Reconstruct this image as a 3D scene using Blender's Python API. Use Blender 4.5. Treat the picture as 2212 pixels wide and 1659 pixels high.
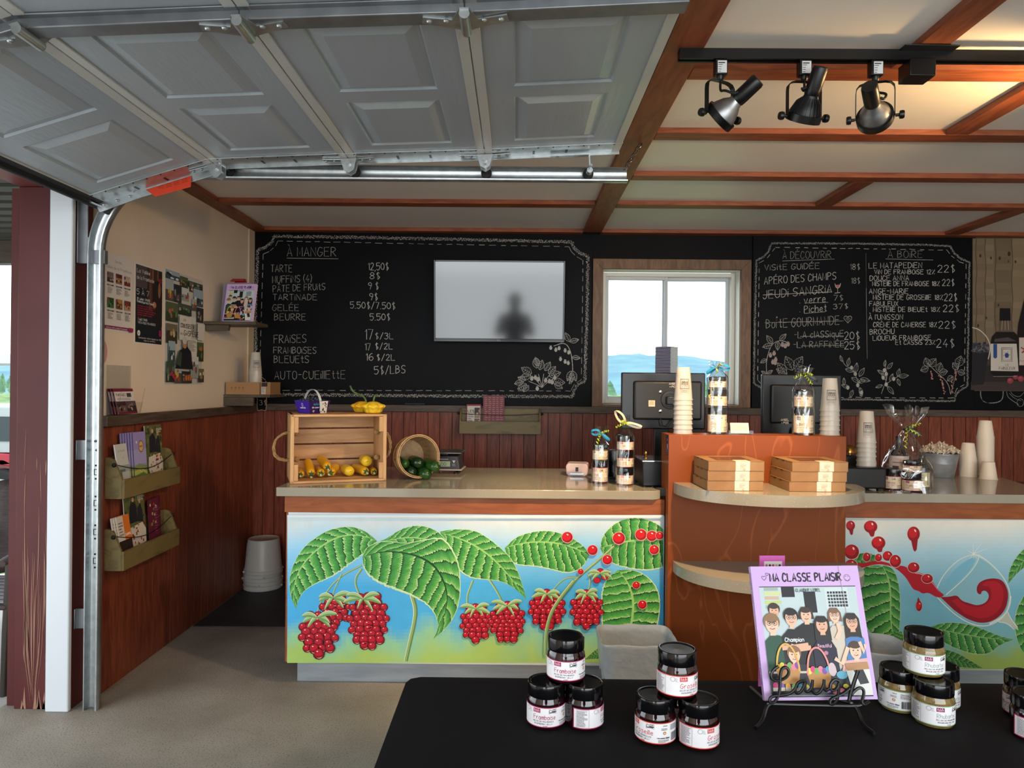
import bpy, bmesh, math, random
from math import sin, cos, pi, radians as R, sqrt
from mathutils import Vector, Matrix, noise
from mathutils.geometry import tessellate_polygon

C = bpy.context.scene.collection
for _o in list(bpy.data.objects): bpy.data.objects.remove(_o)
rnd = random.Random(7)

# ------------------------------------------------------------------ camera
F_PX, EYE = 1534.0, 1.47
ROLL, YAW, PITCH = 0.0092, 9/1534, 2.5/1534
fwd = Vector((-YAW, 1, PITCH)).normalized()
rgt = Vector((1, YAW, ROLL)); rgt = (rgt - fwd*rgt.dot(fwd)).normalized()
upv = rgt.cross(fwd)
cam_d = bpy.data.cameras.new('camera'); cam = bpy.data.objects.new('camera', cam_d); C.objects.link(cam)
cam_d.sensor_width = 36; cam_d.lens = 36*F_PX/2212; cam_d.clip_start = .05; cam_d.clip_end = 3000
mw = Matrix((rgt, upv, -fwd)).transposed().to_4x4(); mw.translation = (0, 0, EYE)
cam.matrix_world = mw
bpy.context.scene.camera = cam
def ray(px, py): return fwd*F_PX + rgt*(px-1106) - upv*(py-829.5)
def at(px, py, Y):                      # photo pixel -> point on the plane y = Y
    d = ray(px, py); t = Y/d.y; return Vector((d.x*t, Y, EYE+d.z*t))
def atz(px, py, z):                     # photo pixel -> point on the plane z = z
    d = ray(px, py); t = (z-EYE)/d.z; return Vector((d.x*t, d.y*t, z))
def atx(px, py, X):
    d = ray(px, py); t = X/d.x; return Vector((X, d.y*t, EYE+d.z*t))

# ------------------------------------------------------------------ light
sc = bpy.context.scene
sc.view_settings.view_transform = 'Standard'; sc.view_settings.look = 'None'
sc.view_settings.exposure = 0.0; sc.view_settings.gamma = 1.0; sc.view_settings.use_curve_mapping = False
sc.cycles.max_bounces = 8; sc.cycles.diffuse_bounces = 4; sc.cycles.glossy_bounces = 4
sc.cycles.transparent_max_bounces = 24; sc.cycles.transmission_bounces = 6
sc.cycles.caustics_reflective = False; sc.cycles.caustics_refractive = False
sc.cycles.sample_clamp_indirect = 6
w = bpy.data.worlds.new('sky'); sc.world = w; w.use_nodes = True
nt = w.node_tree; nt.nodes.clear()
wo = nt.nodes.new('ShaderNodeOutputWorld'); bg = nt.nodes.new('ShaderNodeBackground')
tc = nt.nodes.new('ShaderNodeTexCoord'); sp = nt.nodes.new('ShaderNodeSeparateXYZ'); rp = nt.nodes.new('ShaderNodeValToRGB')
nt.links.new(tc.outputs['Generated'], sp.inputs[0]); nt.links.new(sp.outputs['Z'], rp.inputs[0])
rp.color_ramp.elements[0].position = 0.0; rp.color_ramp.elements[0].color = (.93, .97, 1, 1)
rp.color_ramp.elements[1].position = .6; rp.color_ramp.elements[1].color = (.78, .9, 1, 1)
nt.links.new(rp.outputs[0], bg.inputs[0]); bg.inputs[1].default_value = SKY = 3.6
nt.links.new(bg.outputs[0], wo.inputs[0])
def area(name, loc, rot, sx, sy, power, col):
    l = bpy.data.lights.new(name, 'AREA'); l.shape = 'RECTANGLE'; l.size = sx; l.size_y = sy; l.energy = power; l.color = col
    o = bpy.data.objects.new(name, l); o.location = loc; o.rotation_euler = rot; C.objects.link(o); return o
# daylight entering through the two open garage doorways (behind the viewer and on the left)
area('daylight_front', (1.2, -2.55, 1.5), (R(84), 0, 0), 5.6, 2.6, 180, (.9, .96, 1))
area('daylight_side', (-2.5, 1.75, 1.3), (0, R(-84), 0), 2.0, 2.3, 16, (.9, .96, 1))

# ------------------------------------------------------------------ helpers
def hexc(s):
    s = s.lstrip('#'); out = []
    for i in (0, 2, 4):
        c = int(s[i:i+2], 16)/255; out.append(c/12.92 if c <= .04045 else ((c+.055)/1.055)**2.4)
    return tuple(out)
def lerp(a, b, t): return tuple(x+(y-x)*t for x, y in zip(a, b))
class MB:
    def __init__(s): s.v = []; s.f = []; s.c = []; s.m = []; s.X = None; s.usecol = False
    def add(s, vs, fs, col=None, mi=0):
        n = len(s.v)
        s.v += [tuple(s.X @ Vector(p)) if s.X else tuple(p) for p in vs]
        for f in fs: s.f.append(tuple(i+n for i in f)); s.c.append(col); s.m.append(mi)
        if col is not None: s.usecol = True
        return s
    def box(s, a, b, col=None, mi=0, M=None):
        x0, y0, z0 = a; x1, y1, z1 = b
        vs = [(x0,y0,z0),(x1,y0,z0),(x1,y1,z0),(x0,y1,z0),(x0,y0,z1),(x1,y0,z1),(x1,y1,z1),(x0,y1,z1)]
        if M: vs = [M @ Vector(p) for p in vs]
        return s.add(vs, [(3,2,1,0),(4,5,6,7),(0,1,5,4),(1,2,6,5),(2,3,7,6),(3,0,4,7)], col, mi)
    def prism(s, poly, d, o=(0,0,0), U=(1,0,0), V=(0,0,1), col=None, mi=0):
        # polygon in plane U,V at o, extruded by vector d
        o, U, V, d = Vector(o), Vector(U), Vector(V), Vector(d); n = len(poly)
        p = [o+U*a+V*b for a, b in poly]; q = [x+d for x in p]
        tri = tessellate_polygon([[Vector((a, b, 0)) for a, b in poly]])
        fs = [tuple(t) for t in tri]+[tuple(i+n for i in reversed(t)) for t in tri]
        fs += [(i, (i+1) % n, (i+1) % n+n, i+n) for i in range(n)]
        return s.add(p+q, fs, col, mi)
    def tube(s, pts, r, n=8, closed=False, col=None, mi=0, flat=1.0):
        pts = [Vector(p) for p in pts]; L = len(pts)
        rs = r if isinstance(r, (list, tuple)) else [r]*L
        vs = []; up = None
        for i, p in enumerate(pts):
            if closed: t = pts[(i+1) % L]-pts[i-1]
            else: t = pts[min(i+1, L-1)]-pts[max(i-1, 0)]
            t = t.normalized() if t.length > 1e-9 else Vector((0, 0, 1))
            if up is None:
                up = Vector((0, 0, 1)) if abs(t.z) < .9 else Vector((1, 0, 0))
            a = t.cross(up)
            if a.length < 1e-6: a = t.orthogonal()
            a.normalize(); b = a.cross(t).normalized(); up = b
            for k in range(n):
                an = 2*pi*k/n; vs.append(p+a*cos(an)*rs[i]+b*sin(an)*rs[i]*flat)
        fs = []
        for i in range(L if closed else L-1):
            j = (i+1) % L
            for k in range(n): fs.append((i*n+k, i*n+(k+1) % n, j*n+(k+1) % n, j*n+k))
        if not closed: fs += [tuple(range(n-1, -1, -1)), tuple((L-1)*n+k for k in range(n))]
        return s.add(vs, fs, col, mi)
    def lathe(s, prof, n=24, M=None, a0=0, a1=2*pi, col=None, mi=0, cols=None):
        full = abs(a1-a0-2*pi) < 1e-6; cnt = n if full else n+1; vs = []
        for r, z in prof:
            for k in range(cnt):
                an = a0+(a1-a0)*k/n; p = Vector((r*cos(an), r*sin(an), z)); vs.append(M @ p if M else p)
        fs = []; cs = []
        for i in range(len(prof)-1):
            for k in range(n):
                k2 = (k+1) % cnt if full else k+1
                fs.append((i*cnt+k, i*cnt+k2, (i+1)*cnt+k2, (i+1)*cnt+k)); cs.append(cols[i] if cols else col)
        n0 = len(s.f); s.add(vs, fs, col, mi)
        if cols: s.c[n0:] = cs; s.usecol = True
        return s
    def grid(s, fn, nu, nv, col=None, mi=0, cf=None):
        vs = [fn(i/nu, j/nv) for i in range(nu+1) for j in range(nv+1)]
        fs = [(i*(nv+1)+j, (i+1)*(nv+1)+j, (i+1)*(nv+1)+j+1, i*(nv+1)+j+1) for i in range(nu) for j in range(nv)]
        n0 = len(s.f); s.add(vs, fs, col, mi)
        if cf:
            s.c[n0:] = [cf((i+.5)/nu, (j+.5)/nv) for i in range(nu) for j in range(nv)]; s.usecol = True
        return s
    def ball(s, c, r, n=12, sz=1, col=None, mi=0, M=None):
        T = Matrix.Translation(c)
        if M: T = M @ T
        return s.lathe([(r*sin(pi*i/(n//2)) if 0 < i < n//2 else 1e-5, -r*sz*cos(pi*i/(n//2))) for i in range(n//2+1)], n, T, col=col, mi=mi)
    def build(s, name, mats, parent=None, smooth=40, bevel=0, seg=2, subsurf=0):
        me = bpy.data.meshes.new(name); me.from_pydata(s.v, [], s.f)
        if not isinstance(mats, (list, tuple)): mats = [mats]
        for m in mats: me.materials.append(m)
        me.polygons.foreach_set('material_index', s.m)
        if s.usecol:
            ca = me.color_attributes.new('Col', 'FLOAT_COLOR', 'CORNER'); buf = []
            for f, c in zip(s.f, s.c):
                c = c or (1, 1, 1); buf += [c[0], c[1], c[2], 1.0]*len(f)
            ca.data.foreach_set('color', buf)
        if smooth:
            me.polygons.foreach_set('use_smooth', [True]*len(s.f)); me.set_sharp_from_angle(angle=R(smooth))
        me.update()
        o = bpy.data.objects.new(name, me); C.objects.link(o)
        if parent: o.parent = parent
        if bevel:
            b = o.modifiers.new('bevel', 'BEVEL'); b.width = bevel; b.segments = seg; b.limit_method = 'ANGLE'; b.angle_limit = R(40)
        if subsurf:
            b = o.modifiers.new('sub', 'SUBSURF'); b.levels = b.render_levels = subsurf
        return o
def fixn(o):
    bm = bmesh.new(); bm.from_mesh(o.data); bmesh.ops.recalc_face_normals(bm, faces=bm.faces); bm.to_mesh(o.data); bm.free(); return o
def tag(o, label=None, cat=None, group=None, kind=None):
    if label: o['label'] = label
    if cat: o['category'] = cat
    if group: o['group'] = group
    if kind: o['kind'] = kind
    return o
def thing(name, label, cat, loc=(0, 0, 0), rz=0, group=None, rot=None):
    o = bpy.data.objects.new(name, None); C.objects.link(o); o.empty_display_size = .05
    o.location = loc; o.rotation_euler = rot or (0, 0, rz); return tag(o, label, cat, group)
def struct(name, mb, mats, **k):
    return tag(mb.build(name, mats, **k), kind='structure')
def copy_tree(o, parent=None):
    c = o.copy(); C.objects.link(c); c.parent = parent
    for ch in list(o.children): copy_tree(ch, c)
    return c
def chaikin(p, k=2, closed=False):
    for _ in range(k):
        q = []
        n = len(p)
        for i in range(n if closed else n-1):
            a, b = p[i], p[(i+1) % n]
            q += [tuple(x*.75+y*.25 for x, y in zip(a, b)), tuple(x*.25+y*.75 for x, y in zip(a, b))]
        if not closed: q = [p[0]]+q+[p[-1]]
        p = q
    return p

# ------------------------------------------------------------------ materials
def mat(name, c, rough=.5, metal=0, spec=.5, c2=None, vs=6, st=(1, 1, 1), det=4, dist=0, lo=.35, hi=.65, bump=0, bs=None, attr=False,
        alpha=1, trans=0, ior=1.45, emit=0, coat=0, wood=False, sss=0, speck=None):
    m = bpy.data.materials.new(name); m.use_nodes = True; nt = m.node_tree; N = nt.nodes; L = nt.links
    b = N['Principled BSDF']
    if isinstance(c, str): c = hexc(c)
    if isinstance(c2, str): c2 = hexc(c2)
    b.inputs['Base Color'].default_value = (*c, 1); b.inputs['Roughness'].default_value = rough; b.inputs['Metallic'].default_value = metal
    b.inputs['Specular IOR Level'].default_value = spec; b.inputs['IOR'].default_value = ior
    b.inputs['Alpha'].default_value = alpha; b.inputs['Transmission Weight'].default_value = trans
    if coat: b.inputs['Coat Weight'].default_value = coat; b.inputs['Coat Roughness'].default_value = .05
    if sss: b.inputs['Subsurface Weight'].default_value = sss; b.inputs['Subsurface Radius'].default_value = (.01, .01, .01)
    if emit: b.inputs['Emission Color'].default_value = (*c, 1); b.inputs['Emission Strength'].default_value = emit
    src = None
    if c2 or bump or speck:
        t = N.new('ShaderNodeTexCoord'); mp = N.new('ShaderNodeMapping'); mp.inputs['Scale'].default_value = st
        L.new(t.outputs['Object'], mp.inputs[0])
    if c2:
        nz = N.new('ShaderNodeTexNoise'); nz.inputs['Scale'].default_value = vs; nz.inputs['Detail'].default_value = det; nz.inputs['Distortion'].default_value = dist
        L.new(mp.outputs[0], nz.inputs[0]); fac = nz.outputs[0]
        if wood:      # growth rings from the banded noise
            mu = N.new('ShaderNodeMath'); mu.operation = 'MULTIPLY'; mu.inputs[1].default_value = wood; L.new(fac, mu.inputs[0])
            fr = N.new('ShaderNodeMath'); fr.operation = 'PINGPONG'; fr.inputs[1].default_value = 1; L.new(mu.outputs[0], fr.inputs[0]); fac = fr.outputs[0]
        r = N.new('ShaderNodeValToRGB'); r.color_ramp.elements[0].position = lo; r.color_ramp.elements[1].position = hi
        r.color_ramp.elements[0].color = (*c, 1); r.color_ramp.elements[1].color = (*c2, 1)
        L.new(fac, r.inputs[0]); src = r.outputs[0]
    if speck:         # (colour, scale, threshold) small stone flecks
        vz = N.new('ShaderNodeTexNoise'); vz.inputs['Scale'].default_value = speck[1]; vz.inputs['Detail'].default_value = 2; L.new(mp.outputs[0], vz.inputs[0])
        r2 = N.new('ShaderNodeValToRGB'); r2.color_ramp.elements[0].position = speck[2]; r2.color_ramp.elements[1].position = speck[2]+.06
        r2.color_ramp.elements[0].color = (0, 0, 0, 1); r2.color_ramp.elements[1].color = (1, 1, 1, 1); L.new(vz.outputs[0], r2.inputs[0])
        mx = N.new('ShaderNodeMixRGB'); L.new(r2.outputs[0], mx.inputs[0]); mx.inputs[2].default_value = (*hexc(speck[0]), 1)
        if src: L.new(src, mx.inputs[1])
        else: mx.inputs[1].default_value = (*c, 1)
        src = mx.outputs[0]
    if attr:
        a = N.new('ShaderNodeVertexColor'); a.layer_name = 'Col'
        if src:
            mx = N.new('ShaderNodeMixRGB'); mx.blend_type = 'MULTIPLY'; mx.inputs[0].default_value = 1
            L.new(src, mx.inputs[1]); L.new(a.outputs[0], mx.inputs[2]); src = mx.outputs[0]
        else: src = a.outputs[0]
    if src: L.new(src, b.inputs['Base Color'])
    if bump:
        n2 = N.new('ShaderNodeTexNoise'); n2.inputs['Scale'].default_value = bs or 80; n2.inputs['Detail'].default_value = 3; L.new(mp.outputs[0], n2.inputs[0])
        bp = N.new('ShaderNodeBump'); bp.inputs['Strength'].default_value = bump; bp.inputs['Distance'].default_value = .01
        L.new(n2.outputs[0], bp.inputs['Height']); L.new(bp.outputs[0], b.inputs['Normal'])
    return m
def film(name, tint, base=.04, gl=.06, k=.9):     # clear plastic film / glass pane: see-through with Fresnel gloss
    m = bpy.data.materials.new(name); m.use_nodes = True; nt = m.node_tree; N = nt.nodes; L = nt.links; N.clear()
    o = N.new('ShaderNodeOutputMaterial'); mx = N.new('ShaderNodeMixShader'); t = N.new('ShaderNodeBsdfTransparent'); g = N.new('ShaderNodeBsdfGlossy')
    lw = N.new('ShaderNodeLayerWeight'); lw.inputs[0].default_value = .5
    pw = N.new('ShaderNodeMath'); pw.operation = 'POWER'; pw.inputs[1].default_value = 3.5; L.new(lw.outputs['Facing'], pw.inputs[0])
    ma = N.new('ShaderNodeMath'); ma.operation = 'MULTIPLY_ADD'; ma.inputs[1].default_value = k; ma.inputs[2].default_value = base; ma.use_clamp = True
    t.inputs[0].default_value = (*tint, 1); g.inputs['Roughness'].default_value = gl
    L.new(pw.outputs[0], ma.inputs[0]); L.new(ma.outputs[0], mx.inputs[0]); L.new(t.outputs[0], mx.inputs[1]); L.new(g.outputs[0], mx.inputs[2]); L.new(mx.outputs[0], o.inputs[0])
    return m
M = {}
M['wains'] = mat('red stained boards', '#66301f', .42, spec=.35, c2='#86452e', vs=7, st=(9, 9, .9), dist=.6, attr=True, bump=.12, bs=9)
M['joist'] = mat('stained softwood', '#783a21', .5, c2='#955333', vs=5, st=(1.2, 8, 8), dist=.8, bump=.1, bs=8)
M['joistY'] = mat('stained softwood lengthwise', '#723922', .5, c2='#8c4e32', vs=5, st=(8, 1.2, 8), dist=.8, bump=.1, bs=8)
M['rail'] = mat('grey brown stained rail', '#3a2f26', .5, c2='#55473a', vs=6, st=(1, 1.2, 12), dist=.8, bump=.1)
M['casing'] = mat('brown window casing wood', '#5d432e', .5, c2='#7a5b41', vs=6, st=(6, 6, 1.2), dist=.8)
M['wall'] = mat('beige paint', '#d2c2b0', .6, c2='#d8c9b7', vs=1.5)
M['white'] = mat('white vinyl', '#c3c8cc', .4)
M['cream'] = mat('cream painted strip', '#c8b79c', .5)
M['ceil'] = mat('ceiling panel', '#e6e0d8', .38, c2='#ebe6df', vs=2, spec=.5, bump=.04, bs=5)
M['black'] = mat('chalkboard black', '#07070a', .5, c2='#0c0d11', vs=2, spec=.12)
M['floor'] = mat('worn concrete', '#827b70', .6, c2='#9c958a', vs=2.2, det=8, bump=.15, bs=120, speck=('#5d564c', 160, .6))
M['mat'] = mat('dark rubber mat', '#26262a', .6, c2='#333338', vs=5)
M['redpost'] = mat('barn red paint worn', '#491d1d', .5, c2='#522423', spec=.3, vs=3)
M['galv'] = mat('galvanised steel', '#a9afb1', .32, .85, c2='#bcc2c3', vs=30)
M['galvd'] = mat('dull galvanised steel', '#73767a', .4, .7, c2='#85888b', vs=12)
M['door'] = mat('grey painted steel door', '#9ba3aa', .33, .2, c2='#a3abb1', vs=3, bump=.12, bs=45, st=(1.5, .25, 1))
M['doorstrip'] = mat('off white section edge', '#b5b5b1', .4, .1)
M['blackp'] = mat('black plastic', '#0c0c0e', .35)
M['blackm'] = mat('black painted metal', '#0b0b0c', .3, .2, c2='#121213')
M['print'] = mat('printed paper', (1, 1, 1), .55, attr=True)
M['gloss'] = mat('glossy printed card', (1, 1, 1), .38, spec=.3, attr=True)
M['chrome'] = mat('chrome', '#c8c8c8', .12, 1)
M['steel'] = mat('brushed steel', '#9c9c9c', .28, 1)
M['rubber'] = mat('black rubber', '#0a0a0b', .6)
# ------------------------------------------------------------------ setting
XL, YB, HB, RB = -1.955, 5.26, 2.588, 2.614       # left wall, back wall, ceiling strip bottom, ceiling panel
XR, YN = 4.6, -2.6
struct('floor', MB().box((XL-.35, YN-.2, -.12), (XR+.2, YB+.2, 0)), M['floor'], smooth=0)
struct('ceiling', MB().box((XL-.25, YN, RB), (XR+.2, YB+.2, RB+.1)), M['ceil'], smooth=0)
# back wall: backing sheet with the window opening, red board wainscot below
WX0, WX1, WZ0, WZ1 = at(1293, 700, YB).x, at(1600, 700, YB).x, at(1450, 873, YB).z, at(1450, 573, YB).z
mb = MB()
for a, b in (((XL-.2, YB, 1.2), (WX0, YB+.25, RB)), ((WX1, YB, 1.2), (XR+.2, YB+.25, RB)), ((WX0, YB, 1.2), (WX1, YB+.25, WZ0)), ((WX0, YB, WZ1), (WX1, YB+.25, RB)), ((XL-.2, YB, 0), (XR+.2, YB+.25, 1.2))):
    mb.box(a, b, (1, 1, 1), 1)
def boards(mb, p, d, length, z0, z1, nrm, wd=.088):
    s = 0; p = Vector(p); d = Vector(d); nrm = Vector(nrm)
    while s < length-.01:
        ww = wd*(1+rnd.uniform(-.05, .05)); e = min(s+ww, length); k = rnd.uniform(.78, 1.12)
        a = p+d*(s+.002); b = p+d*(e-.002)
        q = [a, b, b+nrm*.014, a+nrm*.014]
        x = [Vector((v.x, v.y, z0)) for v in q]+[Vector((v.x, v.y, z1)) for v in q]
        mb.add(x, [(0, 1, 2, 3), (7, 6, 5, 4), (0, 4, 5, 1), (1, 5, 6, 2), (2, 6, 7, 3), (3, 7, 4, 0)], (k, k*rnd.uniform(.92, 1.05), k), 0); s = e
boards(mb, (XL, YB, 0), (1, 0, 0), XR-XL, 0, 1.275, (0, -1, 0))
fixn(struct('wall_back', mb, [M['wains'], M['black']], smooth=0))
mb = MB()
mb.box((XL-.12, 3.3, 0), (XL, YB+.12, RB), (1, 1, 1), 1)
mb.box((XL-.12, YN, 0), (XL, .55, RB), (1, 1, 1), 1)
mb.box((XL-.12, .55, 2.36), (XL, 3.3, RB), (1, 1, 1), 1)
boards(mb, (XL, 3.3, 0), (0, 1, 0), YB-3.3, 0, 1.275, (1, 0, 0), .098)
fixn(struct('wall_left', mb, [M['wains'], M['wall']], smooth=0))
struct('wall_right', MB().box((XR, YN, 0), (XR+.12, YB+.12, RB)), M['wall'], smooth=0)
mb = MB()   # front wall is mostly an open doorway
mb.box((XL-.1, YN-.12, 0), (-1.6, YN, RB)); mb.box((4.1, YN-.12, 0), (XR, YN, RB)); mb.box((-1.6, YN-.12, 2.45), (4.1, YN, RB))
struct('wall_front', mb, M['wall'], smooth=0)
# chair rails, corner strip
struct('trim_1', MB().box((XL+.014, YB-.045, 1.268), (XR, YB-.014, 1.318)), M['rail'], bevel=.003)
struct('trim_2', MB().box((XL+.014, 3.3, 1.258), (XL+.05, YB-.046, 1.308)), mat('grey brown rail lengthwise', '#3a2f26', .5, c2='#55473a', vs=6, st=(1, 1.2, 12)), bevel=.003)
struct('trim_3', MB().box((XL+.0005, 5.135, 1.31), (XL+.012, YB-.017, HB)), M['cream'], bevel=.002)
# ceiling strips
n = 4
def strip(x0, x1, y0, y1, m):
    global n
    struct('trim_%d' % n, MB().box((x0, y0, HB+rnd.uniform(-.001, .001)), (x1, y1, RB-.0005)), m, bevel=.002); n += 1
rows = [(.55, .64), (1.20, 1.29), (1.85, 1.94), (2.493, 2.59), (3.135, 3.23), (3.77, 3.856), (4.375, 4.466), (5.17, 5.258)]
for a, b in rows:
    if a > 3.6: strip(-1.85, .478, a, b, M['joist'])
    strip(.612, XR, a, b, M['joist'])
strip(.48, .61, YN, 5.168, M['joistY'])
strip(XL+.001, -1.852, .6, 5.258, M['joistY'])
for x, y0, y1 in ((1.3, 1.942, 2.491), (1.88, 2.592, 3.133), (1.83, 3.858, 4.373), (3.1, 4.468, 5.168), (1.3, 1.292, 1.848), (2.5, 2.592, 3.133), (3.0, 3.232, 3.768)):
    strip(x, x+.1, y0, y1, M['joistY'])
# door jamb: weathered red post, white weather strip, red inner face, header
mb = MB(); mb.box((-2.236, 3.167, 0), (-1.98, 3.32, 2.34))
post = struct('trim_%d' % n, mb, M['redpost'], bevel=.004); n += 1
# worn paint: thin runs of bare wood following the grain of the post face
mb = MB()
for k in range(34):
    x = rnd.uniform(-2.2, -2.09); t = (x+2.145)/.055; z0 = rnd.uniform(0, 1.05)**1.25; ln = rnd.uniform(.18, .6)*(1.15-min(z0, 1)*.7)
    if z0 > 1.0: ln = rnd.uniform(.03, .2)
    pts = [(x+.007*sin(5*(z0+ln*i/8)+2*x*30)+max(0, .22-(z0+ln*i/8))*t*.35*-.5, z0+.02+ln*i/8) for i in range(9)]; w0 = rnd.uniform(.0008, .0026)
    vs = []; 
    for i, (a, b) in enumerate(pts):
        ww = w0*sin(pi*(i+.4)/8.8); vs += [(a-ww, 3.1655, b), (a+ww, 3.1655, b)]
    mb.add(vs, [(2*i, 2*i+1, 2*i+3, 2*i+2) for i in range(8)])
for k in range(10):
    x = rnd.uniform(-2.2, -2.08); h = rnd.uniform(.03, .12); mb.add([(x-.008, 3.1654, .002), (x+.008, 3.1654, .002), (x+rnd.uniform(-.006, .006), 3.1654, h)], [(0, 1, 2)])
mb.build('bare_wood_wear', mat('bare weathered wood', '#8a6552', .7), post)
struct('trim_%d' % n, MB().box((-2.079, 3.14, .0), (-1.975, 3.165, 2.325)), M['white'], bevel=.006, seg=3); n += 1
struct('trim_%d' % n, MB().box((-2.236, .4, 2.341), (-1.985, 3.32, 2.613)), mat('barn red header', '#6b2f30', .5, c2='#743636', vs=3)); n += 1
struct('trim_%d' % n, MB().box((-2.29, 3.2, 0), (-2.237, 3.3, 2.34)), M['redpost']); n += 1
struct('trim_%d' % n, MB().box((-2.236, .4, 0), (-1.98, .55, 2.34)), M['redpost']); n += 1

# ------------------------------------------------------------------ window
win = thing('window_1', 'sliding window with white sashes in a brown wood casing', 'window', (0, 0, 0)); win['kind'] = 'structure'
CX0, CX1, CZ0, CZ1 = at(1280, 700, YB-.02).x, at(1622, 700, YB-.02).x, 1.3185, at(1450, 560, YB-.02).z
mb = MB(); wd = .075; y0 = YB-.024
mb.prism([(CX0, CZ1), (CX1, CZ1), (CX1-wd, CZ1-wd), (CX0+wd, CZ1-wd)], (0, .023, 0), (0, y0, 0))
mb.prism([(CX0, CZ1), (CX0+wd, CZ1-wd), (CX0+wd, CZ0), (CX0, CZ0)], (0, .023, 0), (0, y0, 0))
mb.prism([(CX1, CZ1), (CX1, CZ0), (CX1-wd, CZ0), (CX1-wd, CZ1-wd)], (0, .023, 0), (0, y0, 0))
fixn(mb.build('casing', M['casing'], win, bevel=.002))
fx0, fx1, fz0, fz1 = CX0+wd, CX1-wd, 1.333, CZ1-wd
mb = MB()
def ring(mb, x0, x1, z0, z1, ya, yb, t):
    mb.box((x0, ya, z0), (x0+t, yb, z1)); mb.box((x1-t, ya, z0), (x1, yb, z1)); mb.box((x0+t, ya, z0), (x1-t, yb, z0+t)); mb.box((x0+t, ya, z1-t), (x1-t, yb, z1))
ring(mb, fx0, fx1, fz0, fz1, YB-.001, YB+.1, .006); ring(mb, fx0+.006, fx1-.006, fz0+.006, fz1-.006, YB+.1, YB+.2, .03)
mb.build('frame', mat('white window vinyl', '#d8d6cd', .4), win, bevel=.003)
xm = at(1437, 700, YB+.15).x
for nm, a, b, yy in (('sash', fx0+.034, xm+.012, YB+.12), ('sash', xm-.022, fx1-.034, YB+.155)):
    mb = MB(); ring(mb, a, b, fz0+.034, fz1-.034, yy, yy+.028, .026); s = mb.build(nm, M['white'], win, bevel=.003)
    MB().box((a+.026, yy+.012, fz0+.06), (b-.026, yy+.016, fz1-.06)).build('pane', M.setdefault('pane', film('window glass', (1, 1, 1), .0, .0, .6)), s)
tag(MB().box((fx0-.002, YB-.035, 1.3185), (fx1+.002, YB+.1, 1.332)).build('sill', M['casing'], win), 'narrow wooden sill')

# ------------------------------------------------------------------ outdoors
mb = MB(); mb.grid(lambda u, v: (-60+120*u, -60+60*v+(YN-.2), -.03), 4, 4); mb.grid(lambda u, v: (-60+(XL-.36+60)*u, YN-.2+20*v, -.03), 4, 4)
struct('ground', mb, mat('pale gravel yard', '#a29c92', .8, c2='#bdb8ae', vs=3, det=8), smooth=0)
def hillg(x0, x1, y0, y1, f, nu, nv):
    return MB().grid(lambda u, v: (lambda x, y: (x, y, f(x, y)))(x0+(x1-x0)*u, y0+(y1-y0)*v), nu, nv)
fz = lambda x, y: .25+.006*(y-6)+.35*noise.noise((x*.5, y*.5, 0))+.25*noise.noise((x*1.7, y*1.7, 3))
struct('field', hillg(-1.6, 30, 5.8, 60, fz, 70, 110), mat('green crop field', '#4f6a35', .8, c2='#6f8a4a', vs=1.2, det=8))
struct('field', hillg(-60, -1.6, 9.6, 60, lambda x, y: fz(x, y)-.3, 70, 60), bpy.data.materials['green crop field'])
hz = lambda x, y: -6+max(0, 1-abs(y-520)/170)*(26+9*noise.noise((x*.006, 1, 0))+3*noise.noise((x*.03, 4, 0)))+1.6*noise.noise((x*.12, y*.12, 7))
struct('hills', hillg(-500, 560, 350, 640, hz, 160, 50), mat('haze tinted wooded hill', '#4d7280', .9, c2='#5d8287', vs=.05, det=8))  # blue of the distance haze is painted into the hill colour
mb = MB()
for k in range(420):
    x = -70+150*k/419+rnd.uniform(-.4, .4); y = rnd.uniform(66, 84); h = rnd.uniform(.6, 2.2)*(1+.5*noise.noise((x*.08, 2, 9))); b = fz(x, 60)-.3; rr = h*rnd.uniform(.16, .24) if k % 3 else h*.42
    mb.lathe([(rr*q, b+h*z) for q, z in ((.2, 0), (1, .12), (.72, .4), (.8, .42), (.42, .7), (.5, .72), (.02, 1))], 7, Matrix.Translation((x, y, 0)))
tag(mb.build('tree_line', mat('conifer green', '#3f5f45', .9, c2='#557a55', vs=.8), smooth=0), 'distant row of small conifers between field and hills', 'trees', kind='stuff')
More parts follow.
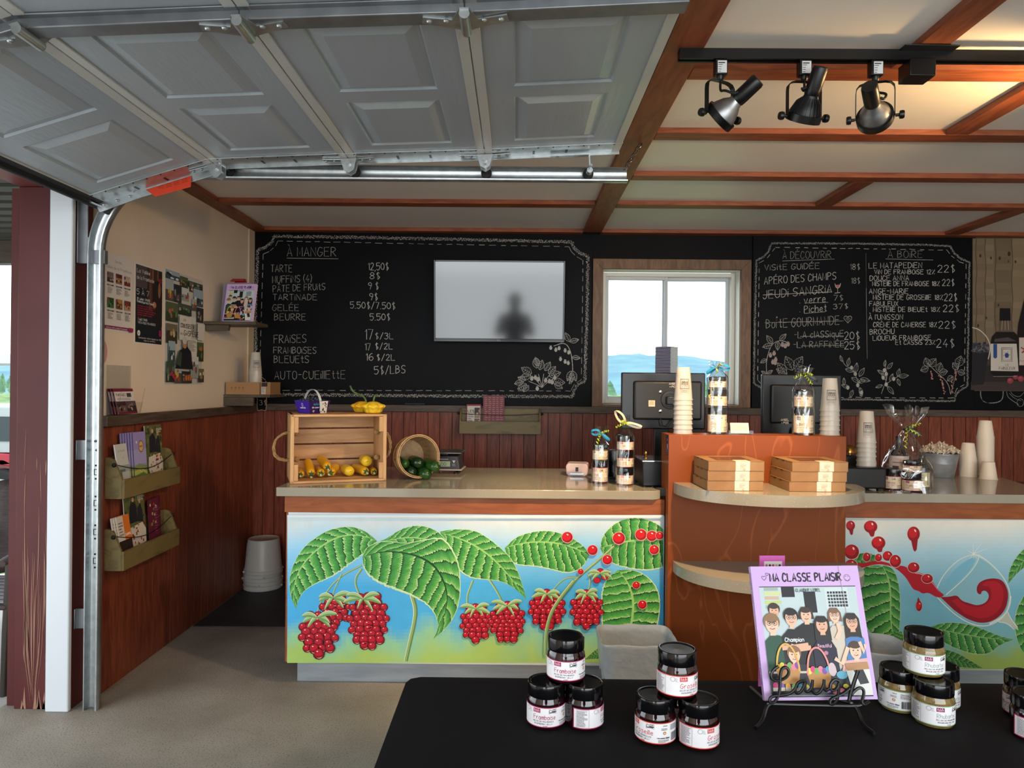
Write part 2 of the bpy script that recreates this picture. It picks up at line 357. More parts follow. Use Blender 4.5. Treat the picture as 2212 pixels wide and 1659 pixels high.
# ------------------------------------------------------------------ overhead garage door
gd = thing('door_1', 'raised grey steel overhead garage door with embossed panels', 'garage door', (0, 0, 0)); gd['kind'] = 'structure'
SP = [(-1.84, 2.252), (-1.31, 2.418), (-.73, 2.444), (-.144, 2.466), (.44, 2.497)]
DY0, DY1 = .65, 3.1
def secM(i):
    a, b = SP[i], SP[i+1]; s = Vector((b[0]-a[0], 0, b[1]-a[1])); L = s.length; s.normalize(); y = Vector((0, 1, 0)); z = s.cross(y)
    m = Matrix((s, y, z)).transposed().to_4x4(); m.translation = (a[0], DY0, a[1]); return m, L
YS = [(.1, .55), (.62, 1.06), (1.29, 1.73), (1.82, 2.26)]
cst = DY1-DY0; CSY = 1.87-DY0
def hinge(i, y, end):
    m, L = secM(i); mb = MB(); mb.X = m @ Matrix.Translation((L, y, -.03))
    if not end:
        mb.prism([(-.035, 0), (-.11, -.018), (-.115, .012), (-.03, .045), (0, .06), (.03, .045), (.115, .012), (.11, -.018), (.035, 0), (.012, -.055), (-.012, -.055)], (0, 0, -.004), (0, 0, 0), (1, 0, 0), (0, 1, 0))
        mb.tube([(0, .05, -.012), (0, -.05, -.012)], .014, 12)
        for x in (-.095, -.05, .05, .095): mb.ball((x, 0, -.006), .0085, 8, .6)
        return fixn(mb.build('hinge', M['galv'], gd))
    mb.prism([(-.11, 0), (-.03, .008), (-.022, .05), (.022, .05), (.03, .008), (.11, 0), (.11, .016), (.02, .06), (-.02, .06), (-.11, .016)], (0, 0, .004), (0, -.03, .02), (1, 0, 0), (0, 1, 0))
    mb.prism([(-.035, 0), (.035, 0), (.02, -.05), (0, -.062), (-.02, -.05)], (0, .004, 0), (0, .015, .022), (1, 0, 0), (0, 0, 1))
    mb.prism([(-.035, 0), (.035, 0), (.02, -.05), (0, -.062), (-.02, -.05)], (0, .004, 0), (0, -.03, .022), (1, 0, 0), (0, 0, 1))
    mb.tube([(0, -.045, .0), (0, .025, .0)], .011, 10)
    for x in (-.095, -.06, .06, .095): mb.ball((x, -.02, .016), .008, 8, .6)
    h = fixn(mb.build('hinge', M['galv'], gd))
    roller(m @ Vector((L, y, -.075)))
def roller(p):
    p = Vector((p.x, p.y, 2.413)) if p.x > -1.5 else p
    mb = MB(); mb.tube([(p.x, 3.03, p.z), (p.x, 3.175, p.z)], .006, 8); s = mb.build('roller', M['steel'], gd)
    MB().lathe([(.004, 0), (.022, 0), (.024, .004), (.018, .008), (.024, .012), (.022, .016), (.004, .016)], 18, Matrix.Translation((p.x, 3.155, p.z)) @ Matrix.Rotation(-pi/2, 4, 'X')).build('wheel', M['rubber'], s)
for i in range(4):
    m, L = secM(i); mb = MB(); mb.X = m
    x0, x1 = L/2-.165, L/2+.165
    xs = [0, x0, x1, L]; ys = [0]+[q for p in YS for q in p]+[cst]
    for a in range(3):
        for b in range(len(ys)-1):
            if a == 1 and (ys[b], ys[b+1]) in YS:
                r = []
                for ins, z in ((0, 0), (.006, .007), (.016, .006), (.05, -.006), (.054, -.006)):
                    r.append([(xs[1]+ins, ys[b]+ins, z), (xs[2]-ins, ys[b]+ins, z), (xs[2]-ins, ys[b+1]-ins, z), (xs[1]+ins, ys[b+1]-ins, z)])
                for q in range(len(r)-1):
                    mb.add(r[q]+r[q+1], [(k, (k+1) % 4, (k+1) % 4+4, k+4) for k in range(4)])
                mb.add(r[-1], [(0, 1, 2, 3)])
            else: mb.add([(xs[a], ys[b], 0), (xs[a+1], ys[b], 0), (xs[a+1], ys[b+1], 0), (xs[a], ys[b+1], 0)], [(0, 1, 2, 3)])
    for q in ([(0, 0), (L, 0)], [(L, 0), (L, cst)], [(L, cst), (0, cst)], [(0, cst), (0, 0)]):
        (a, b), (c, d) = q; mb.add([(a, b, 0), (c, d, 0), (c, d, .04), (a, b, .04)], [(0, 1, 2, 3)])
    mb.add([(0, 0, .04), (L, 0, .04), (L, cst, .04), (0, cst, .04)], [(0, 1, 2, 3)])
    sec = mb.build('section', M['door'], gd, smooth=0)
    for a, b in ((.002, .034), (L-.034, L-.002)):
        mb = MB(); mb.X = m; mb.box((a, 0, -.006), (b, cst, .001)); tag(mb.build('edge_strip', M['doorstrip'], sec, bevel=.002), 'off-white strip along the section edge')
    mb = MB(); mb.X = m                            # stamped end stile with slots and lip
    mb.box((.0, cst-.115, -.004), (L, cst, .0)); lip = .034 if i == 0 else .016
    mb.box((.0, cst-.004, -lip), (L, cst, .0)); mb.box((.0, cst-.116, -.007), (L, cst-.111, -.003))
    mb.box((0, 0, -.004), (L, .1, 0))
    es = mb.build('end_stile', M['galv'], sec, bevel=.001)
    mb = MB(); mb.X = m
    for x in (L*.36, L*.6): mb.box((x-.005, cst-.06, -.0048), (x+.005, cst-.02, -.0038))
    for k in range(9): mb.ball((L*(.06+.11*k), cst-.1, -.005), .004, 6, .5)
    mb.build('slot', M['blackp'], es)
    mb = MB(); mb.X = m                            # pressed centre stile
    mb.box((.0, CSY-.03, -.03), (L, CSY+.03, -.0)); mb.box((0, CSY-.05, -.006), (L, CSY+.05, 0)); mb.build('centre_stile', M['galvd'], sec, bevel=.004)
    if i < 3:
        hinge(i, CSY, False); hinge(i, cst-.03, True)
# bottom corner bracket, top roller bracket, bottom seal, warning sticker
m, L = secM(0); mb = MB(); mb.X = m
mb.tube([(-.012, 0, .0), (-.012, cst+.01, .0)], .02, 10); mb.box((-.004, 0, -.008), (.03, cst, .03))
tag(mb.build('bottom_seal', M['rubber'], gd), 'black rubber bottom seal')
mb = MB(); mb.X = m; mb.prism([(-.01, 0), (.16, 0), (.2, -.035), (.0, -.045)], (0, .004, 0), (0, cst-.008, 0), (1, 0, 0), (0, 0, 1))
for x in (.03, .09, .15): mb.ball((x, cst-.012, -.02), .009, 8, .7)
fixn(mb.build('corner_bracket', M['galv'], gd)); roller(Vector((-1.832, cst, 2.24)))
m, L = secM(3); mb = MB(); mb.X = m
mb.box((L-.3, cst-.03, -.02), (L-.13, cst-.003, -.015)); mb.box((L-.136, cst-.02, -.075), (L-.13, cst+.0, -.015)); mb.tube([(L-.133, cst-.02, -.083), (L-.133, cst+.02, -.083)], .013, 10)
for x in (L-.27, L-.19): mb.ball((x, cst-.018, -.022), .008, 8, .6)
mb.build('top_bracket', M['galv'], gd); roller(m @ Vector((L-.133, cst, -.083)))
m, L = secM(0); mb = MB(); mb.X = m
ox = hexc('#d8452a')
mb.add([(.22, cst-.0055, -.008), (.43, cst-.0055, -.008), (.42, cst-.0255, -.062), (.26, cst-.0255, -.058)], [(0, 1, 2, 3)], ox)
for k in range(5):
    for q in range(4): mb.add([(.275+q*.036, cst-.0075-.0026*k, -.0117-.0078*k), (.302+q*.036, cst-.0075-.0026*k, -.0117-.0078*k), (.302+q*.036, cst-.0084-.0026*k, -.0142-.0078*k), (.275+q*.036, cst-.0084-.0026*k, -.0142-.0078*k)], [(0, 1, 2, 3)], hexc('#8a2a1c'))
tag(mb.build('warning_sticker', M['print'], gd), 'orange-red warning sticker on the door edge')

# ------------------------------------------------------------------ door track
tr = thing('garage_door_track', 'galvanised steel track rising by the red post and curving along the ceiling', 'door track', (-1.89, 3.18, 0))
path = [(-1.89, 0.0), (-1.89, 1.0), (-1.89, 2.0)]; RC = .37; cx, cz = -1.89+RC, 2.413-RC; path[2] = (-1.89, cz)
path += [(cx-RC*cos(pi/2*k/14), cz+RC*sin(pi/2*k/14)) for k in range(1, 15)]+[(-.6, 2.413), (at(1355, 373, 3.18).x, 2.413)]
prof = [(-.03, 3.158), (-.033, 3.166), (-.032, 3.19), (-.022, 3.2), (.022, 3.2), (.032, 3.19), (.033, 3.166), (.03, 3.158), (.024, 3.156), (.027, 3.166), (.026, 3.188), (.018, 3.196), (-.018, 3.196), (-.026, 3.188), (-.027, 3.166), (-.024, 3.156)]
mb = MB(); vs = []; NP = len(prof)
for i, (x, z) in enumerate(path):
    a = path[max(i-1, 0)]; b = path[min(i+1, len(path)-1)]; t = Vector((b[0]-a[0], b[1]-a[1])).normalized(); nx, nz = -t.y, t.x
    vs += [(x+nx*p+1.89, y-3.18, z+nz*p) for p, y in prof]
fs = [(i*NP+k, i*NP+(k+1) % NP, (i+1)*NP+(k+1) % NP, (i+1)*NP+k) for i in range(len(path)-1) for k in range(NP)]
mb.add(vs, fs); fixn(mb.build('channel', M['galv'], tr, smooth=50))
for z in (.66, .79, .92, 1.06):                   # punched slots in the lower upright
    mb = MB(); ring(mb, -.012, .012, z-.014, z+.014, .0145, .0155, .003)
    for q in (-.03, .03): mb.box((-.008, .0145, z+q-.004), (.008, .0155, z+q+.004))
    mb.build('slot', M['blackp'], tr)
for z in (.40, 1.16):
    mb = MB(); mb.box((-.088, .01, z-.045), (-.034, .016, z+.045)); mb.box((-.088, -.0, z-.045), (-.083, .016, z+.045)); mb.build('wall_bracket', M['galvd'], tr, bevel=.002)
mb = MB(); mb.box((-.085, .005, 2.0), (-.045, .012, 2.33)); mb.box((-.085, -.012, 2.0), (-.08, .012, 2.33)); mb.box((-.05, .005, 2.0), (-.034, .012, 2.12)); mb.build('corner_angle', M['galvd'], tr, bevel=.002)
mb = MB(); mb.box((-.036, -.0, 2.0), (.036, .024, 2.06)); mb.build('splice_plate', M['galvd'], tr)
for z in (2.02, 2.05, .4, 1.16, 1.2): MB().ball((rnd.uniform(-.012, .012), .012, z), .006, 8).build('bolt', M['steel'], tr)
mb = MB(); e = Vector((path[-1][0]-.012+1.89, 0, 2.44)); top = atz(1384, 311, HB-.004)-Vector((-1.89, 3.18, 0))
d = top-e; NL = 7
for k in range(NL):
    c = e+d*((k+.5)/NL); t = d.normalized(); u = t.cross(Vector((0, 1, 0) if k % 2 else (.6, .8, .3))).normalized(); hl = d.length/NL*.68
    mb.tube([c+t*hl*cos(a)+u*.009*sin(a) for a in [2*pi*j/12 for j in range(12)]], .0022, 6, closed=True)
mb.tube([top+Vector((0, 0, .004)), top+Vector((.0, 0, -.012))], .003, 6)
tag(mb.build('hanging_chain', M['steel'], tr), 'short chain up to the ceiling strip')

# ------------------------------------------------------------------ track lighting
ry = 2.36
rl = thing('track_rail', 'black ceiling light rail above the three spotlights', 'light rail', (.53, ry, HB))
mb = MB(); mb.prism([(-.018, 0), (.018, 0), (.018, -.034), (.008, -.034), (.008, -.026), (-.008, -.026), (-.008, -.034), (-.018, -.034)], (2.4, 0, 0), (0, 0, -.0005), (0, 1, 0), (0, 0, 1))
fixn(mb.build('channel', M['blackm'], rl, smooth=0))
mb = MB(); mb.box((.75, -.03, -.092), (.835, .045, -.034)); mb.box((.72, -.055, -.006), (.9, .06, -.0005)); mb.build('junction_box', M['blackm'], rl, bevel=.003)
def spotlight(px, back, yaw, label, bulbm, ribs, power):
    x = at(px, 140, ry).x; t = thing('spotlight', label, 'spotlight', (x, ry, HB-.035), 0, 'spotlights on the black rail')
    mb = MB(); mb.box((-.02, -.016, -.05), (.02, .016, 0)); mb.lathe([(.006, -.068), (.011, -.062), (.012, -.05)], 12); mb.build('adapter', M['blackm'], t, bevel=.002)
    mb = MB(); mb.add([(-.013, -.0168, -.046), (.017, -.0168, -.046), (.017, -.0168, -.006), (-.013, -.0168, -.006)], [(0, 1, 2, 3)], hexc('#d4d6d8'))
    for k, (a, b) in enumerate(((.022, .013), (.014, .01), (.01, .014), (.01, .015), (.008, .011))):
        z = -.011-.0075*k; mb.add([(-.011, -.0172, z), (-.011+a, -.0172, z), (-.011+a, -.0172, z-.002-.002*(k == 0)), (-.011, -.0172, z-.002-.002*(k == 0))], [(3, 2, 1, 0)], hexc('#3a3a3c'))
    tag(mb.build('label', M['print'], t), 'white printed sticker')
    piv = Vector((0, 0, -.185)); ya = Matrix.Rotation(yaw, 4, 'Z')
    pts = [(-.058, 0, -.185), (-.058, 0, -.1), (-.056, 0, -.085), (-.047, 0, -.074), (-.03, 0, -.069), (0, 0, -.068), (.03, 0, -.069), (.047, 0, -.074), (.056, 0, -.085), (.058, 0, -.1), (.058, 0, -.185)]
    mb = MB(); vs = []
    for i, p in enumerate(pts):
        a = Vector(pts[max(i-1, 0)]); b = Vector(pts[min(i+1, len(pts)-1)]); tt = (b-a).normalized(); nn = tt.cross(Vector((0, 1, 0)))
        for s1, s2 in ((-.009, -.001), (.009, -.001), (.009, .001), (-.009, .001)): vs.append(ya @ (Vector(p)+Vector((0, s1, 0))+nn*s2))
    mb.add(vs, [(i*4+k, i*4+(k+1) % 4, i*4+4+(k+1) % 4, i*4+4+k) for i in range(len(pts)-1) for k in range(4)]+[(0, 1, 2, 3), (40, 41, 42, 43)])
    fixn(mb.build('yoke', M['blackm'], t))
    for s in (-1, 1):
        K = ya @ Matrix.Translation((s*.06, 0, -.185)) @ Matrix.Rotation(s*pi/2, 4, 'Y')
        MB().lathe([(.001, 0), (.005, 0), (.005, .01), (.013, .012), (.014, .02), (.012, .026), (.001, .027)], 14, K).build('knob', M['blackp'], t)
    b = Vector(back).normalized(); z = b; xk = ya @ Vector((1, 0, 0)); xk = (xk-z*xk.dot(z)).normalized(); yk = z.cross(xk)
    H = Matrix((xk, yk, z)).transposed().to_4x4(); H.translation = piv
    mb = MB(); mb.lathe([(.051, -.012), (.057, -.012), (.057, .012), (.051, .012), (.051, -.012)], 36, H)
    fixn(mb.build('ring', M['blackm'], t))
    mb = MB(); mb.lathe([(.001, -.01), (.048, -.01), (.05, -.004), (.05, .006), (.047, .02), (.036, .045), (.024, .06), (.021, .075)], 36, H)
    if ribs:
        for k in range(22):
            mb.X = H @ Matrix.Rotation(2*pi*k/22, 4, 'Z'); mb.prism([(.05, .004), (.051, .016), (.04, .047), (.024, .062), (.022, .05), (.036, .03)], (0, .002, 0), (0, -.001, 0), (1, 0, 0), (0, 0, 1))
        mb.X = None
    bu = fixn(mb.build('bulb', bulbm, t))
    MB().lathe([(.001, -.0112), (.044, -.0112)], 24, H).build('lens', M['lens'], bu, smooth=0)
    mb = MB(); mb.lathe([(.0215, .068), (.024, .072), (.025, .085), (.025, .148), (.022, .156), (.001, .157)], 20, H); fixn(mb.build('socket', M['blackp'], t))
    e = H @ Vector((0, 0, .085)); e = e + (xk*.0+Vector((0, 0, 0)))
    side = H @ Vector((.025*(-1 if back[0] > 0 else 1), 0, .09)); a = Vector((.0, -.004, -.068))
    pts = chaikin([tuple(a), tuple(a+Vector((-.004, -.01, -.04))), tuple((a+side)/2+Vector((-.02*(1 if back[0] > 0 else -1), -.02, -.02))), tuple(side+Vector((-.012*(1 if back[0] > 0 else -1), 0, -.006))), tuple(side)], 3)
    MB().tube(pts, .0042, 8).build('cord', M['rubber'], t)
    l = bpy.data.lights.new('spot_beam', 'SPOT'); l.energy = power; l.color = (1, .67, .36); l.spot_size = R(66); l.spot_blend = .6; l.shadow_soft_size = .04
    o = bpy.data.objects.new('spot_beam', l); C.objects.link(o); o.parent = t; lm = H @ Matrix.Translation((0, 0, -.03)); o.matrix_local = lm
    return t
M['lens'] = mat('lit lamp lens', '#ffd9a0', .4, emit=8)
M['silver'] = mat('satin silver reflector bulb', '#8f8f8f', .38, .9, c2='#a6a6a6', vs=20)
M['darkled'] = mat('black finned lamp body', '#121214', .4)
spotlight(1556, (.1, -.085, .088), R(28), 'silver bulb spotlight aimed down left, nearest the rail end', M['silver'], False, 70)
spotlight(1737, (.02, -.085, .13), R(8), 'spotlight with black finned bulb, middle of the three', M['darkled'], True, 230)
spotlight(1891, (-.085, -.13, .055), R(-22), 'silver bulb spotlight turned right, beside the junction box', M['silver'], False, 60)
# the next lamp along the same rail, past the picture edge, turned up so that it washes the ceiling
t = spotlight(2480, (.8, -.54, -.24), R(-55), 'spotlight turned up at the ceiling, beyond the right picture edge', M['silver'], False, 75)
l = [c for c in t.children if c.type == 'LIGHT'][0].data; l.color = (1, .62, .26); l.spot_size = R(110); l.spot_blend = .7; l.shadow_soft_size = .03
# ------------------------------------------------------------------ drawing on surfaces: a canvas of flat colour shapes and a single-stroke hand lettering
GL = dict(A="003960 1353", B="0009 ~0939575605 ~0545634100", C="~674929170402204062", D="0009 ~093967633000", E="60000969 0555", F="000969 0555",
 G="~6849291704022040526264 6434", H="0009 6069 0565", I="0009", J="~5952301002", K="0009 6904 1560", L="090060", M="0009326960", N="00096069",
 O="~49290702204062674929", P="0009 ~0949674504", Q="~49290702204062674929 4160", R="0009 ~0949674504 2460", S="~68492907155462402001", T="3039 0969",
 U="~090220406269", V="093069", W="0920476089", X="0069 0960", Y="093569 3530", Z="09690060",
 a="~55361502204052 5650", b="0900 ~04265553412001", c="~553615022051", d="5950 ~542605022051", e="~0353453615022051", f="~49291710 0545", g="~55361502204052 ~56515b2c0b",
 h="0900 ~0326465450", i="0600 0809", j="~363c1c 3839", k="0900 4602 1440", l="0900", m="0600 ~0426363430 ~3456666460", n="0600 ~0426465450", o="~3615031030515536",
 p="060c ~04265553412001", q="~55361502204052 565c", r="0600 ~032646", s="~553616145351301001", t="~29213041 0646", u="~0602103051 5650", v="062056", w="0610355076", x="0056 0650", y="0630 560c", z="06560050")
GL.update({'0': "~39070230626739", '1': "173930", '2': "~072949674400 0060", '3': "~0829496735 ~356462402001", '4': "490363 4540", '5': "6909 0905 ~05466463402001", '6': "~5928050220406264452502",
 '7': "096920", '8': "~39180635665839 ~35030130516335", '9': "~65350608294967 6730", '$': "~58391726446230 11 3A3a", '/': "0a5A", '%': "0069 ~1807182918 ~5041516050", '-': "0545", '.': "0010", ',': "100b",
 '(': "~2A07032a", ')': "~0A27230a", "'": "0907", '+': "3137 0464", ':': "0010 0515", '&': "~60083958020020 62", '*': "0444", '|': "0b0B", '!': "0903 0010"})
ACC = {'À': ('A', "1C3A"), 'Â': ('A', "1A3C5A"), 'É': ('E', "2A4C"), 'È': ('E', "2C4A"), 'é': ('e', "3749"), 'è': ('e', "1937"), 'î': ('i', "0A1C2A"), 'ê': ('e', "173947"), 'û': ('u', "173947"), 'ô': ('o', "173947"), 'ç': ('c', "301b"), 'à': ('a', "1937")}
def _y(c): return int(c) if c.isdigit() else (ord(c)-55 if c.isupper() else 96-ord(c))
_gc = {}
def glyph(ch):
    if ch in _gc: return _gc[ch]
    s = GL.get(ch)
    if s is None and ch in ACC: s = GL[ACC[ch][0]]+' '+ACC[ch][1]
    out = []; wmax = 0
    for g in (s or '').split():
        sm = g[0] == '~'; g = g.lstrip('~'); p = [(int(g[i]), _y(g[i+1])) for i in range(0, len(g)-1, 2)]
        wmax = max([wmax]+[q[0] for q in p]); out.append(chaikin(p, 2) if sm else p)
    _gc[ch] = (out, wmax); return _gc[ch]
class Canvas:
    def __init__(s, fn, mb=None, step=.00006, sy=-1, mi=0): s.fn = fn; s.mb = mb or MB(); s.L = 1; s.step = step; s.sy = sy; s.mi = mi
    def P(s, u, v): return s.fn(u, v, s.L*s.step)
    def up(s): s.L += 1; return s
    def face(s, pts, c):
        s.mb.add([s.P(*p) for p in pts], [tuple(range(len(pts)))], c, s.mi)
    def poly(s, pts, c):
        t = tessellate_polygon([[Vector((a, b, 0)) for a, b in pts]])
        s.mb.add([s.P(*p) for p in pts], [tuple(q) for q in t], c, s.mi); s.L += 1
    def rect(s, x0, y0, x1, y1, c, n=1):
        for i in range(n):
            a = x0+(x1-x0)*i/n; b = x0+(x1-x0)*(i+1)/n; s.face([(a, y0), (b, y0), (b, y1), (a, y1)], c)
        s.L += 1
    def ell(s, cx, cy, rx, ry, c, rot=0, n=18, a0=0, a1=2*pi):
        k = cos(rot); q = sin(rot)
        s.poly([(cx+rx*cos(t)*k-ry*sin(t)*q, cy+rx*cos(t)*q+ry*sin(t)*k) for t in [a0+(a1-a0)*i/n for i in range(n)]], c)
    def stroke(s, pts, w, c, taper=0, jit=0, closed=False):
        n = len(pts)
        if n < 2: return
        if jit: pts = [(a+rnd.uniform(-jit, jit), b+rnd.uniform(-jit, jit)) for a, b in pts]
        L = []
        for i, (a, b) in enumerate(pts):
            p = pts[max(i-1, 0)]; q = pts[min(i+1, n-1)]
            if closed: p = pts[i-1] if i else pts[n-2]; q = pts[(i+1)] if i < n-1 else pts[1]
            dx, dy = q[0]-p[0], q[1]-p[1]; l = sqrt(dx*dx+dy*dy) or 1
            ww = w/2*(1-taper*(i/(n-1))) if taper >= 0 else w/2*max(.12, sin(pi*(i+.15)/(n-.7)))
            L.append(((a-dy/l*ww, b+dx/l*ww), (a+dy/l*ww, b-dx/l*ww)))
        vs = [s.P(*x) for a in L for x in a]
        n0 = len(s.mb.f); s.mb.add(vs, [(2*i, 2*i+1, 2*i+3, 2*i+2) for i in range(n-1)], c if not callable(c) else (1, 1, 1), s.mi)
        if callable(c): s.mb.c[n0:] = [c() for _ in range(n-1)]
    def text(s, t, x, y, h, c, w=None, width=None, dy=0, jit=0, gap=2.2, slant=0, align=0):
        adv = []; tot = 0
        for ch in t:
            a = 4.2 if ch == ' ' else glyph(ch)[1]+gap; adv.append(a); tot += a
        tot -= gap; k = h/9; kx = (width/tot) if width else k; w = w or h*.11
        x0 = x-align*tot*kx; pos = 0
        for ch, a in zip(t, adv):
            for pl in glyph(ch)[0]:
                pts = []
                for gx, gy in pl:
                    X = (pos+gx)*kx; pts.append((x0+X+slant*gy*k, y-s.sy*-1*0+(dy*X/(tot*kx) if dy else 0)+s.sy*gy*k))
                if len(pl) == 2 and abs(pl[0][0]-pl[1][0])+abs(pl[0][1]-pl[1][1]) < 2: pts[1] = (pts[0][0]+w, pts[0][1])
                s.stroke(pts, w, c, jit=jit)
            pos += a
        s.L += 1
    def lines(s, x0, y0, x1, n, lh, c, h=None, seed=1):      # rows of too-small-to-read print
        r = random.Random(seed)
        for k in range(n):
            y = y0-s.sy*lh*k; e = x1-(x1-x0)*r.uniform(0, .45); x = x0
            while x < e:
                ww = (x1-x0)*r.uniform(.05, .14); s.face([(x, y), (min(x+ww, e), y), (min(x+ww, e), y-s.sy*-1*(h or lh*.45)*0+s.sy*(h or lh*.45)), (x, y+s.sy*(h or lh*.45))], c); x += ww+(x1-x0)*.025
        s.L += 1
def planeY(Y): return lambda u, v, d: at(u, v, Y-d)
def zoomer(x0, y0, sc_): return lambda x, y: (x0+x/sc_, y0+y/sc_)

# ------------------------------------------------------------------ chalkboards
M['chalk'] = mat('chalk', (1, 1, 1), .9, spec=.1, attr=True)
def chalkc(b=.5, s=.2): return lambda: (lambda k: (k, k*.98, k*.92))(max(.04, rnd.gauss(b, s)))
def inner(pts, closed=True):
    return pts
def chalk_border(cv, path, z, bw, dens, ink):
    P = [z(*p) for p in path]; n = len(P)
    for i in range(n):
        a, b = P[i], P[(i+1) % n]; l = sqrt((b[0]-a[0])**2+(b[1]-a[1])**2); m = max(1, int(l*dens))
        tx, ty = (b[0]-a[0])/l, (b[1]-a[1])/l
        for k in range(m):
            t = (k+rnd.random())/m; o = rnd.uniform(-.5, .5)*bw; x = a[0]+(b[0]-a[0])*t-ty*o; y = a[1]+(b[1]-a[1])*t+tx*o
            an = rnd.uniform(0, pi); r = rnd.uniform(.6, 1.8)
            cv.stroke([(x-r*cos(an), y-r*sin(an)), (x+r*cos(an), y+r*sin(an))], rnd.uniform(.5, .9), ink())
def chalk_dashes(cv, path, z, off, dash, gap, w, ink):
    P = [z(*p) for p in path]; cx = sum(p[0] for p in P)/len(P); cy = sum(p[1] for p in P)/len(P); n = len(P)
    Q = []
    for x, y in P:
        Q.append((x+(off if x < cx else -off), y+(off if y < cy else -off)))
    for i in range(n):
        a, b = Q[i], Q[(i+1) % n]; l = sqrt((b[0]-a[0])**2+(b[1]-a[1])**2); s = 0
        while s < l:
            e = min(s+dash*rnd.uniform(.7, 1.2), l); t0, t1 = s/l, e/l
            cv.stroke([(a[0]+(b[0]-a[0])*t0, a[1]+(b[1]-a[1])*t0+rnd.uniform(-.6, .6)), (a[0]+(b[0]-a[0])*t1, a[1]+(b[1]-a[1])*t1+rnd.uniform(-.6, .6))], w, ink())
            s = e+gap*rnd.uniform(.7, 1.3)
def chalk_leaf(cv, x, y, ang, l, wd, ink, w=.9, veins=True, ser=0):
    k, q = cos(ang), sin(ang)
    f = lambda s, t: (x+k*s-q*t, y+q*s+k*t)
    for sg in (-1, 1):
        pts = []
        for i in range(15):
            s = i/14; t = sg*wd*sin(pi*s**.85)*.5; 
            if ser: t *= 1+ser*(.5 if i % 2 else -.2)
            pts.append(f(s*l, t))
        cv.stroke(pts, w, ink)
        if veins:
            for j in range(1, 5):
                s = j/5; cv.stroke([f(s*l*.9, 0), f((s*.9+.12)*l, sg*wd*.32*sin(pi*s))], w*.6, ink)
    cv.stroke([f(0, 0), f(l, 0)], w*.7, ink)
def chalk_berry(cv, x, y, r, ink, fill, cap=True):
    cv.ell(x, y, r*.75, r, fill, n=12)
    cv.stroke([(x+r*.8*cos(a), y+r*1.05*sin(a)) for a in [2*pi*i/12 for i in range(13)]], .8, ink)
    if cap:
        for d in (-.6, 0, .6): cv.stroke([(x, y-r), (x+d*r, y-r*1.5)], .8, ink)
# left board
z1 = zoomer(540, 500, 2.989)
bd = thing('chalkboard', 'wide black chalkboard headed À MANGER with the food prices, behind the TV', 'chalkboard', at(912, 690, YB))
def boardpanel(bd, x0, x1):
    mb = MB(); mb.box((x0-bd.location.x, -.016, 1.3195-bd.location.z), (x1-bd.location.x, -.0005, HB-.002-bd.location.z)); return mb.build('panel', M['black'], bd, bevel=.001)
boardpanel(bd, at(548, 700, YB).x, at(1277, 700, YB).x)
def chalk_done(cv, name, bd, lab):
    o = cv.mb.build(name, M['chalk'], bd, smooth=0); o.matrix_parent_inverse = Matrix.Translation(-Vector(bd.location)); return tag(o, lab)
BP = YB-.0163; ink = chalkc(.42, .1)
cv = Canvas(planeY(BP), step=.0001)
T1 = [("À MANGER", 240, 160, 58, 315, 0), ("TARTE", 135, 262, 46, 137, 0), ("MUFFiNS (4)", 145, 333, 45, 253, -8), ("PÂTE DE FRUitS", 148, 392, 42, 337, -16), ("TARTiNADE", 148, 443, 38, 284, 0), ("GELÉE", 145, 512, 40, 170, 0), ("BEURRE", 158, 573, 42, 202, 0),
 ("FRAiSES", 155, 722, 52, 208, -6), ("FRAMBOiSES", 152, 788, 42, 276, 0), ("BLEUEtS", 155, 848, 45, 225, 0), ("AUTO-CUEillEttE", 158, 955, 52, 457, -5)]
T1b = [("12,50$", 760, 249, 46, 135, 0), ("8$", 775, 307, 42, 65, 0), ("9 $", 765, 374, 44, 65, 0), ("9$", 772, 444, 44, 53, 0), ("5.50$/7.50$", 648, 496, 42, 290, 6), ("5.50$", 775, 573, 42, 130, 0), ("17", 738, 697, 65, 55, 0), ("$/3L", 806, 694, 38, 119, 0), ("17", 740, 767, 44, 38, 0), ("$/2L", 806, 760, 38, 114, 0), ("16", 745, 833, 46, 50, 0), ("$/2L", 816, 832, 38, 119, 0), ("5$/LBS", 803, 922, 50, 200, -8)]
for L_, b in ((T1, .34), (T1b, .5)):
    for t, x, y, h, wd, dy in L_:
        u, v = z1(x, y); cv.text(t, u, v, h/2.989, chalkc(b, .07), w=1.0 if b < .4 else 1.2, width=wd/2.989, dy=dy/2.989, jit=.25)
cv.stroke([z1(238, 172), z1(570, 177)], 1.1, chalkc(.3, .05))
chalk_done(cv, 'chalk_lettering', bd, 'white hand-lettered price list')
b1 = [(50, 120), (105, 100), (140, 72), (155, 30), (700, 38), (1400, 52), (2080, 68), (2090, 105), (2130, 140), (2183, 160), (2175, 560), (2162, 970), (2115, 990), (2090, 1025), (2083, 1066), (1200, 1062), (125, 1052), (95, 1035), (78, 985), (40, 950), (35, 500)]
cv = Canvas(planeY(BP), step=.0001); chalk_border(cv, b1, z1, 6.2, 2.1, chalkc(.4, .16))
b1i = [(85, 145), (130, 125), (165, 95), (180, 62), (2060, 98), (2075, 130), (2110, 162), (2150, 185), (2140, 955), (2095, 985), (2070, 1030), (140, 1025), (112, 1010), (100, 960), (62, 930)]
chalk_dashes(cv, b1i, z1, 0, 13, 9, 1.1, chalkc(.34, .06)); chalk_done(cv, 'chalk_border', bd, 'scribbled white chalk border with dashes inside')
cv = Canvas(planeY(BP), step=.0001); ink = chalkc(.5, .08); fl = (.5, .48, .45)
u, v = z1(1885, 1010)
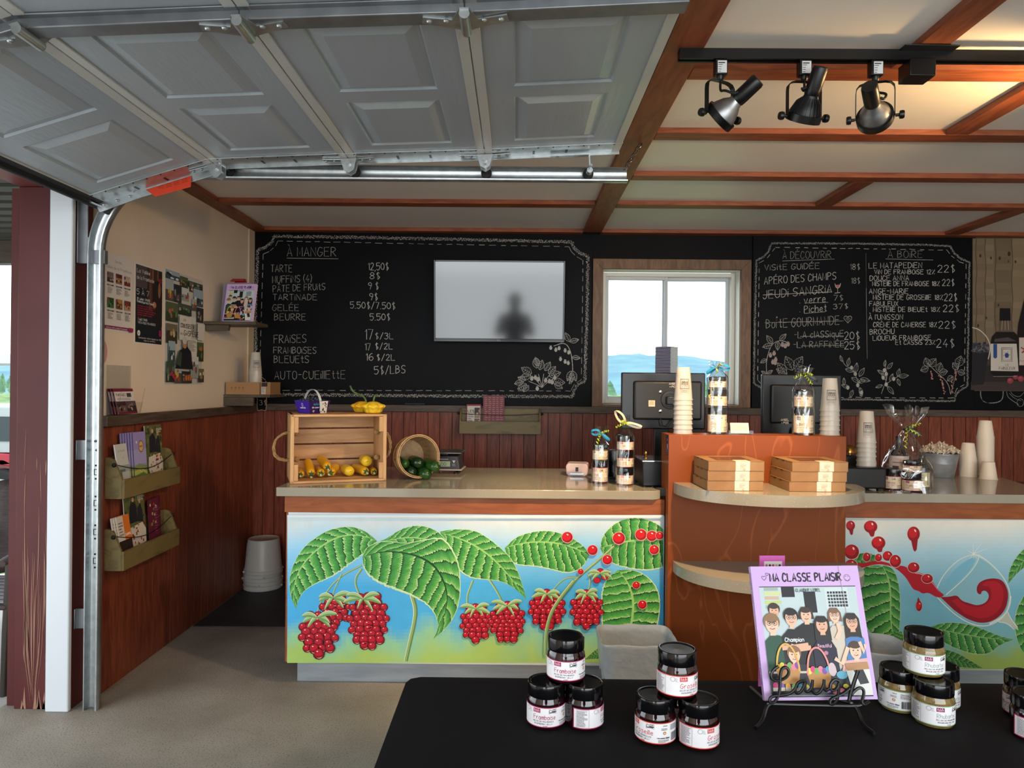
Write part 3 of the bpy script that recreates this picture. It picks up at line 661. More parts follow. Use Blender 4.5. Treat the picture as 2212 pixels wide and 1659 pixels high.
for a in (-2.6, -2.2, -1.8, -1.45, -1.1, -.75): cv.stroke(chaikin([(u, v), (u+12*cos(a), v+14*sin(a)), (u+34*cos(a), v+34*sin(a)+3)], 2), 1, ink)
for dx, dy, a, l in ((-14, -50, -1.7, 24), (-6, -46, -1.3, 22), (8, -44, -1.0, 22), (-28, -36, -2.6, 26), (-30, -32, 2.9, 24), (20, -30, -.3, 26), (18, -36, -.8, 22), (-50, -16, 2.9, 20), (-42, -10, 2.6, 22), (-36, -6, 2.3, 18), (30, -16, .1, 26), (34, -10, .5, 20), (-10, -56, -1.9, 20), (-44, -20, -2.8, 18)):
    chalk_leaf(cv, u+dx*.8, v+dy*.85, a, l, l*.55, ink, .9, True, .5)
for dx, dy in ((-22, -20), (-14, -22), (-8, -18), (8, -16), (16, -14), (22, -12), (28, -22), (-10, 2)): chalk_berry(cv, u+dx, v+dy, 4, ink, fl)
pts = chaikin([z1(2080, 960), z1(2085, 860), z1(2068, 760), z1(2030, 715), z1(1960, 740)], 3); cv.stroke(pts, 1.5, ink)
for x, y, a, l in ((2062, 712, -2.0, 22), (2066, 712, -.25, 20), (2080, 812, .1, 18), (2010, 718, -1.2, 16), (2078, 900, 2.0, 24), (2080, 900, 1.2, 24), (2078, 915, 1.57, 20)): chalk_leaf(cv, *z1(x, y), a, l, l*.5, ink)
for x, y in ((1942, 752), (1975, 765), (1996, 755), (2035, 770), (2058, 782), (2005, 825), (2035, 842), (2055, 850)): chalk_berry(cv, *z1(x, y), 3.6, ink, fl)
for x in (2060, 2066, 2074): cv.stroke([z1(2068, 935), z1(x, 985)], .8, ink)
chalk_done(cv, 'chalk_drawing', bd, 'white chalk drawing of strawberry and raspberry plants')
# right board
z2 = zoomer(1620, 500, 3.736)
bd2 = thing('chalkboard', 'black chalkboard with two columns À DÉCOUVRiR and À BOiRE, right of the window', 'chalkboard', at(1860, 690, YB))
boardpanel(bd2, at(1624, 700, YB).x, at(2101, 700, YB).x)
cv = Canvas(planeY(BP), step=.0001)
T2 = [("À DÉCOUVRiR", 265, 222, 58, 390, -8, 0), ("À BOiRE", 1115, 212, 55, 277, 0, 0), ("ViSitE GUiDÉE", 118, 315, 46, 442, -16, 1), ("18$", 805, 308, 46, 83, 0, 1), ("APÉRO DES CHAMPS", 115, 428, 58, 580, -42, 2), ("18$", 815, 420, 46, 73, 0, 1), ("JEUDi SANGRiA", 105, 545, 66, 555, -52, 2),
 ("verre", 438, 585, 62, 172, -14, 2), ("7$", 675, 556, 42, 77, 0, 1), ("Pichet", 438, 658, 56, 180, -14, 2), ("37$", 672, 627, 40, 120, -6, 1), ("BoîtE GOURMANDE", 130, 782, 70, 590, -32, 1), ("-LA clASSiquE", 358, 862, 52, 397, -12, 1), ("20$", 762, 872, 62, 123, 0, 2), ("-LA RAFFiNÉE", 350, 940, 50, 410, -8, 1), ("25$", 762, 950, 62, 126, 0, 2), (".", 400, 578, 40, 6, 0, 2), (".", 400, 648, 40, 6, 0, 2),
 ("LE MATAPEDiEN", 960, 298, 44, 428, -4, 2), ("ViN DE FRAMBOiSE 12%", 1005, 344, 36, 487, 0, 2), ("22$", 1515, 330, 58, 140, -2, 2), ("DOUCE ANNA", 968, 398, 40, 314, -4, 2), ("MiSTEllE DE FRAMBOiSE 18%", 990, 440, 38, 540, 0, 2), ("22$", 1552, 438, 52, 98, 0, 2), ("ANGE-MARiE", 962, 502, 40, 316, 0, 2), ("MiSTEllE DE GROSEillE 18%", 995, 550, 40, 563, 2, 2), ("22$", 1568, 560, 58, 104, 0, 2),
 ("FABULEUX", 965, 602, 38, 230, 0, 2), ("MiSTEllE DE BlEUEt 18%", 995, 648, 38, 537, 0, 2), ("22$", 1558, 648, 56, 130, 0, 2), ("À l'UNiSSON", 960, 712, 42, 275, 0, 2), ("CRÈME DE CAMERiSE 18%", 995, 772, 40, 513, 0, 2), ("22$", 1522, 782, 58, 138, 0, 2), ("BROCHU", 968, 832, 42, 197, -6, 2), ("LiQUEUR FRAMBOiSE", 992, 880, 38, 468, -6, 2), ("Et CASSiS 23%", 1175, 914, 36, 320, -2, 2), ("24$", 1505, 935, 66, 145, 0, 2)]
for t, x, y, h, wd, dy, b in T2:
    u, v = z2(x, y); cv.text(t, u, v, h/3.736, chalkc((.26, .36, .45)[b], .07), w=(.85, 1.0, 1.15)[b], width=wd/3.736, dy=dy/3.736, jit=.2)
for p, q, b in (((262, 238), (683, 222), .3), ((1095, 222), (1478, 231), .3), ((935, 175), (946, 1028), .18), ((105, 512), (662, 488), .45), ((118, 737), (755, 722), .3), ((405, 848), (755, 842), .3), ((412, 925), (760, 918), .3), ((440, 578), (632, 572), .3), ((438, 662), (610, 648), .3)):
    cv.stroke([z2(p[0]+(q[0]-p[0])*i/6, p[1]+(q[1]-p[1])*i/6) for i in range(7)], 1.0, chalkc(b, .05), jit=.2)
pk = lambda: (.42, .22, .19)
cv.poly([z2(690, 432), z2(730, 428), z2(722, 455), z2(708, 458), z2(698, 452)], (.34, .15, .14))
cv.stroke([z2(686, 420), z2(692, 448), z2(708, 460), z2(724, 448), z2(732, 418)], 1.1, ink); cv.stroke([z2(708, 460), z2(708, 495)], 1.1, ink); cv.stroke([z2(684, 498), z2(728, 492)], 1.1, ink)
h = [z2(790+32*sin(t)**3, 706-2.0*(13*cos(t)-5*cos(2*t)-2*cos(3*t)-cos(4*t))) for t in [2*pi*i/24 for i in range(25)]]
cv.stroke(h, 1.1, chalkc(.33, .05)); cv.poly([((a-z2(790, 706)[0])*.6+z2(790, 706)[0], (b-z2(790, 706)[1])*.6+z2(790, 706)[1]) for a, b in h[:-1]], (.08, .08, .08))
chalk_done(cv, 'chalk_lettering', bd2, 'hand-lettered activity and drink prices, some struck through')
b2 = [(175, 95), (900, 98), (1400, 108), (1615, 118), (1650, 175), (1700, 220), (1772, 247), (1762, 800), (1755, 1250), (1690, 1285), (1655, 1330), (1650, 1370), (1000, 1358), (180, 1350), (150, 1320), (100, 1270), (32, 1225), (40, 700), (52, 235), (110, 205), (150, 160)]
cv = Canvas(planeY(BP), step=.0001); chalk_border(cv, b2, z2, 3.4, 1.9, chalkc(.3, .1))
chalk_dashes(cv, [(205, 128), (1590, 150), (1625, 195), (1690, 245), (1745, 262), (1730, 1235), (1670, 1270), (1635, 1345), (205, 1335), (150, 1290), (62, 1200), (75, 255), (140, 215)], z2, 0, 11, 9, 1.1, chalkc(.38, .06))
chalk_done(cv, 'chalk_border', bd2, 'pale chalk border with dashes inside')
cv = Canvas(planeY(BP), step=.0001); ink = chalkc(.33, .06); pf = (.36, .26, .24); wf = (.4, .39, .36)
cv.stroke(chaikin([z2(135, 1150), z2(130, 1050), z2(160, 940), z2(200, 890), z2(260, 878), z2(310, 900)], 3), 1.3, ink)
for x, y, a, l in ((182, 905, -2.2, 22), (180, 915, 2.9, 22), (240, 880, -.8, 20), (225, 885, 1.6, 20), (135, 1030, 2.6, 16), (130, 1150, -2.6, 12), (140, 1150, -.6, 14)): chalk_leaf(cv, *z2(x, y), a, l, l*.5, ink)
for x, y in ((262, 915), (285, 925), (308, 910), (165, 1000), (195, 985), (185, 1055), (208, 1035), (205, 1060)): chalk_berry(cv, *z2(x, y), 4.2, ink, pf)
for x, y, a, l in ((300, 1150, -2.7, 26), (290, 1150, -2.2, 30), (345, 1120, -2.05, 34), (360, 1110, -1.0, 32), (365, 1140, -.3, 34), (420, 1150, -.5, 26)): chalk_leaf(cv, *z2(x, y), a, l, l*.55, ink, .9, True, .4)
for st in (((745, 1020), (760, 1080), (830, 1110), (870, 1200), (890, 1330)), ((1060, 1310), (1085, 1240), (1110, 1180), (1090, 1060)), ((1100, 1230), (1160, 1190), (1230, 1150)), ((1620, 1315), (1600, 1220), (1500, 1130), (1430, 1060)), ((1620, 1315), (1650, 1200), (1690, 1060))):
    cv.stroke(chaikin([z2(*p) for p in st], 2), 1.1, ink)
for x, y, a, l in ((745, 1050, -1.9, 14), (790, 1085, -1.4, 18), (770, 1110, .3, 20), (850, 1140, -1.4, 22), (880, 1170, -1.0, 22), (820, 1180, .5, 22), (890, 1190, .2, 22), (760, 1240, -1.6, 16), (800, 1260, -2.8, 18), (830, 1280, 1.9, 18), (890, 1260, 1.4, 20), (870, 1220, -.3, 18),
  (1085, 1090, -1.4, 14), (1080, 1150, -2.6, 16), (1100, 1200, -2.2, 18), (1110, 1110, -.9, 18), (1070, 1240, 2.8, 16), (1130, 1210, -1.2, 18), (1190, 1170, -1.3, 18), (1200, 1170, -.1, 22), (1110, 1250, .9, 22), (1190, 1190, 1.2, 16)):
    chalk_leaf(cv, *z2(x, y), a, l, l*.4, ink, .9, False)
for x, y in ((850, 1150), (870, 1240), (790, 1260), (820, 1100), (900, 1300), (1085, 1120), (1100, 1150), (1160, 1190), (1075, 1180), (1100, 1235)): chalk_berry(cv, *z2(x, y), 4, ink, wf, False)
for x, y, a, l in ((1440, 1090, -1.9, 20), (1440, 1100, 2.8, 18), (1450, 1090, -.9, 22), (1520, 1130, -1.3, 20), (1530, 1140, -.2, 18), (1680, 1090, -1.3, 24), (1680, 1110, -2.3, 18), (1680, 1130, .3, 16), (1640, 1170, 2.5, 16)): chalk_leaf(cv, *z2(x, y), a, l, l*.7, ink, .8, True, .5)
for x0, y0, x1, y1 in ((1455, 1130, 1475, 1195), (1530, 1160, 1560, 1240), (1555, 1220, 1570, 1305), (1650, 1120, 1665, 1200), (1625, 1180, 1640, 1300)):
    for k in range(9): cv.ell(*[a+rnd.uniform(-1.6, 1.6) for a in z2(x0+(x1-x0)*k/8, y0+(y1-y0)*k/8)], 1.5, 1.5, (.42, .2, .17), n=8)
chalk_done(cv, 'chalk_drawing', bd2, 'chalk drawing of berry sprigs along the bottom')
# chalk tray with eraser strip under the left board
t = thing('chalk_tray', 'small black chalk tray on the rail under the left chalkboard', 'tray', at(897, 868, YB-.035))
MB().box((-.075, -.02, .0), (.075, .015, .006)).box((-.075, -.02, .006), (.075, -.016, .014)).build('tray', M['blackp'], t, bevel=.002)
t.location.z = 1.318
# drawing chalked straight on the black wall below the print
cv = Canvas(planeY(YB-.0006), step=.0001); ink = chalkc(.25, .05); z3 = zoomer(1800, 840, 5.37)
for o in (0, 6): cv.stroke(chaikin([z3(1705+o, 20), z3(1705+o, 90), z3(1740, 150+o), z3(1840, 172-o), z3(1940, 150-o), z3(1972-o, 100), z3(1975-o, 20)], 3), .9, ink)
cv.stroke(chaikin([z3(2010, 30), z3(2020, 90), z3(2080, 140), z3(2150, 180)], 3), .9, ink); cv.stroke(chaikin([z3(2050, 20), z3(2080, 70), z3(2160, 100), z3(2212, 40)], 3), .8, ink)
cv.stroke(chaikin([z3(2040, 50), z3(2100, 110), z3(2180, 140)], 2), .8, ink)
cv.stroke([z3(2170+38*cos(a), 160+45*sin(a)) for a in [2*pi*i/20 for i in range(21)]], .9, ink)
wl = bpy.data.objects['wall_back']; o = cv.mb.build('chalk_sketch', M['chalk'], wl, smooth=0); tag(o, 'faint chalk sketch below the bottle print')

# ------------------------------------------------------------------ printed photo panel at the right
PX1 = 2440
x0 = at(2102, 680, YB).x; x1 = at(PX1, 680, YB).x; pz0, pz1 = at(2160, 845, YB).z, at(2160, 514, YB).z
pr = thing('photo_print', 'printed photo panel of bottles and a bucket of berries against planks', 'print', (x0, YB, pz0))
MB().box((0, -.02, 0), (x1-x0, -.001, pz1-pz0), hexc('#3a3028')).build('panel', M['print'], pr)
cv = Canvas(planeY(YB-.0205), step=.0001); z4 = zoomer(2090, 500, 4.148)
wood = [('#8d7b62', 45), ('#948268', 150), ('#87765e', 235), ('#9a876b', 395), ('#8c7a61', 520), ('#94836a', 700), ('#89785f', 900), ('#93826a', 1100), ('#8b7a61', 1440)]
for i in range(len(wood)-1):
    for k in range(18):
        ya, yb = 62+k*57, 62+(k+1)*57; f = 1-.16*abs(sin(k*1.3+i*2))+rnd.uniform(-.05, .05); s = 1 if k < 17 else .6
        cv.face([z4(wood[i][1], ya), z4(wood[i+1][1], ya), z4(wood[i+1][1], yb), z4(wood[i][1], yb)], tuple(c*f*.7 for c in hexc(wood[i][0])))
cv.up()
for x in (78, 160, 250, 400, 520, 705, 900, 1105): cv.stroke([z4(x+5*sin(i*1.1+x), 65+i*60) for i in range(17)], 2.2, hexc('#54473a'))
cv.up()
for x, y, r in ((115, 218, 3), (210, 238, 2.6), (288, 240, 3.2), (372, 200, 4), (430, 272, 2.6), (277, 660, 2.4), (168, 775, 2.4), (95, 845, 3), (366, 268, 2)): cv.ell(*z4(x, y), r*.8, r*1.3, hexc('#362d25'), n=10)
g = hexc('#241f1d'); cv.poly([z4(45, 1200), z4(1440, 1200), z4(1440, 1420), z4(28, 1420)], hexc('#2a2523')); cv.poly([z4(30, 1350), z4(1440, 1330), z4(1440, 1420), z4(28, 1420)], hexc('#3a3230'))
cv.poly([z4(40, 1080), z4(190, 1080), z4(145, 1370), z4(35, 1380)], hexc('#1d1c20'))
for k in range(34):
    x, y = rnd.uniform(45, 190), rnd.uniform(1000, 1085); cv.ell(*z4(x, y), 3.2, 3, lerp(hexc('#20242e'), hexc('#3d4a5c'), rnd.random()), n=9)
cv.stroke(chaikin([z4(42, 860), z4(110, 880), z4(180, 950), z4(210, 1040), z4(185, 1145)], 3), 2, hexc('#c9bfb4'))
def bottle(x, top, w, col, lab, edge, band):
    cv.poly([z4(x-w*.3, top+210), z4(x+w*.3, top+210), z4(x+w*.48, top+255), z4(x+w*.5, top+300), z4(x+w*.5, top+575), z4(x+w*.4, top+600), z4(x-w*.4, top+600), z4(x-w*.5, top+575), z4(x-w*.5, top+300), z4(x-w*.46, top+255)], col)
    cv.poly([z4(x-w*.16, top+105), z4(x+w*.16, top+105), z4(x+w*.2, top+200), z4(x+w*.3, top+212), z4(x-w*.3, top+212), z4(x-w*.2, top+200)], hexc('#5f5245'))
    for d in (-.1, 0, .1): cv.stroke([z4(x+w*d, top+110), z4(x+w*d*1.2, top+195)], 1.1, hexc('#a39079'))
    cv.poly([z4(x-w*.18, top), z4(x+w*.18, top), z4(x+w*.19, top+112), z4(x-w*.19, top+112)], hexc('#0f0f10'))
    cv.poly([z4(x-w*.36, top+275), z4(x+w*.1, top+260), z4(x+w*.4, top+295), z4(x-w*.38, top+302)], hexc('#4b4146'))
    cv.poly([z4(x-w*.5, top+318), z4(x+w*.5, top+318), z4(x+w*.5, top+565), z4(x-w*.5, top+560)], lab)
    cv.poly([z4(x-w*.41, top+320), z4(x-w*.28, top+320), z4(x-w*.28, top+440), z4(x-w*.345, top+452), z4(x-w*.41, top+440)], band)
bottle(337, 688, 258, hexc('#17110f'), hexc('#c4bcb2'), None, hexc('#2a4a80'))
for i, q in enumerate((47, 38)):
    cv.stroke([z4(352-q, 1104-q*1.3), z4(352+q, 1104-q*1.3), z4(352+q, 1104+q*1.3), z4(352-q, 1104+q*1.3), z4(352-q, 1104-q*1.3)], 1.1, hexc('#3a3438'))
cv.ell(*z4(352, 1110), 4.6, 5.6, hexc('#2c3f78'), n=9)
for a in range(6): cv.stroke([z4(352, 1105), z4(352+34*cos(a), 1105+34*sin(a))], .7, hexc('#2c3f78'))
cv.text("LE", *z4(340, 1205), 4.5, hexc('#3c3836'), w=.7); cv.text("FABULEUX", *z4(282, 1238), 6, hexc('#3c3836'), w=.8, width=35)
cv.poly([z4(440, 1005), z4(455, 830), z4(500, 640), z4(560, 420), z4(660, 420), z4(700, 640), z4(760, 900), z4(760, 1290), z4(460, 1290)], hexc('#171012'))
cv.poly([z4(462, 950), z4(760, 945), z4(760, 1200), z4(464, 1200)], hexc('#c2b4aa')); cv.stroke([z4(462, 950), z4(760, 945)], 1.2, hexc('#8a2f3a')); cv.stroke([z4(464, 1200), z4(760, 1200)], 1.2, hexc('#8a2f3a'))
for k in range(9): cv.ell(*z4(500+rnd.uniform(-16, 16), 1065+rnd.uniform(-25, 22)), 1.8, 1.8, hexc('#8a2f3a'), n=8)
cv.text("MARIE", *z4(470, 1170), 5, hexc('#3c3836'), w=.7, width=60)
for x, y, r in ((382, 1338, 7), (478, 1320, 7), (430, 1305, 6), (560, 1340, 7)): cv.ell(*z4(x, y), r, r*.9, hexc('#8a3a42'), n=14); cv.ell(*z4(x-4, y-8), r*.5, r*.4, hexc('#a4525a'), n=9)
cv.poly([z4(215, 1262), z4(460, 1262), z4(440, 1290), z4(235, 1290)], hexc('#0f0c0c')); cv.stroke([z4(230, 1300), z4(440, 1300)], 1, hexc('#8a8078'))
o = cv.mb.build('photo', M['gloss'], pr, smooth=0); o.matrix_parent_inverse = Matrix.Translation(-Vector(pr.location)); tag(o, 'photo of dark bottles, planks and a berry bucket')

# ------------------------------------------------------------------ television
tv = thing('television', 'flat black television on the left chalkboard, screen reflecting the doorway', 'television', at(1078.5, 651, 5.1), rot=(R(5.5), 0, 0))
hw, hh = 283/2/1534*5.1, 175/2/1534*5.1
mb = MB(); mb.box((-hw, 0, -hh), (hw, .035, hh)); mb.box((-hw*.7, .035, -hh*.8), (hw*.7, .06, hh*.4)); mb.build('housing', M['blackp'], tv, bevel=.004)
mb = MB(); ring(mb, -hw, hw, -hh+.012, hh, -.006, 0, .012); mb.box((-hw, -.006, -hh), (hw, 0, -hh+.02)); mb.build('bezel', mat('glossy black bezel', '#060607', .15), tv, bevel=.002)
MB().box((-hw+.012, -.0022, -hh+.02), (hw-.012, .0, hh-.012)).build('screen', mat('tv screen', '#08090b', .085, ior=1.75), tv, smooth=0)
cv = Canvas(lambda u, v, d: Vector((u, -.0062-d, v)), sy=1, step=.0001); cv.text("RCA", -.012, -hh+.006, .009, hexc('#b8b8b8')); cv.ell(hw*.85, -hh+.01, .002, .002, hexc('#a02020')); cv.mb.build('logo', M['print'], tv)
mb = MB(); mb.box((-.11, .06, -.08), (.11, .075, .08)); mb.box((-.05, .075, -.04), (.05, .128, .04)); tag(mb.build('wall_mount', M['blackm'], tv), None)
# ------------------------------------------------------------------ counters
ZT = .968
M['quartz'] = mat('grey quartz worktop', '#8d8778', .1, spec=.5, c2='#969081', vs=3, speck=('#c4c0b4', 220, .67))
M['apron'] = mat('stained maple', '#7f4424', .42, spec=.3, c2='#90522e', vs=4, st=(1.2, 6, 7), dist=1.2)
M['maple'] = mat('stained maple panel', '#93502a', .42, spec=.22, c2='#7c3e1a', vs=2.0, st=(2.6, 3, .75), det=2, dist=.9, wood=9, lo=.0, hi=.13)
M['kick'] = mat('brushed aluminium kick plate', '#9aa2aa', .4, .6, c2='#aeb5ba', vs=4, st=(1, 1, 8))
M['darkwood'] = mat('dark edge', '#4a271b', .5)
CL0, CL1 = at(611, 1090, 3.432).x, at(1435, 1090, 3.432).x
ct = thing('countertop', 'speckled grey stone worktop on the left counter with the raspberry mural', 'countertop', (-1.15, 3.41, ZT-.043))
mb = MB(); mb.prism([(0, 0), (1.815, 0), (1.852, .03), (1.852, .122), (2.08, .122), (2.08, .89), (0, .89)], (0, 0, .043), (0, 0, 0), (1, 0, 0), (0, 1, 0)); fixn(mb.build('slab', M['quartz'], ct, bevel=.003))
def counter(name, label, x0, x1, y, side):
    c = thing('service_counter', label, 'counter', (x0, y, 0))
    L = x1-x0
    mb = MB(); mb.box((.0, .012, .12), (L, .8, ZT-.0435)); mb.build('carcass', M['darkwood'], c)
    MB().box((-.018 if side else 0, -.008, .845), (L, .012, ZT-.0435)).build('apron', M['apron'], c, bevel=.002)
    if side: MB().box((-.012, .001, .118), (.0, .8, .845)).build('side_panel', M['apron'], c, bevel=.002)
    MB().box((.03, .065, .0), (L, .085, .13)).build('kick_plate', M['kick'], c)
    return c
cL = counter('service_counter', 'left counter fronted by a raspberry mural, next to the wood tower', at(622, 1270, 3.44).x, at(1434, 1270, 3.44).x, 3.44, True)
cR = counter('service_counter', 'right counter fronted by a spilling wine glass mural', 1.552, 3.1, 3.44, False)
ctr = thing('countertop', 'speckled grey stone worktop on the right counter with the wine mural', 'countertop', (1.553, 3.41, ZT-.043))
e = atz(2135, 1022, ZT); e2 = atz(2212, 1046, ZT)
mb = MB(); mb.prism([(0, 0), (1.6, 0), (1.6, .2), (e2.x-1.553, e2.y-3.41), (e.x-1.553, e.y-3.41), (0, e.y-3.41)], (0, 0, .043), (0, 0, 0), (1, 0, 0), (0, 1, 0)); fixn(mb.build('slab', M['quartz'], ctr, bevel=.003))

# ------------------------------------------------------------------ mural painting
def resamp(pts, n):
    pts = chaikin(pts, 3); L = [0]
    for a, b in zip(pts, pts[1:]): L.append(L[-1]+sqrt((a[0]-b[0])**2+(a[1]-b[1])**2))
    out = []; j = 0
    for i in range(n+1):
        t = L[-1]*i/n
        while j < len(L)-2 and L[j+1] < t: j += 1
        f = (t-L[j])/max(L[j+1]-L[j], 1e-6); out.append((pts[j][0]+(pts[j+1][0]-pts[j][0])*f, pts[j][1]+(pts[j+1][1]-pts[j][1])*f))
    return out
LG = [hexc(c) for c in ('#1c4423', '#33803a', '#57a44c', '#97c672', '#dcebc0')]
def mural_leaf(cv, e1, rib, e2, nv=11, curv=1.6, seed=0, dark=1.0, NU=96, NV=26):
    rib = resamp(rib, NU)
    for side, e in ((0, e1), (1, e2)):
        e = resamp(e, NU)
        sgn = .5 if side else 0
        def fn(u, v):
            i = min(int(u*NU+.5), NU); a, b = rib[i], e[i]
            vv = v*(1+.035*noise.noise((u*45, side*9+seed, 1))) if v > .9 else v
            return cv.P(a[0]+(b[0]-a[0])*vv, a[1]+(b[1]-a[1])*vv)
        def cf(u, v):
            ph = u*nv+sgn-v*curv*(1-.3*u)+.16*noise.noise((u*16, v*5, seed)); s = ph-math.floor(ph)
            st = noise.noise((u*120+v*26, v*5-u*9, seed+side*3))+.5*noise.noise((u*260+v*30, v*12, seed))
            if s < .075: c = LG[0]
            elif s < .17: c = lerp(LG[0], LG[1], (s-.075)/.095)
            else:
                t = (s-.17)/.83+.42*st
                c = lerp(LG[1], LG[2], max(0, min(1, t*1.5)))
                if t > .62+.2*st: c = lerp(c, LG[3], min(1, max(0, (t-.6)*2.2)))
                if s > .93: c = lerp(LG[3], LG[4], .35+.4*st)
            if v > .945: c = lerp(c, LG[4], .75)
            if v < .03: c = LG[0] if v < .018 else LG[3]
            return tuple(x*dark for x in c)
        cv.mb.grid(fn, NU, NV, cf=cf, mi=cv.mi)
    cv.L += 2
RD = [hexc(c) for c in ('#3c0a12', '#8e1424', '#b81d2f', '#e8a08f', '#fbe9dc')]
def mural_berry(cv, cx, cy, rx, ry, rr, seed=0):
    r = random.Random(seed); rr *= 1.2; rows = int(2*ry/(rr*1.12)); disc = []
    cv.ell(cx, cy-ry*.04, rx*.97, ry*.95, RD[0], n=28)
    for j in range(rows+1):
        y = -ry*.9+1.8*ry*j/rows; h = y/ry; wv = rx*sqrt(max(0, 1-h*h))*(1-.18*max(0, h))+rr*.2; wv *= .9; k = max(1, int(2*wv/(rr*1.42)))
        for i in range(k+1):
            x = -wv+2*wv*(i+(.5 if j % 2 else 0))/(k if k else 1)
            if abs(x) > wv*1.04: continue
            disc.append((x+r.uniform(-.1, .1)*rr, y+r.uniform(-.12, .12)*rr, rr*r.uniform(.9, 1.12)*(1-.25*(abs(x)/(rx+1))**2)))
    disc.sort(key=lambda d: -d[1])
    for x, y, q in disc[::-1]:
        x += cx; y += cy
        cv.ell(x, y, q*1.02, q, RD[0], n=12); cv.ell(x, y-q*.05, q*.9, q*.86, RD[1], n=12); cv.ell(x-q*.08, y-q*.2, q*.7, q*.6, RD[2], n=10)
        a0 = r.uniform(.5, 1.0); pts = [(x+q*.84*cos(a0+.17*i), y-q*.05+q*.8*sin(a0+.17*i)) for i in range(8)]; cv.stroke(pts, q*.16, RD[3], taper=-1)
        cv.ell(x-q*.25, y-q*.42, q*.14, q*.1, RD[4], n=6); cv.L -= 3
    cv.L += 3
def sepals(cv, x, y, s, seed=0):
    r = random.Random(seed)
    for a in (2.75, 2.15, .95, .35, 3.45, -.3):
        l = s*r.uniform(.85, 1.25); b = a+r.uniform(-.2, .2); dx, dy = cos(b), sin(b)*.75
        P = chaikin([(x, y), (x+dx*l*.5, y+dy*l*.5-s*.12), (x+dx*l, y+dy*l*.9+s*.05)], 2); n_ = len(P)
        up_ = [(p[0]+.0, p[1]-s*.17*sin(pi*i/(n_-1))) for i, p in enumerate(P)]; dn = [(p[0], p[1]+s*.13*sin(pi*i/(n_-1))) for i, p in enumerate(P)]
        for i in range(n_-1):
            cv.face([up_[i], P[i], P[i+1], up_[i+1]], hexc('#a5c088')); cv.face([P[i], dn[i], dn[i+1], P[i+1]], hexc('#6f9a58'))
        cv.up(); cv.stroke(up_, s*.03, hexc('#dfe8c4'), taper=-1); cv.up()
def sky(cv, px0, px1, py0, py1, pal, nx=90, ny=44):
    W, S1, S2, G1, G2 = [hexc(c) for c in pal]
    def cf(u, v):
        x, y = px0+(px1-px0)*u, v; q = noise.noise((x*.012, v*3, 2)); q2 = noise.noise((x*.05, v*14, 5))
        t = v+.05*q+.02*q2
        if t < .05: c = W
        elif t < .22: c = lerp(W, S1, (t-.05)/.17)
        elif t < .5: c = lerp(S1, S2, (t-.22)/.28)
        else: c = S2
        g = (v+.16*q+.05*q2-.7)/.14+.5*sin(x*.021)*.5
        if g > 0: c = lerp(c, G1, min(1, g)); c = lerp(c, G2, max(0, min(1, g-1)))
        return tuple(k*(1+.05*q2) for k in c)
    cv.mb.grid(lambda u, v: cv.P(px0+(px1-px0)*u, py0+(py1-py0)*v), nx, ny, cf=cf, mi=cv.mi); cv.up()
def mural(cnt, nm, z0px, draw, lab, x0, x1):
    bx = MB().box((x0-cnt.location.x, -.004, .118), (x1-cnt.location.x, .012, .845)).build('mural_panel', M['white'], cnt)
    cv = Canvas(planeY(3.4355), step=.00003); draw(cv)
    o = cv.mb.build('painting', M['paint'], bx, smooth=0); o.matrix_parent_inverse = Matrix.Translation(-Vector(cnt.location)); tag(bx, lab)
M['paint'] = mat('mural paint', (1, 1, 1), .45, attr=True, spec=.3)
a7 = zoomer(600, 1040, 3.607); a8 = zoomer(1000, 1040, 3.607); Z = lambda z, pts: [z(*p) for p in pts]
STG, STD = hexc('#8aa869'), hexc('#5c7a45')
def stem(cv, pts, w, w2=None):
    p = resamp(pts, 20); cv.stroke(p, w, STD, taper=.3); cv.up(); cv.stroke([(a-w*.12, b) for a, b in p], w*.6, STG, taper=.3); cv.up()
    cv.stroke([(a-w*.42, b) for a, b in p], w*.14, hexc('#dfe8c4'), taper=.3); cv.up()
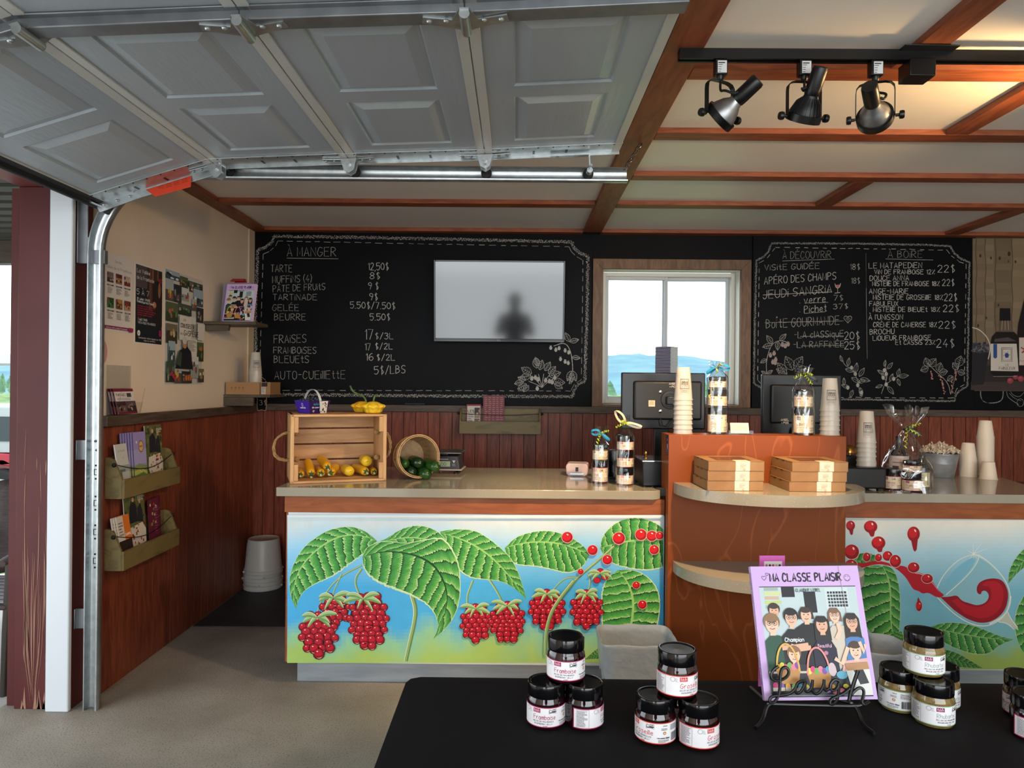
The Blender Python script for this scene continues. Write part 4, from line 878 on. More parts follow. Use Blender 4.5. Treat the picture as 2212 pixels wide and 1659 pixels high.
def drawL(cv):
    sky(cv, 620.5, 1433.5, 1112.5, 1432, ('#c6d2d4', '#8ac6e6', '#4aaade', '#8fc49a', '#a3c266'))
    for p, w in (([(655, 655), (480, 740), (350, 900), (305, 1040)], 4), ([(500, 720), (440, 850), (430, 900)], 3.4), ([(655, 680), (600, 760), (620, 850), (662, 915)], 5), ([(1045, 890), (1080, 1000), (1060, 1130), (1030, 1260), (1000, 1400)], 10)): stem(cv, Z(a7, p), w)
    for p, w in (([(80, 770), (28, 900), (45, 1000)], 4.5), ([(210, 770), (270, 860), (312, 950)], 5), ([(895, 745), (790, 750), (700, 850)], 4), ([(980, 720), (998, 790), (975, 855)], 4)): stem(cv, Z(a8, p), w)
    mural_leaf(cv, Z(a8, [(325, 520), (400, 440), (500, 400), (640, 378), (760, 400), (870, 450), (950, 510), (985, 575)]), Z(a8, [(325, 520), (450, 480), (600, 465), (760, 480), (880, 520), (985, 575)]), Z(a8, [(325, 520), (350, 600), (420, 655), (560, 660), (700, 690), (820, 722), (930, 680), (985, 575)]), 12, 1.1, 4)
    mural_leaf(cv, [(951, 1148), (985, 1142), (1028, 1145), (1055, 1162), (1083, 1184), (1105, 1206), (1119, 1234), (1130, 1267), (1137, 1294)], [(951, 1150), (1000, 1165), (1040, 1185), (1075, 1215), (1105, 1250), (1137, 1294)], [(951, 1150), (960, 1200), (994, 1236), (1020, 1250), (1047, 1252), (1083, 1255), (1111, 1270), (1137, 1294)], 12, 1.5, 3)
    mural_leaf(cv, Z(a7, [(775, 465), (700, 395), (600, 352), (500, 352), (400, 375), (300, 430), (200, 510), (130, 620), (90, 740), (90, 850), (115, 940), (145, 992)]), Z(a7, [(775, 465), (690, 430), (600, 412), (500, 420), (400, 460), (300, 530), (220, 610), (160, 700), (128, 800), (122, 900), (145, 992)]), Z(a7, [(775, 465), (700, 540), (650, 580), (560, 645), (470, 715), (400, 755), (300, 795), (220, 840), (180, 890), (155, 940), (145, 992)]), 13, 1.3, 1)
    mural_leaf(cv, Z(a7, [(760, 480), (860, 440), (940, 378), (1060, 338), (1180, 352), (1280, 410), (1350, 520), (1415, 640)]), Z(a7, [(760, 480), (900, 450), (1050, 430), (1200, 460), (1320, 540), (1415, 640)]), Z(a7, [(760, 490), (900, 560), (1050, 600), (1200, 620), (1320, 640), (1415, 645)]), 11, 1.4, 2)
    mural_leaf(cv, Z(a7, [(660, 590), (680, 520), (760, 475), (860, 460), (1000, 485), (1150, 450), (1290, 430), (1360, 520), (1415, 640), (1426, 800), (1420, 920), (1390, 1030), (1320, 1140), (1210, 1230)]), Z(a7, [(660, 590), (800, 545), (950, 545), (1100, 580), (1220, 650), (1290, 760), (1325, 880), (1312, 1000), (1270, 1120), (1210, 1230)]), Z(a7, [(660, 590), (662, 670), (720, 755), (840, 820), (960, 860), (1060, 900), (1160, 955), (1225, 1030), (1250, 1110), (1240, 1180), (1210, 1230)]), 13, 1.9, 6, NU=120, NV=34)
    mural_leaf(cv, Z(a8, [(1070, 520), (1085, 420), (1180, 320), (1300, 276), (1420, 285), (1520, 330), (1560, 370)]), Z(a8, [(1070, 520), (1200, 480), (1350, 455), (1560, 450)]), Z(a8, [(1070, 520), (1110, 610), (1200, 655), (1300, 682), (1440, 698), (1560, 672)]), 8, .5, 7, .95)
    mural_leaf(cv, Z(a8, [(1210, 690), (1120, 750), (1080, 850), (1074, 950), (1078, 1050), (1085, 1180)]), Z(a8, [(1210, 690), (1290, 790), (1325, 900), (1330, 1000), (1300, 1180)]), Z(a8, [(1210, 690), (1330, 685), (1440, 735), (1520, 830), (1542, 950), (1530, 1060), (1500, 1180)]), 8, .9, 8)
    mural_leaf(cv, Z(a8, [(1120, 1270), (1060, 1290), (1020, 1320), (950, 1387)]), Z(a8, [(1120, 1330), (1050, 1345), (1000, 1365), (950, 1387)]), Z(a8, [(1120, 1390), (1060, 1385), (1000, 1385), (950, 1387)]), 8, .9, 9, .7, 40, 12)
    stem(cv, Z(a8, [(1185, 500), (1050, 620), (870, 770), (740, 930), (690, 1020)]), 6)
    for z, x, y, rx, ry, rr, sd in ((a7, 450, 1000, 108, 112, 30, 1), (a7, 705, 1090, 148, 212, 32, 2), (a7, 315, 1195, 135, 165, 34, 3), (a8, 100, 1108, 112, 138, 27, 4), (a8, 345, 1095, 130, 146, 27, 5), (a8, 655, 1000, 134, 142, 27, 6), (a8, 965, 1000, 116, 144, 27, 7)):
        u, v = z(x, y); mural_berry(cv, u, v, rx/3.607, ry/3.607, rr/3.607, sd); top = (u+(-4 if sd in (2,) else 0), v-ry/3.607*.86)
        if sd == 2: top = a7(665, 915)
        if sd == 3: top = a7(308, 1060)
        if sd == 1: top = a7(432, 905)
        sepals(cv, *top, (36 if sd < 4 else 30), sd)
    for x, y in ((1045, 770), (1105, 745), (1070, 700), (1120, 710)): cv.ell(*a8(x, y), 8, 7, RD[0], n=12); cv.ell(*a8(x, y), 7, 6, RD[2], n=12)
    sepals(cv, *a8(1070, 715), 24, 20)
    stem(cv, Z(a8, [(870, 770), (740, 930), (680, 1040), (648, 1180), (645, 1350)]), 8.5)
    for x, y, r in ((813, 435, 41), (1010, 535, 38), (1125, 610, 37), (917, 703, 22), (1215, 443, 46), (1387, 415, 43), (1472, 425, 40), (1532, 422, 30), (1490, 532, 36), (1350, 808, 28), (1398, 960, 33)):
        u, v = a8(x, y); r /= 3.607; cv.ell(u, v, r*1.13, r*1.1, hexc('#e3a79a'), n=18); cv.ell(u, v, r*1.02, r, RD[1], n=18); cv.ell(u-r*.1, v-r*.12, r*.8, r*.78, hexc('#c81a20'), n=16); cv.ell(u+r*.05, v-r*.5, r*.2, r*.12, RD[4], rot=.5, n=8)
    cv.rect(620.5, 1112.5, 1433.5, 1118, hexc('#c6d6da'))
mural(cL, 'L', None, drawL, 'painted mural of raspberries and leaves', cL.location.x, at(1433.5, 1270, 3.44).x)
a9 = zoomer(1800, 1080, 4.148)
def drawR(cv):
    sky(cv, 1826, 2420, 1114, 1446, ('#ddd9cc', '#a9c9d2', '#74aebf', '#7fb0a0', '#93ab55'))
    WG = hexc('#cfd3c0')
    mural_leaf(cv, Z(a9, [(110, 560), (230, 465), (380, 480), (420, 560)]), Z(a9, [(110, 575), (250, 530), (420, 560)]), Z(a9, [(110, 590), (250, 600), (420, 575)]), 6, .6, 11, .75, 50, 14)
    mural_leaf(cv, Z(a9, [(400, 585), (300, 588), (215, 640), (205, 800), (250, 950), (280, 1150), (400, 1250), (550, 1310)]), Z(a9, [(440, 590), (500, 700), (520, 850), (515, 1000), (525, 1150), (550, 1310)]), Z(a9, [(470, 585), (550, 620), (592, 760), (602, 900), (602, 1050), (592, 1180), (550, 1310)]), 9, 1.1, 12, .8)
    mural_leaf(cv, Z(a9, [(620, 1180), (640, 1250), (600, 1340), (560, 1380)]), Z(a9, [(540, 1180), (560, 1280), (560, 1380)]), Z(a9, [(450, 1180), (420, 1260), (500, 1340), (560, 1380)]), 6, .9, 13, .7, 50, 14)
    mural_leaf(cv, Z(a9, [(980, 1330), (1100, 1360), (1200, 1420), (1335, 1505)]), Z(a9, [(980, 1400), (1100, 1430), (1335, 1505)]), Z(a9, [(980, 1490), (1150, 1505), (1335, 1508)]), 8, .9, 14, .62, 60, 14)
    mural_leaf(cv, Z(a9, [(870, 1140), (950, 1105), (1100, 1093), (1250, 1120), (1400, 1180), (1500, 1225), (1612, 1250)]), Z(a9, [(870, 1140), (1000, 1170), (1200, 1210), (1400, 1240), (1612, 1250)]), Z(a9, [(870, 1140), (940, 1250), (1080, 1330), (1260, 1388), (1400, 1385), (1480, 1305), (1612, 1252)]), 11, 1.1, 15, .78)
    mural_leaf(cv, Z(a9, [(1990, 250), (1720, 420), (1620, 530), (1570, 650), (1570, 745)]), Z(a9, [(1990, 330), (1750, 500), (1630, 630), (1570, 745)]), Z(a9, [(1990, 500), (1760, 580), (1660, 640), (1570, 748)]), 10, .9, 16, .8)
    mural_leaf(cv, Z(a9, [(2000, 640), (1760, 780), (1650, 940), (1616, 1100), (1650, 1290), (1740, 1420)]), Z(a9, [(2050, 760), (1850, 900), (1760, 1080), (1740, 1250), (1745, 1420)]), Z(a9, [(2150, 900), (1950, 1050), (1850, 1200), (1780, 1340), (1748, 1420)]), 10, .9, 17, .8)
    W1 = hexc('#8f1220'); W2 = hexc('#b01828')
    # glass
    bowl = [(1300, 490), (1420, 575), (1545, 715), (1592, 850), (1562, 1000), (1480, 1090), (1360, 1137), (1230, 1112), (1100, 1035), (1000, 945), (932, 872)]
    rimc = [(930, 790), (970, 700), (1040, 610), (1130, 530), (1240, 488), (1300, 490), (1305, 530), (1260, 610), (1180, 700), (1080, 790), (1010, 850)]
    cv.poly(Z(a9, [(1480, 1090), (1562, 1000), (1600, 1070), (1650, 1130), (1660, 1170), (1560, 1110)]), hexc('#b9c0ad'))
    cv.poly(Z(a9, chaikin([(1310, 520), (1420, 590), (1530, 720), (1575, 850), (1545, 1000), (1470, 1075), (1360, 1120), (1230, 1095), (1100, 1015), (1000, 925), (945, 868), (1010, 850), (1080, 790), (1180, 700), (1260, 610)], 1)), hexc('#86b4bd'))
    cv.poly(Z(a9, chaikin([(990, 780), (1030, 690), (1120, 590), (1230, 520), (1285, 515), (1250, 600), (1160, 700), (1060, 780)], 2)), hexc('#79b2c4'))
    cv.poly(Z(a9, chaikin([(960, 870), (1040, 868), (1110, 850), (1150, 905), (1220, 925), (1290, 948), (1370, 920), (1400, 860), (1370, 812), (1330, 815), (1325, 848), (1290, 840), (1282, 780), (1320, 725), (1420, 698), (1510, 712), (1555, 780), (1572, 860), (1545, 985), (1455, 1075), (1335, 1110), (1200, 1070), (1080, 985)], 2)), W1)
    cv.poly(Z(a9, chaikin([(1060, 900), (1120, 880), (1160, 930), (1280, 970), (1390, 930), (1425, 850), (1400, 770), (1330, 770), (1350, 735), (1450, 720), (1520, 770), (1530, 880), (1480, 1010), (1340, 1075), (1180, 1020)], 2)), W2)
    for p, w in ((bowl, 2.2), (rimc, 1.8), ([(930, 790), (932, 872)], 1.5), ([(1562, 1000), (1600, 1080), (1650, 1140)], 1.8), ([(1480, 1092), (1560, 1105), (1620, 1160)], 1.8), ([(1590, 860), (1580, 960), (1520, 1050), (1400, 1110)], 3.2)):
        cv.stroke(chaikin(Z(a9, p), 2), w, hexc('#dcdccb')); cv.up()
    for a, l in ((.45, 150), (-.9, 130), (-1.6, 110), (2.2, 60), (-2.6, 70), (1.5, 60), (.9, 60), (-.35, 160)):
        u, v = a9(1255, 482); l /= 4.148; cv.stroke([(u, v), (u+l*cos(a)*.6, v+l*sin(a)*.6), (u+l*cos(a), v+l*sin(a))], 1.3, hexc('#e8e6d6'), taper=.9); cv.up()
    cv.poly(Z(a9, chaikin([(200, 560), (280, 568), (370, 540), (470, 555), (560, 590), (640, 588), (720, 650), (800, 655), (880, 715), (950, 820), (1000, 852), (960, 875), (920, 870), (850, 828), (800, 842), (765, 815), (720, 805), (690, 760), (650, 690), (560, 610), (470, 580), (370, 575), (260, 610), (205, 618)], 2)), W2)
    cv.stroke(Z(a9, chaikin([(640, 590), (730, 660), (800, 662), (880, 730), (950, 825)], 2)), 1.1, hexc('#e8c8bc'), taper=-1); cv.up()
    def drop(x, y, rx, ry, tail=0):
        u, v = a9(x, y); rx /= 4.148; ry /= 4.148
        cv.ell(u, v, rx*1.08, ry*1.08, hexc('#dcc4b4'), n=20); 
        if tail: cv.poly([(u-rx*.5, v+ry*.5), (u+rx*.75, v+ry*.2), (u+rx*.5, v+ry+tail), (u+rx*.2, v+ry+tail*1.25), (u-rx*.05, v+ry+tail)], W1)
        cv.ell(u, v, rx, ry, W1, n=20); cv.ell(u-rx*.12, v-ry*.15, rx*.72, ry*.7, hexc('#c01c22'), n=16); cv.ell(u+rx*.25, v-ry*.45, rx*.12, ry*.22, hexc('#f0cfc0'), rot=-.5, n=8)
    for d in ((155, 230, 40, 44, 8), (335, 240, 60, 55, 7), (720, 305, 56, 66, 18), (405, 385, 62, 58, 5), (165, 465, 66, 66), (160, 580, 54, 46), (300, 512, 35, 40), (405, 517, 31, 34), (487, 502, 44, 44), (557, 548, 50, 56), (720, 605, 52, 46), (842, 705, 50, 42), (768, 950, 28, 48)): drop(*d)
    cv.poly(Z(a9, [(762, 870), (785, 920), (750, 925)]), W1)
    cv.rect(1826, 1114, 2420, 1124, hexc('#b4b8b8'))
mural(cR, 'R', None, drawR, 'painted mural of a tipped wine glass and leaves', 1.553, 3.08)

# ------------------------------------------------------------------ wood tower with two curved shelves
TX0, TX1, TY = at(1444, 1000, 3.35).x, at(1828, 1000, 3.35).x, 3.35
ZTOP = at(1640, 941, 3.35).z
tw = thing('display_tower', 'tall stained maple counter divider with two curved stone shelves', 'display stand', ((TX0+TX1)/2, TY, 0)); hwd = (TX1-TX0)/2
MB().box((-hwd, 0, 0), (hwd, .058, ZTOP)).build('panel', M['maple'], tw, bevel=.002)
mb = MB(); mb.box((-hwd+.002, .058, .975), (hwd-.002, .17, ZTOP)); mb.build('top_ledge', M['maple'], tw, bevel=.002)
def dshelf(z, nm):
    a, b = .425, .385; cx_ = at(1455, 1050, 3.35).x+a-((TX0+TX1)/2); poly = [(cx_+a*cos(t), -b*abs(sin(t))**.86) for t in [-pi*i/40 for i in range(41)]]
    mb = MB(); mb.prism([(x, y) for x, y in poly], (0, 0, .05), (0, 0, z-.05), (1, 0, 0), (0, 1, 0)); o = fixn(mb.build('shelf', M['quartz'], tw, smooth=30)); return o
dshelf(1.02, 'u'); dshelf(.65, 'l')
cv = Canvas(lambda u, v, d: Vector((-hwd-.0006-d, u, v)), sy=1, step=.0002); cv.rect(.005, ZTOP-.1, .055, ZTOP-.003, hexc('#251d38')); cv.rect(.012, ZTOP-.03, .03, ZTOP-.02, hexc('#7a6a9a')); cv.rect(.015, ZTOP-.07, .03, ZTOP-.045, hexc('#b8a8c8')); cv.lines(.01, ZTOP-.075, .045, 3, .008, hexc('#8a7a9a')); tag(cv.mb.build('sticker', M['print'], tw, smooth=0), 'dark purple sticker on the narrow side')
# ------------------------------------------------------------------ papers, books, shelves on the left wall
def flatcv(y, step=.0001): return Canvas(lambda u, v, d: Vector((u, -y-d, v)), sy=1, step=step)
def sheet(name, label, cat, w, h, draw, loc, rz=0, lean=0, t=.0006, group=None, side=(.92, .92, .9), mt='print'):
    o = thing(name, label, cat, loc, rot=(-lean, 0, rz), group=group)
    MB().box((-w/2, 0, 0), (w/2, t, h), side).build('sheet' if t < .001 else 'pages', M['print'], o, smooth=0)
    cv = flatcv(.0003); cv.W = w; cv.H = h; draw(cv, w, h)
    cv.mb.build('print' if t < .001 else 'cover', M[mt], o, smooth=0); return o
H = hexc
def bg(cv, w, h, c): cv.rect(-w/2, 0, w/2, h, H(c) if isinstance(c, str) else c)
def R_(cv, w, h, a, b, c, d, col): cv.rect(-w/2+a*w, h*(1-b), -w/2+c*w, h*(1-d), H(col))       # fractions from the top left
def T_(cv, w, h, t, a, b, sz, col, width=None, lw=None, al=0): cv.text(t, -w/2+a*w, h*(1-b), sz*h, H(col), width=width*w if width else None, w=lw*h if lw else None, align=al)
def photo_rect(cv, w, h, a, b, c, d, cols, seed):      # a small printed photograph: ground, sky and a few shapes
    r = random.Random(seed); R_(cv, w, h, a, b, c, d, cols[0])
    R_(cv, w, h, a, b+(d-b)*r.uniform(.35, .6), c, d, cols[1])
    for k in range(5):
        x = r.uniform(a+.12*(c-a), c-.12*(c-a)); y = r.uniform(b+.3*(d-b), d-.18*(d-b)); rx = (c-a)*r.uniform(.06, .14); ry = (d-b)*r.uniform(.08, .18)
        rx = min(rx, x-a, c-x); ry = min(ry, y-b, d-y)
        cv.ell(-w/2+x*w, h*(1-y), max(rx, .004)*w, max(ry, .004)*h, H(cols[2+k % (len(cols)-2)]), n=10)
LW = R(90)
def poster1(cv, w, h):
    bg(cv, w, h, '#cfc9c6'); T_(cv, w, h, "Cet été...", .5, .1, .03, '#222222', al=.5)
    T_(cv, w, h, "Vallée de la Framboise", .06, .19, .035, '#2a2a2a', width=.9, lw=.003)
    for r_ in range(2):
        for c_ in range(3):
            a, b = .1+.29*c_, .24+.33*r_; photo_rect(cv, w, h, a, b, a+.22, b+.13, [('#6a6a66', '#3a342e', '#a89a88', '#8d3a30'), ('#4a3024', '#8f6a4a', '#2a201c', '#b08a5a'), ('#b0a090', '#7a2a2a', '#d0b8a0', '#4a3a30')][c_] if r_ == 0 else [('#2a4a24', '#3f6a34', '#1c3018', '#5f8a44'), ('#a07840', '#6a4a24', '#c09a5a', '#3a2a18'), ('#6a3a2a', '#a88a70', '#8f2f28', '#3a201a')][c_], r_*3+c_)
            cv.ell(-w/2+(a+.02)*w, h*(1-b-.03), .03*w, .02*h, H('#8a2a44'), n=10)
            T_(cv, w, h, "TOUS LES JOURS", a, b+.175, .016, '#2a2a2a', width=.22, lw=.004)
            cv.lines(-w/2+(a+.02)*w, h*(1-b-.2), -w/2+(a+.2)*w, 6, .014*h, H('#77726e'), seed=r_*7+c_)
    R_(cv, w, h, .0, .93, 1, .97, '#7a2450'); R_(cv, w, h, .83, .925, .98, .985, '#8a2a58'); T_(cv, w, h, "Suivez notre page Facebook", .05, .962, .018, '#d8b8c8', width=.72, lw=.004)
def poster2(cv, w, h):
    bg(cv, w, h, '#cfccc8'); R_(cv, w, h, .03, .02, .97, .985, '#141a22'); R_(cv, w, h, .03, .02, .5, .3, '#4a4044'); R_(cv, w, h, .42, .02, .97, .62, '#33221c')
    for i, c in enumerate(('#5f4030', '#7a5038', '#3f2a22', '#6a4634', '#2c1c18')): R_(cv, w, h, .5+.09*i, .02, .56+.09*i, .55, c)
    cv.poly([(-w/2+x*w, h*(1-y)) for x, y in ((.6, .2), (.8, .15), (.97, .3), (.97, .75), (.75, .78), (.6, .55))], H('#1c1211'))
    cv.ell(-w/2+.9*w, h*.85, .07*w, .035*h, H('#7a1c22')); cv.ell(-w/2+.68*w, h*.52, .07*w, .04*h, H('#a8704c')); cv.ell(-w/2+.86*w, h*.72, .05*w, .1*h, H('#8a5a40'))
    for t, a, b, s, c, wd in (("La Vallée", .06, .115, .045, '#dcdcdc', .45), ("de la Framboise", .06, .2, .045, '#c8c8c8', .6), ("5 À 7", .06, .39, .065, '#d8dde0', .42), ("10 juillet 17h00", .06, .455, .028, '#c8ccd0', .45), ("Thématique les fraises", .06, .49, .028, '#c8ccd0', .6), ("7 août 17h00", .1, .71, .028, '#b8bcc0', .32), ("THÉMATIQUE FRAMBOISES", .1, .75, .026, '#a8acb0', .62)): T_(cv, w, h, t, a, b, s, c, width=wd, lw=.006)
    for k in range(6): T_(cv, w, h, "bouchées sangria et musique", .08, .535+.028*k, .017, '#a03040', width=(.62, .55, .64, .58, .5, .12)[k], lw=.004)
    cv.ell(-w/2+.13*w, h*.13, .05*w, .035*h, H('#d8d4cc')); R_(cv, w, h, .84, .8, .96, .88, '#7a2450'); T_(cv, w, h, "b", .11, .885, .03, '#222222', lw=.005)
    T_(cv, w, h, "Contactez notre équipe au 418", .12, .935, .02, '#b8bcc0', width=.8, lw=.004); T_(cv, w, h, "réservez vos billets", .3, .965, .018, '#a8acb0', width=.4, lw=.004)
def poster3(cv, w, h):
    bg(cv, w, h, '#bdb9b2'); pal = [('#8fa3b0', '#3a4a50', '#c8d0d4', '#20282c'), ('#4a5a38', '#2c3a24', '#a0603c', '#6a7a4a'), ('#3a4a3c', '#20301f', '#5a6a50', '#8a9080'), ('#9aa4a8', '#4a4a44', '#b8a040', '#a83a30'), ('#20242a', '#34302c', '#8a8478', '#5a5048'), ('#c0c4c4', '#8f9690', '#40464a', '#a8504a'), ('#6a604a', '#3a3226', '#a08a60', '#d0c8b8')]
    cells = [(.0, .0, .36, .08), (.36, .02, .58, .12), (.58, .04, 1, .1), (0, .08, .2, .27), (.2, .11, .4, .27), (.4, .12, .6, .24), (.6, .05, .72, .14), (.72, .1, 1, .26), (.0, .28, .3, .45), (.3, .27, .66, .37), (.66, .2, .8, .31), (.8, .27, 1, .41), (.6, .37, .78, .5), (0, .47, .27, .64), (.05, .62, .22, .8), (.78, .6, 1, .78), (.0, .8, .2, .98), (.2, .83, .4, .99), (.38, .88, .66, .99), (.62, .74, .84, .94), (.84, .85, 1, .98)]
    for i, c in enumerate(cells): photo_rect(cv, w, h, *c, pal[i % 7], i+30)
    R_(cv, w, h, .3, .38, .62, .6, '#c9c6c0'); R_(cv, w, h, .8, .42, 1, .58, '#c9c6c0'); R_(cv, w, h, .52, .58, .78, .74, '#c9c6c0')
    for t, a, b, s, wd in (("LES", .4, .425, .016, .07), ("COULISSES", .33, .485, .035, .28), ("DE LA", .33, .55, .014, .07), ("GASPÉSIE", .42, .555, .045, .4)): T_(cv, w, h, t, a, b, s, '#1c1c1c', width=wd, lw=.007 if s > .02 else .003)
    cv.lines(-w/2+.52*w, h*.4, -w/2+.76*w, 8, .013*h, H('#5a5854'))
    cv.poly([(-w/2+x*w, h*(1-y)) for x, y in ((.2, .86), (.3, .7), (.38, .68), (.44, .62), (.52, .66), (.62, .7), (.66, .86))], H('#14161a'))
    cv.ell(-w/2+.44*w, h*.36, .06*w, .035*h, H('#a87c62')); cv.ell(-w/2+.44*w, h*.4, .065*w, .035*h, H('#b8b8b4')); cv.poly([(-w/2+x*w, h*(1-y)) for x, y in ((.22, .82), (.3, .7), (.37, .72), (.34, .84))], H('#3a4438'))
    for k in range(6): cv.ell(-w/2+(.1+.02*k)*w, h*(.1-.01*k), .03*w, .02*h, H(('#8a1c3a', '#b03050')[k % 2]), n=8); cv.ell(-w/2+(.46+.03*k)*w, h*(.06), .015*w, .03*h, H(('#a8502a', '#c87a3a')[k % 2]), n=8)
PW = XL+.0012
def wallsheet(nm, lab, y0, y1, z0, z1, dr): return sheet(nm, lab, 'poster', y1-y0, z1-z0, dr, (PW, (y0+y1)/2, z0), LW)
wallsheet('poster', 'white events poster with six small photos, beside the steel track', 3.345, 3.595, 1.712, 2.085, poster1)
wallsheet('poster', 'dark 5 À 7 evening poster, between the white poster and the photo collage', 3.617, 3.905, 1.668, 2.083, poster2)
wallsheet('poster', 'tall photo collage poster reading COULISSES DE LA GASPÉSIE', 3.93, 4.398, 1.457, 2.1, poster3)
o = sheet('wall_sticker', 'round pink sticker half hidden behind the steel track', 'sticker', .09, .12, lambda cv, w, h: cv.ell(0, h/2, w/2, h/2, H('#b88a8c'), n=20), (PW, 3.335, 1.55), LW)
bpy.data.objects.remove([c for c in o.children if c.name.startswith('sheet')][0])

# the pink book
SK = ['#e0b49a', '#d8a88c', '#e6bfa6']
def cover(cv, w, h, small=False):
    bg(cv, w, h, '#cba9dc'); P = lambda s, t: (-w/2+s*w, h*(1-t))
    T_(cv, w, h, "MA CLASSE PLAISIR", .17, .118, .062, '#241c2c', width=.66, lw=.0125)
    for x, y, r in ((.115, .09, .022), (.145, .062, .014)): cv.stroke([(P(x, y)[0]+r*w*.055*16*sin(t)**3/1.0*1.1/1.0*.06*16*.0+r*w*1.0*sin(t)**3, P(x, y)[1]+r*w*(.8*cos(t)-.31*cos(2*t)-.12*cos(3*t))) for t in [2*pi*i/20 for i in range(21)]], .0012, H('#4a3a52'))
    x, y = P(.885, .095); cv.stroke([(x+.028*w*cos(t), y+.028*w*sin(t)) for t in [2*pi*i/20 for i in range(21)]], .001, H('#4a3a52')); cv.stroke([(x+.016*w*cos(t), y-.003+.014*w*sin(t)) for t in [pi+pi*i/8 for i in range(9)]], .001, H('#4a3a52'))
    for q in (-.01, .01): cv.stroke([(x+q*w-.001, y+.003), (x+q*w+.001, y+.003)], .0015, H('#4a3a52'))
    R_(cv, w, h, .06, .157, .95, .975, '#b9c9cc'); R_(cv, w, h, .06, .157, .95, .163, '#2a2430')
    R_(cv, w, h, .26, .16, .38, .24, '#1c1c20'); R_(cv, w, h, .46, .2, .57, .36, '#1c1c20'); R_(cv, w, h, .66, .17, .87, .33, '#c6d2d4')
    for k, c in enumerate(('#9aa8a0', '#c8d08a', '#c8a890', '#b8c878', '#9aa8a0')): R_(cv, w, h, .1, .165+.034*k, .23+.02*(k % 2), .19+.034*k, c)
    for i in range(7):
        for j in range(5): R_(cv, w, h, .68+.026*i, .2+.025*j, .698+.026*i, .217+.025*j, '#2a2c30')
    T_(cv, w, h, "CLAUDINE LEBEL", .39, .2, .024, '#20222a', width=.23, lw=.0035)
    def body(pts, c): cv.poly([P(*p) for p in pts], H(c))
    def head(s, t, r, hair, sk=0, long=0, glasses=False, fringe=.5):
        X, Y = P(s, t); q = r*w
        if long: cv.poly([(X-q*1.15, Y+q*.5), (X-q*.6, Y+q*1.3), (X+q*.6, Y+q*1.3), (X+q*1.15, Y+q*.5), (X+q*1.25, Y-q*long), (X+q*.6, Y-q*long*.9), (X-q*.6, Y-q*long*.9), (X-q*1.25, Y-q*long)], H(hair))
        else: cv.ell(X, Y+q*.35, q*1.1, q*1.1, H(hair), n=16)
        cv.poly([(X-q*.3, Y-q*.6), (X+q*.3, Y-q*.6), (X+q*.4, Y-q*1.4), (X-q*.4, Y-q*1.4)], H(SK[sk]))
        cv.ell(X, Y, q*.86, q*1.1, H(SK[sk]), n=18)
        cv.ell(X, Y+q*.78, q*.86, q*.42*(fringe+.5), H(hair), n=14)
        for e in (-.34, .34): cv.ell(X+e*q, Y+q*.12, q*.12, q*.09, H('#2a2020'), n=8)
        cv.stroke([(X-.1*q, Y-.22*q), (X+.08*q, Y-.24*q)], q*.08, H('#b07e68'))
        cv.stroke([(X-.32*q, Y-.5*q), (X, Y-.6*q), (X+.32*q, Y-.5*q)], q*.13, H('#9a4a48')); cv.stroke([(X-.22*q, Y-.52*q), (X+.22*q, Y-.52*q)], q*.06, H('#f0e8e0'))
        if glasses:
            for e in (-.38, .38): cv.stroke([(X+(e+.3*cos(a))*q, Y+(.12+.24*sin(a))*q) for a in [2*pi*i/10 for i in range(11)]], q*.07, H('#2c2a30'))
        cv.up()
    head(.17, .345, .05, '#3a2a24', 1)
    body([(.64, .75), (.64, .5), (.68, .46), (.8, .46), (.82, .55), (.8, .8)], '#c9bdae'); head(.715, .385, .052, '#7a5a44', 2, 1.0, True)
    body([(.36, .75), (.34, .48), (.42, .44), (.53, .44), (.6, .52), (.6, .8)], '#141518'); head(.455, .38, .056, '#3a2a22', 0, .6)
    body([(.06, .85), (.06, .57), (.12, .52), (.2, .53), (.25, .6), (.24, .85)], '#1f4a36'); head(.135, .445, .068, '#8a6a4a', 2, 0, True, 1.0)
    body([(.22, .86), (.21, .54), (.28, .48), (.38, .49), (.45, .58), (.46, .86)], '#121316'); head(.315, .40, .062, '#1c1818', 0, 0, True)
    T_(cv, w, h, "Champion", .235, .575, .03, '#e8e8e8', width=.17, lw=.005)
    body([(.48, .9), (.48, .62), (.54, .55), (.64, .55), (.69, .63), (.7, .9)], '#1c1830'); head(.585, .455, .06, '#241c1a', 1, 2.2)
    T_(cv, w, h, "Beautiful", .525, .62, .025, '#d8a8c0', width=.12, lw=.004); cv.ell(*P(.59, .66), .02*w, .016*h, H('#b07090'), n=8)
    body([(.77, .8), (.78, .56), (.82, .52), (.92, .52), (.95, .56), (.95, .8)], '#4a7ab0'); head(.86, .435, .06, '#2c2220', 1, 2.3, True)
    for pts in ([(.2, .62), (.3, .615), (.44, .6)], [(.46, .62), (.36, .63), (.28, .605)]): cv.stroke([P(*p) for p in pts], .04*w, H(SK[1])); cv.up()
    cv.stroke([P(.7, .56), P(.74, .5), P(.73, .44)], .035*w, H(SK[2])); cv.up()
    body([(.18, .82), (.2, .74), (.4, .74), (.42, .82)], '#20242a'); head(.3, .675, .058, '#8a6244', 2, 0)
    body([(.7, .82), (.74, .72), (.95, .7), (.95, .82)], '#d8a8a4'); head(.855, .65, .06, '#4a3428', 2, 0)
    cv.stroke([P(.95, .6), P(.93, .66), P(.9, .58)], .03*w, H(SK[2])); cv.stroke([P(.66, .7), P(.72, .74), P(.79, .62)], .035*w, H(SK[2])); cv.up()
    R_(cv, w, h, .06, .8, .95, .96, '#20222a'); R_(cv, w, h, .06, .79, .66, .805, '#c8b8a8')
